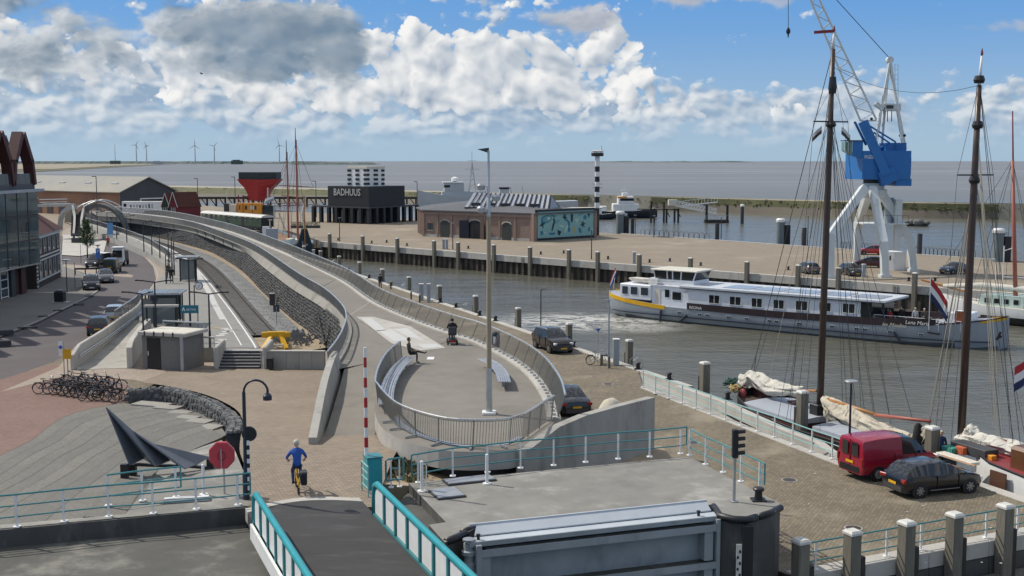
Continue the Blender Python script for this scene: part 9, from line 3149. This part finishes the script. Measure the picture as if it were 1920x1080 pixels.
t = top('outer_quay_edge','white edging line along the outer edge of the far quay','quay edge',A3)
for k in range(14):
 a, c = A3 - D3 * (k*9+.02), A3 - D3 * (k*9+8.98)
 MB().beam(a+V((0,0,.08)),c+V((0,0,.08)),.6,.2).obj('edging',CONC_L,t,world=1)
def hoop_fence(label,px0,px1,n_):
 s0, s1 = onplane(px0,470,A3,D3)[0], onplane(px1,470,A3,D3)[0]
 q0 = A3 + D3 * s0
 t = top('hoop_fence',label,'fence',q0)
 for k in range(n_):
  s = s0 + (s1-s0) * k / n_; w_ = (s1-s0) / n_
  P = [A3+D3*(s+w_*u)+V((0,0,z))for u,z in((.05,.1),(.05,.9),(.3,1.25),(.7,1.25),(.95,.9),(.95,.1))]
  b = MB(); b.tube(P,.04,5); b.obj('hoop',CHARL,t,world=1)
hoop_fence('dark hoop fence at the outer quay edge left of the crane',1575,1600,4)
hoop_fence('dark hoop fence at the outer quay edge under the crane',1615,1650,6)
hoop_fence('long dark hoop fence at the outer quay edge right of the crane',1705,1830,16)
hoop_fence('thin dark hoop fence at the outer quay edge behind the barge',1200,1330,14)
YJ = 325
t = top('jetty','small timber jetty with white railing at the mud bank','jetty',at(1225,395,YJ))
a, c = at(1195,391,YJ), at(1272,391,YJ)
MB().bx(a.x,c.x,YJ,YJ+2,c.z-.4,c.z).obj('deck',WOOD,t,world=1)
for px in (1221,1227,1245,1250,1265,1272):
 q = at(px,395,YJ); MB().bx(q.x-.25,q.x+.25,YJ-.1,YJ+.4,WZ-1,at(px,378 if px in(1221,1245)else 391,YJ).z).obj('pile',WOODD,t,world=1)
for px in (1224,1248,1268):
 q = at(px,392,YJ); MB().beam(q,q+V((1.2,0,-2.2)),.25,.25).obj('brace',WOODD,t,world=1)
a, c = at(1280,386,YJ+6), at(1345,379,YJ+6)
b = MB()
for k in range(12):
 q = a.lerp(c,k/11); b.tube([q,q+V((0,0,1.4))],.05,4)
b.tube([a+V((0,0,1.4)),c+V((0,0,1.4))],.07,4); b.beam(a,c,.5,.25); b.obj('white_railing',WHITE,t,world=1)
t = top('gangway','white lattice gangway sloping down to the pontoon','gangway',at(1268,385,YJ-1))
a, c = at(1266,386,YJ-1), at(1345,402,YJ-1)
for dy in (0,1.6):
 o = V((0,dy,0))
 b = MB(); b.beam(a+o,c+o,.2,.25); b.beam(a+o+V((0,0,1.5)),c+o+V((0,0,1.5)),.2,.2)
 for k in range(14):
  p0, p1 = a.lerp(c,k/14) + o, a.lerp(c,(k+1)/14) + o
  b.tube([p0,p1+V((0,0,1.5))],.07,4); b.tube([p0+V((0,0,1.5)),p1],.07,4)
 b.obj('truss',WHITE,t,world=1)
MB().box((a.x-.6,a.y+.8,a.z+.9),(2.4,2.0,1.6)).obj('landing_box',CREAM,t,world=1)
t = top('pontoon','dark floating pontoon with two posts at the gangway foot','pontoon',at(1325,407,YJ-2))
a, c = at(1324,408,YJ-3), at(1367,408,YJ-3)
MB().bx(a.x,c.x,YJ-3,YJ+1,WZ-.2,WZ+.8).obj('float',WOODD,t,world=1)
for px in (1326,1365):
 q = at(px,400,YJ-3); MB().lathe([(.35,WZ-1),(.35,at(px,384,YJ-3).z)],10,(q.x,YJ-2,0)).obj('post',BLACK,t,world=1)
b = MB()
for k in range(9):
 q = a.lerp(c,k/8); b.tube([V((q.x,YJ-2.8,WZ+.8)),V((q.x,YJ-2.8,WZ+2.0))],.05,4)
b.tube([V((a.x,YJ-2.8,WZ+2)),V((c.x,YJ-2.8,WZ+2))],.06,4); b.obj('railing',HATCH,t,world=1)
rnd = random.Random(9)
q0, q1 = at(1692,410,310), at(1742,412,306)
b = MB()
for k in range(46):
 c = q0.lerp(q1,rnd.random()); r = rnd.uniform(.5,1.3)
 b.sphere((c.x,c.y+rnd.uniform(-2,3),WZ+.3+rnd.random()*.7),r,7,5,(1.3,1,.8))
tag(stuff(b.obj('boulder_groyne',STONE2,smooth=False)),'heap of grey boulders at the mud bank behind the crane','boulders')
# ================================================================= OTHER SHIPS
def simple_ship(name,label,L_,st_,hm,loc,rz,q=.5,deckm=None,low=None,cat='ship'):
 t = top(name,label,cat,loc,rz)
 hull_obj(st_,hm,t,q=q,deckm=deckm or HATCH,low=low)
 return t
YN_ = 352
pb_ = at(783,362,YN_)
t = simple_ship('naval_ship','light grey former naval ship behind the pump house',40,[(0,.1,7.2,1.5),(2,1.2,6.7,.2),(6,2.6,6.0,-.5),(12,3.6,5.3,-.8),(20,3.9,4.6,-.8),(34,3.7,4.2,-.8),(40,3.0,4.4,-.2)],[NAVYG,CHARL],V((pb_.x,YN_,WZ)),R(6),q=.6,deckm=NAVYG,low=.5)
def nb_(name,x0,x1,y0,y1,z0,z1,m,bev=.05):
 return MB().bx(x0,x1,y0,y1,z0,z1).obj(name,m,t,bevel=bev)
t.scale = (1.2,1.2,1.15)
nb_('deckhouse',6.0,17,-2.0,2.0,4.8,6.9,NAVYG); nb_('bridge_house',6.6,11.5,-1.8,1.8,6.9,9.0,NAVYG); nb_('bridge_windows',6.55,8.0,-1.82,1.82,7.9,8.5,GLASS,0); nb_('bridge_roof',6.2,11.2,-2.0,2.0,9.0,9.35,WHITE)
b = MB(); b.lathe([(.3,0),(.9,.2),(.9,.9),(.2,1.3)],12,(9.3,0,9.35)); b.obj('radome',WHITE,t,smooth=True)
b = MB()
for y in (-.5,.5):
 b.tube([(12.8,y,6),(13.6,0,14.5)],.14,5); b.tube([(14.6,y,6),(13.6,0,14.5)],.14,5)
for z in (8,9.5,11,12.5):
 b.tube([(12.9+(z-6)*.09,0,z),(14.5-(z-6)*.1,0,z+.8)],.08,4)
b.tube([(11.8,0,12.6),(15.6,0,12.6)],.1,4); b.tube([(13.6,0,14.4),(13.6,0,17.2)],.07,4); b.tube([(12.4,0,14.8),(14.8,0,14.8)],.06,4); b.obj('lattice_mast',NAVYG,t)
nb_('gun_platform',2.6,5.0,-1.2,1.2,4.8,5.4,NAVYG); nb_('winch_gear',17.5,21,-1.8,1.8,3.4,5.6,HULLG); nb_('funnel',20.5,22.8,-.9,.9,4.5,7.4,NAVYG); nb_('funnel_top',20.4,22.9,-1,1,7.4,7.9,BLACK)
for x in (17.5,24,27):
 MB().tube([(x,0,4),(x-.8,0,8)],.12,5).obj('davit',NAVYG,t)
b = MB()
for k in range(7):
 b.tube([(2+k*2.2,-1.0-.3*k,5.0-.15*k),(2+k*2.2,-1.0-.3*k,6.0-.15*k)],.04,4)
b.obj('deck_rail',NAVYG,t)
YP = 352
p0 = at(1128,402,YP)
t = simple_ship('pilot_boat','white and orange pilot boat with a dark hull beyond the light tower',14,[(0,1.9,1.7,-.3),(2,2.3,1.6,-.5),(8,2.3,1.7,-.5),(11.5,1.6,2.1,-.4),(13.6,.15,2.6,.2)],[NAVY],V((p0.x-1.0,YP,WZ)),0,deckm=CREAM)
t.scale = (1.3,1.3,1.25)
nb_('lower_house',3.2,9.2,-1.7,1.7,1.6,3.4,WHITE,.15); nb_('wheelhouse',4.4,8.0,-1.5,1.5,3.4,5.2,WHITE,.15); nb_('orange_band',4.35,6.4,-1.53,1.53,4.75,5.15,ORNG,0); nb_('windows',4.9,8.04,-1.52,1.52,4.1,4.7,GLASS,0); nb_('radar_arch',5.4,6.8,-.8,.8,5.2,6.0,WHITE,.1)
MB().tube([(6.1,0,6),(6.1,0,7.6)],.08,5).obj('mast',WHITE,t); MB().bx(5.2,7.0,-.15,.15,6.5,6.7).obj('radar',WHITE,t); nb_('aft_frame',.4,1.8,-1.6,1.6,1.6,2.8,WHITE)
MB().tube([(-.2,-2.3,1.1),(8,-2.45,1.1),(11.6,-1.75,1.5)],.16,6).obj('fender',BLACK,t)
t = simple_ship('work_boat','long low white boat moored behind the pump house roof',18,[(0,1.8,1.6,-.3),(3,2.1,1.5,-.4),(13,2.1,1.5,-.4),(17,.2,1.9,.2)],[NAVY],V((at(1044,396,342).x,342,WZ)),0,deckm=CREAM)
nb_('cabin',1.2,13.0,-1.6,1.6,1.5,3.3,WHITE,.2); nb_('cabin_roof',1.0,13.4,-1.7,1.7,3.3,3.5,CREAM)
for k in range(7):
 nb_('window',2+k*1.5,3+k*1.5,-1.64,-1.61,2.2,2.8,GLASSB,0)
nb_('mooring_gear',-3,-1.5,-.8,.8,.2,1.4,BLACK)
ps, pbw = V((-36.2,204.5,0)), V((-47.9,231,0))
ds_ = flat(pbw-ps)
LW = (pbw-ps).length
t = top('wooden_ship','old wooden sailing ship with a swan painted on its dark stern','sailing ship',V((ps.x,ps.y,WZ)),math.atan2(ds_.y,ds_.x))
WSH = mat('ship_wood',(.24,.13,.07),.6,var=.25,scale=.8,stretch=(1,1,5))
WSB = mat('ship_pale_blue',(.30,.40,.46),.6,var=.15,scale=.8)
hull_obj([(.3,1.5,2.6,.6),(1.5,2.1,2.5,-.2),(5,2.9,2.2,-.8),(14,3.1,2.1,-.8),(22,2.6,2.5,-.6),(LW-1.5,1.0,3.2,.2),(LW,.1,3.6,.8)],[WSH,WOODD],t,q=.55,deckm=WSH,low=.7)
b = MB(); b.loft([[(x,s*(hb+.06),z)for s,z in((-1,z0),(-1,z1))]for x,hb,z0,z1 in((.3,1.5,2.4,3.6),(1.5,2.1,2.3,3.3),(5,2.9,2.1,2.8),(14,3.1,2.0,2.6),(22,2.6,2.4,3.0),(LW-1.5,1.0,3.1,3.8))],caps=False,closed=False)
b.loft([[(x,s*(hb+.06),z)for s,z in((1,z0),(1,z1))]for x,hb,z0,z1 in((.3,1.5,2.4,3.6),(1.5,2.1,2.3,3.3),(5,2.9,2.1,2.8),(14,3.1,2.0,2.6),(22,2.6,2.4,3.0),(LW-1.5,1.0,3.1,3.8))],caps=False,closed=False)
b.obj('bulwark',WSB,t)
STN = mat('stern_dark_teal',(.012,.028,.036),.5,var=.1,scale=1)
b = MB(); b.loft([[(.25,-.55,5.2),(.25,.45,5.2),(.22,1.5,2.0),(.3,1.3,.2),(.3,-1.3,.2),(.22,-1.5,2.0)],[(-.02,-.5,5.1),(-.02,.4,5.1),(-.06,1.42,2.0),(0,1.2,.2),(0,-1.2,.2),(-.06,-1.42,2.0)]]); b.obj('stern_board',STN,t,fix=True)
b = MB(); sw = [(-.5,2.3),(-.3,2.15),(.3,2.15),(.55,2.3),(.62,2.6),(.4,2.45),(.2,2.6),(.0,2.5),(-.22,2.55),(-.30,2.8),(-.22,3.0),(-.34,3.08),(-.5,2.95),(-.56,2.85),(-.44,2.85),(-.42,2.7),(-.52,2.5)]
b.add([(-.09,-y,z)for y,z in sw],[tuple(range(len(sw)))]); b.obj('painted_swan',HULLG,t)
b = MB(); b.bx(.28,.6,-1.2,1.2,-1,2.0); b.obj('rudder_post',MAROON,t)
MB().bx(4,9,-1.2,1.2,2.2,3.0).obj('deckhouse',CREAM,t)
sx = lambda px, py: (onplane(px,py,ps,ds_)[0],onplane(px,py,ps,ds_)[1]-WZ)
for px, yb, yt, r, m in ((555,440,262,.22,SPARR),(538,440,285,.20,SPARR),(570,436,366,.14,SPAR)):
 s, zt_ = sx(px,yt)
 s0, z0_ = sx(px,yb)
 MB().tube([(s,0,1.5),(s,0,zt_)],[r,r*.6],8).obj('mast',m,t)
 if r > .15:
  MB().tube([(s,.1,zt_-1.5),(s,.1,sx(px,yt-22)[1])],[.1,.05],6).obj('topmast',BLACK,t)
b = MB()
for (xa,ya,xb,yb) in ((519,347,587,351),(508,381,575,380),(515,386,600,383),(527,366,572,372)):
 a, c = at(xa,ya,222), at(xb,yb,222)
 b.tube([a,a.lerp(c,.5),c],[.06,.12,.06],6)
b.obj('yards',WSH,t,world=1)
b = MB(); a, c = at(523,400,226), at(537,437,226); b.tube([a,c],.16,6); b.obj('bowsprit_spar',CREAM,t,world=1)
b = MB(); P = [at(572,433,214),at(568,400,214),at(573,370,214)]; b.tube(P,[.2,.35,.12],8); b.obj('furled_sail',SAIL,t,world=1)
b = MB()
tpm = at(555,270,222); tpf = at(538,292,224)
for px, py in ((530,440),(545,444),(565,440),(575,435),(588,352),(520,347)):
 rope(b,tpm,at(px,py,221),.03)
for px, py in ((520,440),(530,442),(548,442),(508,381)):
 rope(b,tpf,at(px,py,224),.03)
b.obj('rigging',ROPED,t,world=1)
for o in [q for q in bpy.data.objects if q.parent==t and q.name.split('.')[0]in('yards','bowsprit_spar','furled_sail','rigging')]:
 o.matrix_parent_inverse = Matrix.Rotation(-t.rotation_euler.z,4,'Z')
p = at(504,380,250)
t = top('banner_flag','white and blue banner flag on a pole by the wooden ship','flag',V((at(514,400,250).x,250,0)))
zt_ = at(514,366,250).z
MB().tube([(0,0,0),(0,0,zt_)],.05,6).obj('flagpole',WHITE,t)
flag_obj((0,0,zt_-.1),(1.9,1.1),(WHITE,HULLG),t,d=V((-1,0,-.15)),droop=.25,world=0)
ow = A2 + NN2 * 4.2
sa, sbw = onplane(1768,560,ow,D2)[0], onplane(1768,560,ow,D2)[0] + 24
q = ow + D2 * sa
t = top('white_sailing_ship','white hulled sailing ship moored at the far quay at right','sailing ship',V((q.x,q.y,WZ)),rz2)
hull_obj([(0,.15,2.6,.4),(1.5,1.2,2.3,-.3),(5,2.4,1.9,-.6),(14,2.6,1.7,-.6),(24,2.3,2.0,-.4)],[WHITE,BLACK],t,q=.5,deckm=CREAM,low=.75)
MB().bx(4.5,9,-1.3,1.3,1.8,2.9).obj('cabin_trunk',mat('pale_green_cabin',(.48,.60,.55),.5,var=.06,scale=1),t); MB().bx(9.6,20,-1.4,1.4,1.7,3.0).obj('cabin_trunk',WHITE,t)
for k in range(4):
 MB().bx(5+k*1.0,5.5+k*1.0,-1.34,-1.31,2.1,2.6).obj('porthole',GLASS,t)
MB().tube([(0,0,3.4),(4,.2,3.7),(9,.1,3.6),(13,0,3.9)],[.2,.34,.38,.25],10).obj('furled_sail',SAILW,t,smooth='all')
MB().tube([(-2.5,0,3.9),(3,0,2.8)],.12,6).obj('bowsprit',SPAR,t)
b = MB()
for k in range(9):
 b.tube([(1.5+k*1.5,-2.2-.02*k,2.2),(1.5+k*1.5,-2.2-.02*k,3.1)],.03,4)
b.tube([(1.5,-2.2,3.1),(13.5,-2.4,3.0)],.03,4); b.obj('lifelines',GALV,t)
s = onplane(1905,570,ow,D2)[0] - sa
zt_ = onplane(1898,208,ow,D2)[1] - WZ
zl_ = onplane(1901,300,ow,D2)[1] - WZ
sx2 = onplane(1898,208,ow,D2)[0] - sa
MB().tube([(s,0,1.5),(s+(sx2-s)*.8,0,zl_)],[.24,.16],8).obj('mast',SPARR,t,smooth='all'); MB().tube([(s+(sx2-s)*.75,.1,zl_-1.0),(sx2,.1,zt_)],[.1,.06],6).obj('topmast',DKRED,t)
b = MB()
for x, y in ((s-3,-2.4),(s-2,2.3),(s+3,-2.4),(s+2,2.3),(-2,0),(s-5,0)):
 rope(b,(s+(sx2-s)*.8,0,zl_),(x,y,2.0),.022)
b.obj('rigging',ROPED,t)
p = G(1855,532)
t = top('goal_frame','white tubular frame standing on the far quay at right','frame',p)
MB().tube([(-.5,0,0),(-.5,0,2.6),(-.3,0,2.9),(.5,0,2.9),(.7,0,2.6),(.7,0,0)],.06,6).obj('frame_tube',WHITE,t)
p = G(1880,527)
t = top('white_mast_pole','white L shaped pole on the far quay edge at right','pole',p)
MB().tube([(0,0,0),(0,0,4.2)],.07,6).obj('pole',WHITE,t); MB().tube([(0,0,3.6),(1.2,0,4.0)],.05,6).obj('arm',WHITE,t); MB().tube([(0,0,.5),(4,0,.3)],.06,6).obj('boom',WHITE,t)
# ================================================================= FOOTBRIDGE
t = top('arched_footbridge','curved concrete footbridge with stairs arching over the railway','footbridge',at(200,440,215))
YA = 214
arc = spline([at(x,y,YA)for x,y in((240,438),(232,415),(218,397),(202,388),(186,385),(170,389),(156,398),(149,407))],.6)
b = MB(); rings = [[p_+V((0,-1.4,.35)),p_+V((0,1.4,.35)),p_+V((0,1.4,-.25)),p_+V((0,-1.4,-.25))]for p_ in arc]
b.loft(rings); b.obj('arch',mat('arch_concrete',(.12,.115,.105),.85,var=.15,scale=1),t,world=1,fix=True)
for dy, m in ((-1.5,CONC_L),(1.5,CONC_L)):
 P = spline([at(x,y,YA)+V((0,dy,0))for x,y in((240,402),(222,388),(205,379),(186,375),(168,380),(152,388),(148,398))],.8)
 b = MB(); b.tube(P,.10,6); b.obj('handrail',INOX,t,world=1)
 Q_ = resample(arc[4:-1],.5); P_ = resample(P,sum((u-v).length for u,v in zip(P,P[1:]))/(len(Q_)-1))
 b = MB()
 for u, v in zip(Q_,P_):
  b.beam(u+V((0,dy,.3)),v,.03,.03)
 stuff(b.obj('baluster',BALU,t,world=1))
for k in range(16):
 u = k / 15
 q = at(147-1*u,402+37*u,YA-1.5-9*u)
 MB().bx(q.x-1.1,q.x+1.1,q.y-.4,q.y+.4,q.z-.35,q.z).obj('stair_step',CHARL,t,world=1)
for s in (-1,1):
 P = spline([at(147+s*13-(1 if s>0 else 5)*0,385,YA-1),at(147+s*9.5,400,YA-3),at(146+s*8.5,418,YA-7),at(147+s*11,438,YA-10.5)],.5)
 b = MB(); b.wall([p_+V((0,0,-1.0))for p_ in P],[p_.z+.1 for p_ in P],.35*s); b.obj('stair_string',CONC_L,t,world=1,fix=True)
a, c = at(80,385,YA+2), at(132,384,YA)
b = MB(); b.beam(a,c,3,.5); b.obj('approach_deck',CONC_L,t,world=1)
b = MB()
for z in (.6,1.1):
 b.tube([a+V((0,-1.4,z)),c+V((0,-1.4,z))],.06,5)
b.obj('handrail',INOX,t,world=1)
P = spline([at(x,y,YA)for x,y in((113,428),(114,410),(120,398),(130,390),(140,388))],.6)
b = MB(); b.loft([[p_+V((0,-1.2,.3)),p_+V((0,1.2,.3)),p_+V((.0,1.2,-.4)),p_+V((.0,-1.2,-.4))]for p_ in P]); b.obj('arch',CONC_L,t,world=1,fix=True)
q = at(147,436,YA-10.8)
MB().box((q.x,q.y,.5),(2.4,.5,.9)).obj('stair_foot',CHARL,t,world=1)
for px, y0, Y, lb in ((180,331,250,'tall thin lamp post in front of the warehouse roof'),(370,335,300,'tall thin lamp post right of the red hut'),(592,340,300,'tall thin lamp post left of the black restaurant'),(782,341,320,'tall thin lamp post right of the black restaurant'),(425,354,300,'pale thin pole left of the red hull'),(440,332,305,'thin lamp post at the left side of the red hull')):
 q = at(px,y0,Y)
 t = top('pier_lamp',lb,'lamp post',V((q.x,Y,0)))
 MB().lathe([(.11,0),(.08,q.z)],6).obj('pole',CHARL if px!=425 else CREAM,t); MB().bx(-.9,.05,-.1,.1,q.z-.05,q.z+.1).obj('arm',CHARL,t)
# ================================================================= FAR HORIZON
YW = 6200
TWH = mat('turbine_grey',(.42,.44,.46),.6,var=.03,scale=.01)
for k, (px,hub,rot,bl) in enumerate(((256,272,62,11),(275,273,115,9),(366,273,88,14),(402,274,48,11),(524,272,105,12))):
 q, h = at(px,298,YW), at(px,hub,YW)
 t = top('wind_turbine',('leftmost wind turbine on the far coast','second wind turbine from the left on the far coast','third wind turbine from the left, middle of the five on the far coast','fourth wind turbine from the left on the far coast','wind turbine standing alone behind the wooden ship masts')[k],'wind turbine',V((q.x,YW,0)))
 MB().lathe([(3.2,-3),(1.8,h.z)],10).obj('tower',TWH,t)
 MB().bx(-2,2,-4,6,h.z-2,h.z+2).obj('nacelle',TWH,t)
 for j in range(3):
  a = R(rot+120*j); L_ = bl * YW / 2200
  d_ = V((math.cos(a),0,math.sin(a))); n_ = V((-math.sin(a),0,math.cos(a)))
  o = V((0,-5,h.z))
  b = MB(); b.add([o+n_*1.4,o-n_*1.4,o+d_*L_*.3-n_*2.2,o+d_*L_,o+d_*L_*.3+n_*1.0]+[p_+V((0,1.2,0))for p_ in(o+n_*1.4,o-n_*1.4,o+d_*L_*.3-n_*2.2,o+d_*L_,o+d_*L_*.3+n_*1.0)],[(0,1,2,3,4),(9,8,7,6,5)]+[(i,i+5,(i+1)%5+5,(i+1)%5)for i in range(5)]); b.obj('blade',TWH,t)
q = at(216,298,YW)
t = top('radio_mast','thin radio mast on the far coast at the left','mast',V((q.x,YW,0)))
MB().lathe([(2.2,-3),(1.0,at(216,270,YW).z)],6).obj('mast',TWH,t); MB().bx(-25,25,-10,10,-3,16).obj('base_building',FARLAND,t)
for px, w_, lb in ((443,10,'low dark building block on the far coast'),(293,9,'pale low sheds on the far coast below the turbines')):
 q = at(px,300,6100)
 t = top('far_building',lb,'building',V((q.x,6100,0)))
 w2 = w_ * 6100 / 2200
 MB().bx(-w2,w2,0,30,-3,17 if px==443 else 12).obj('wall',FARLAND if px==443 else HATCH,t)
 MB().bx(-w2*.7,w2*.5,2,26,17 if px==443 else 12,21 if px==443 else 15).obj('roof',FARLAND if px==443 else HATCH,t)
q = G(1413,307.6,WZ)
t = top('distant_sailboat','tiny white sail far out on the open water','sailboat',q)
k = q.y / 2200
b = MB(); b.add([(-.8*k,0,.3*k),(.9*k,0,.3*k),(-.1*k,0,4.0*k),(-.8*k,.3*k,.3*k),(.9*k,.3*k,.3*k),(-.1*k,.3*k,4.0*k)],[(0,1,2),(5,4,3),(0,3,4,1),(1,4,5,2),(2,5,3,0)]); b.obj('sail',SAILW,t)
b = MB(); b.bx(-1.1*k,1.1*k,-.2*k,.4*k,0,.3*k); b.obj('hull',WHITE,t)
q = at(378,139,140)
t = top('gull','dark bird flying high before the clouds','bird',q)
b = MB(); b.loft([[(-.25,-.03,0),(-.25,.03,0),(-.25,0,.04)],[(0,-.07,-.02),(0,.07,-.02),(0,0,.09)],[(.22,-.02,.03),(.22,.02,.03),(.22,0,.06)]]); b.obj('body',CHARL,t,smooth='all')
for s in (-1,1):
 b = MB(); b.add([(.08,0,.03),(-.10,0,.03),(-.12,s*.35,.16),(.02,s*.38,.18),(-.14,s*.75,.06)],[(0,1,2,3),(3,2,4)]); b.obj('wing',CHARL,t)
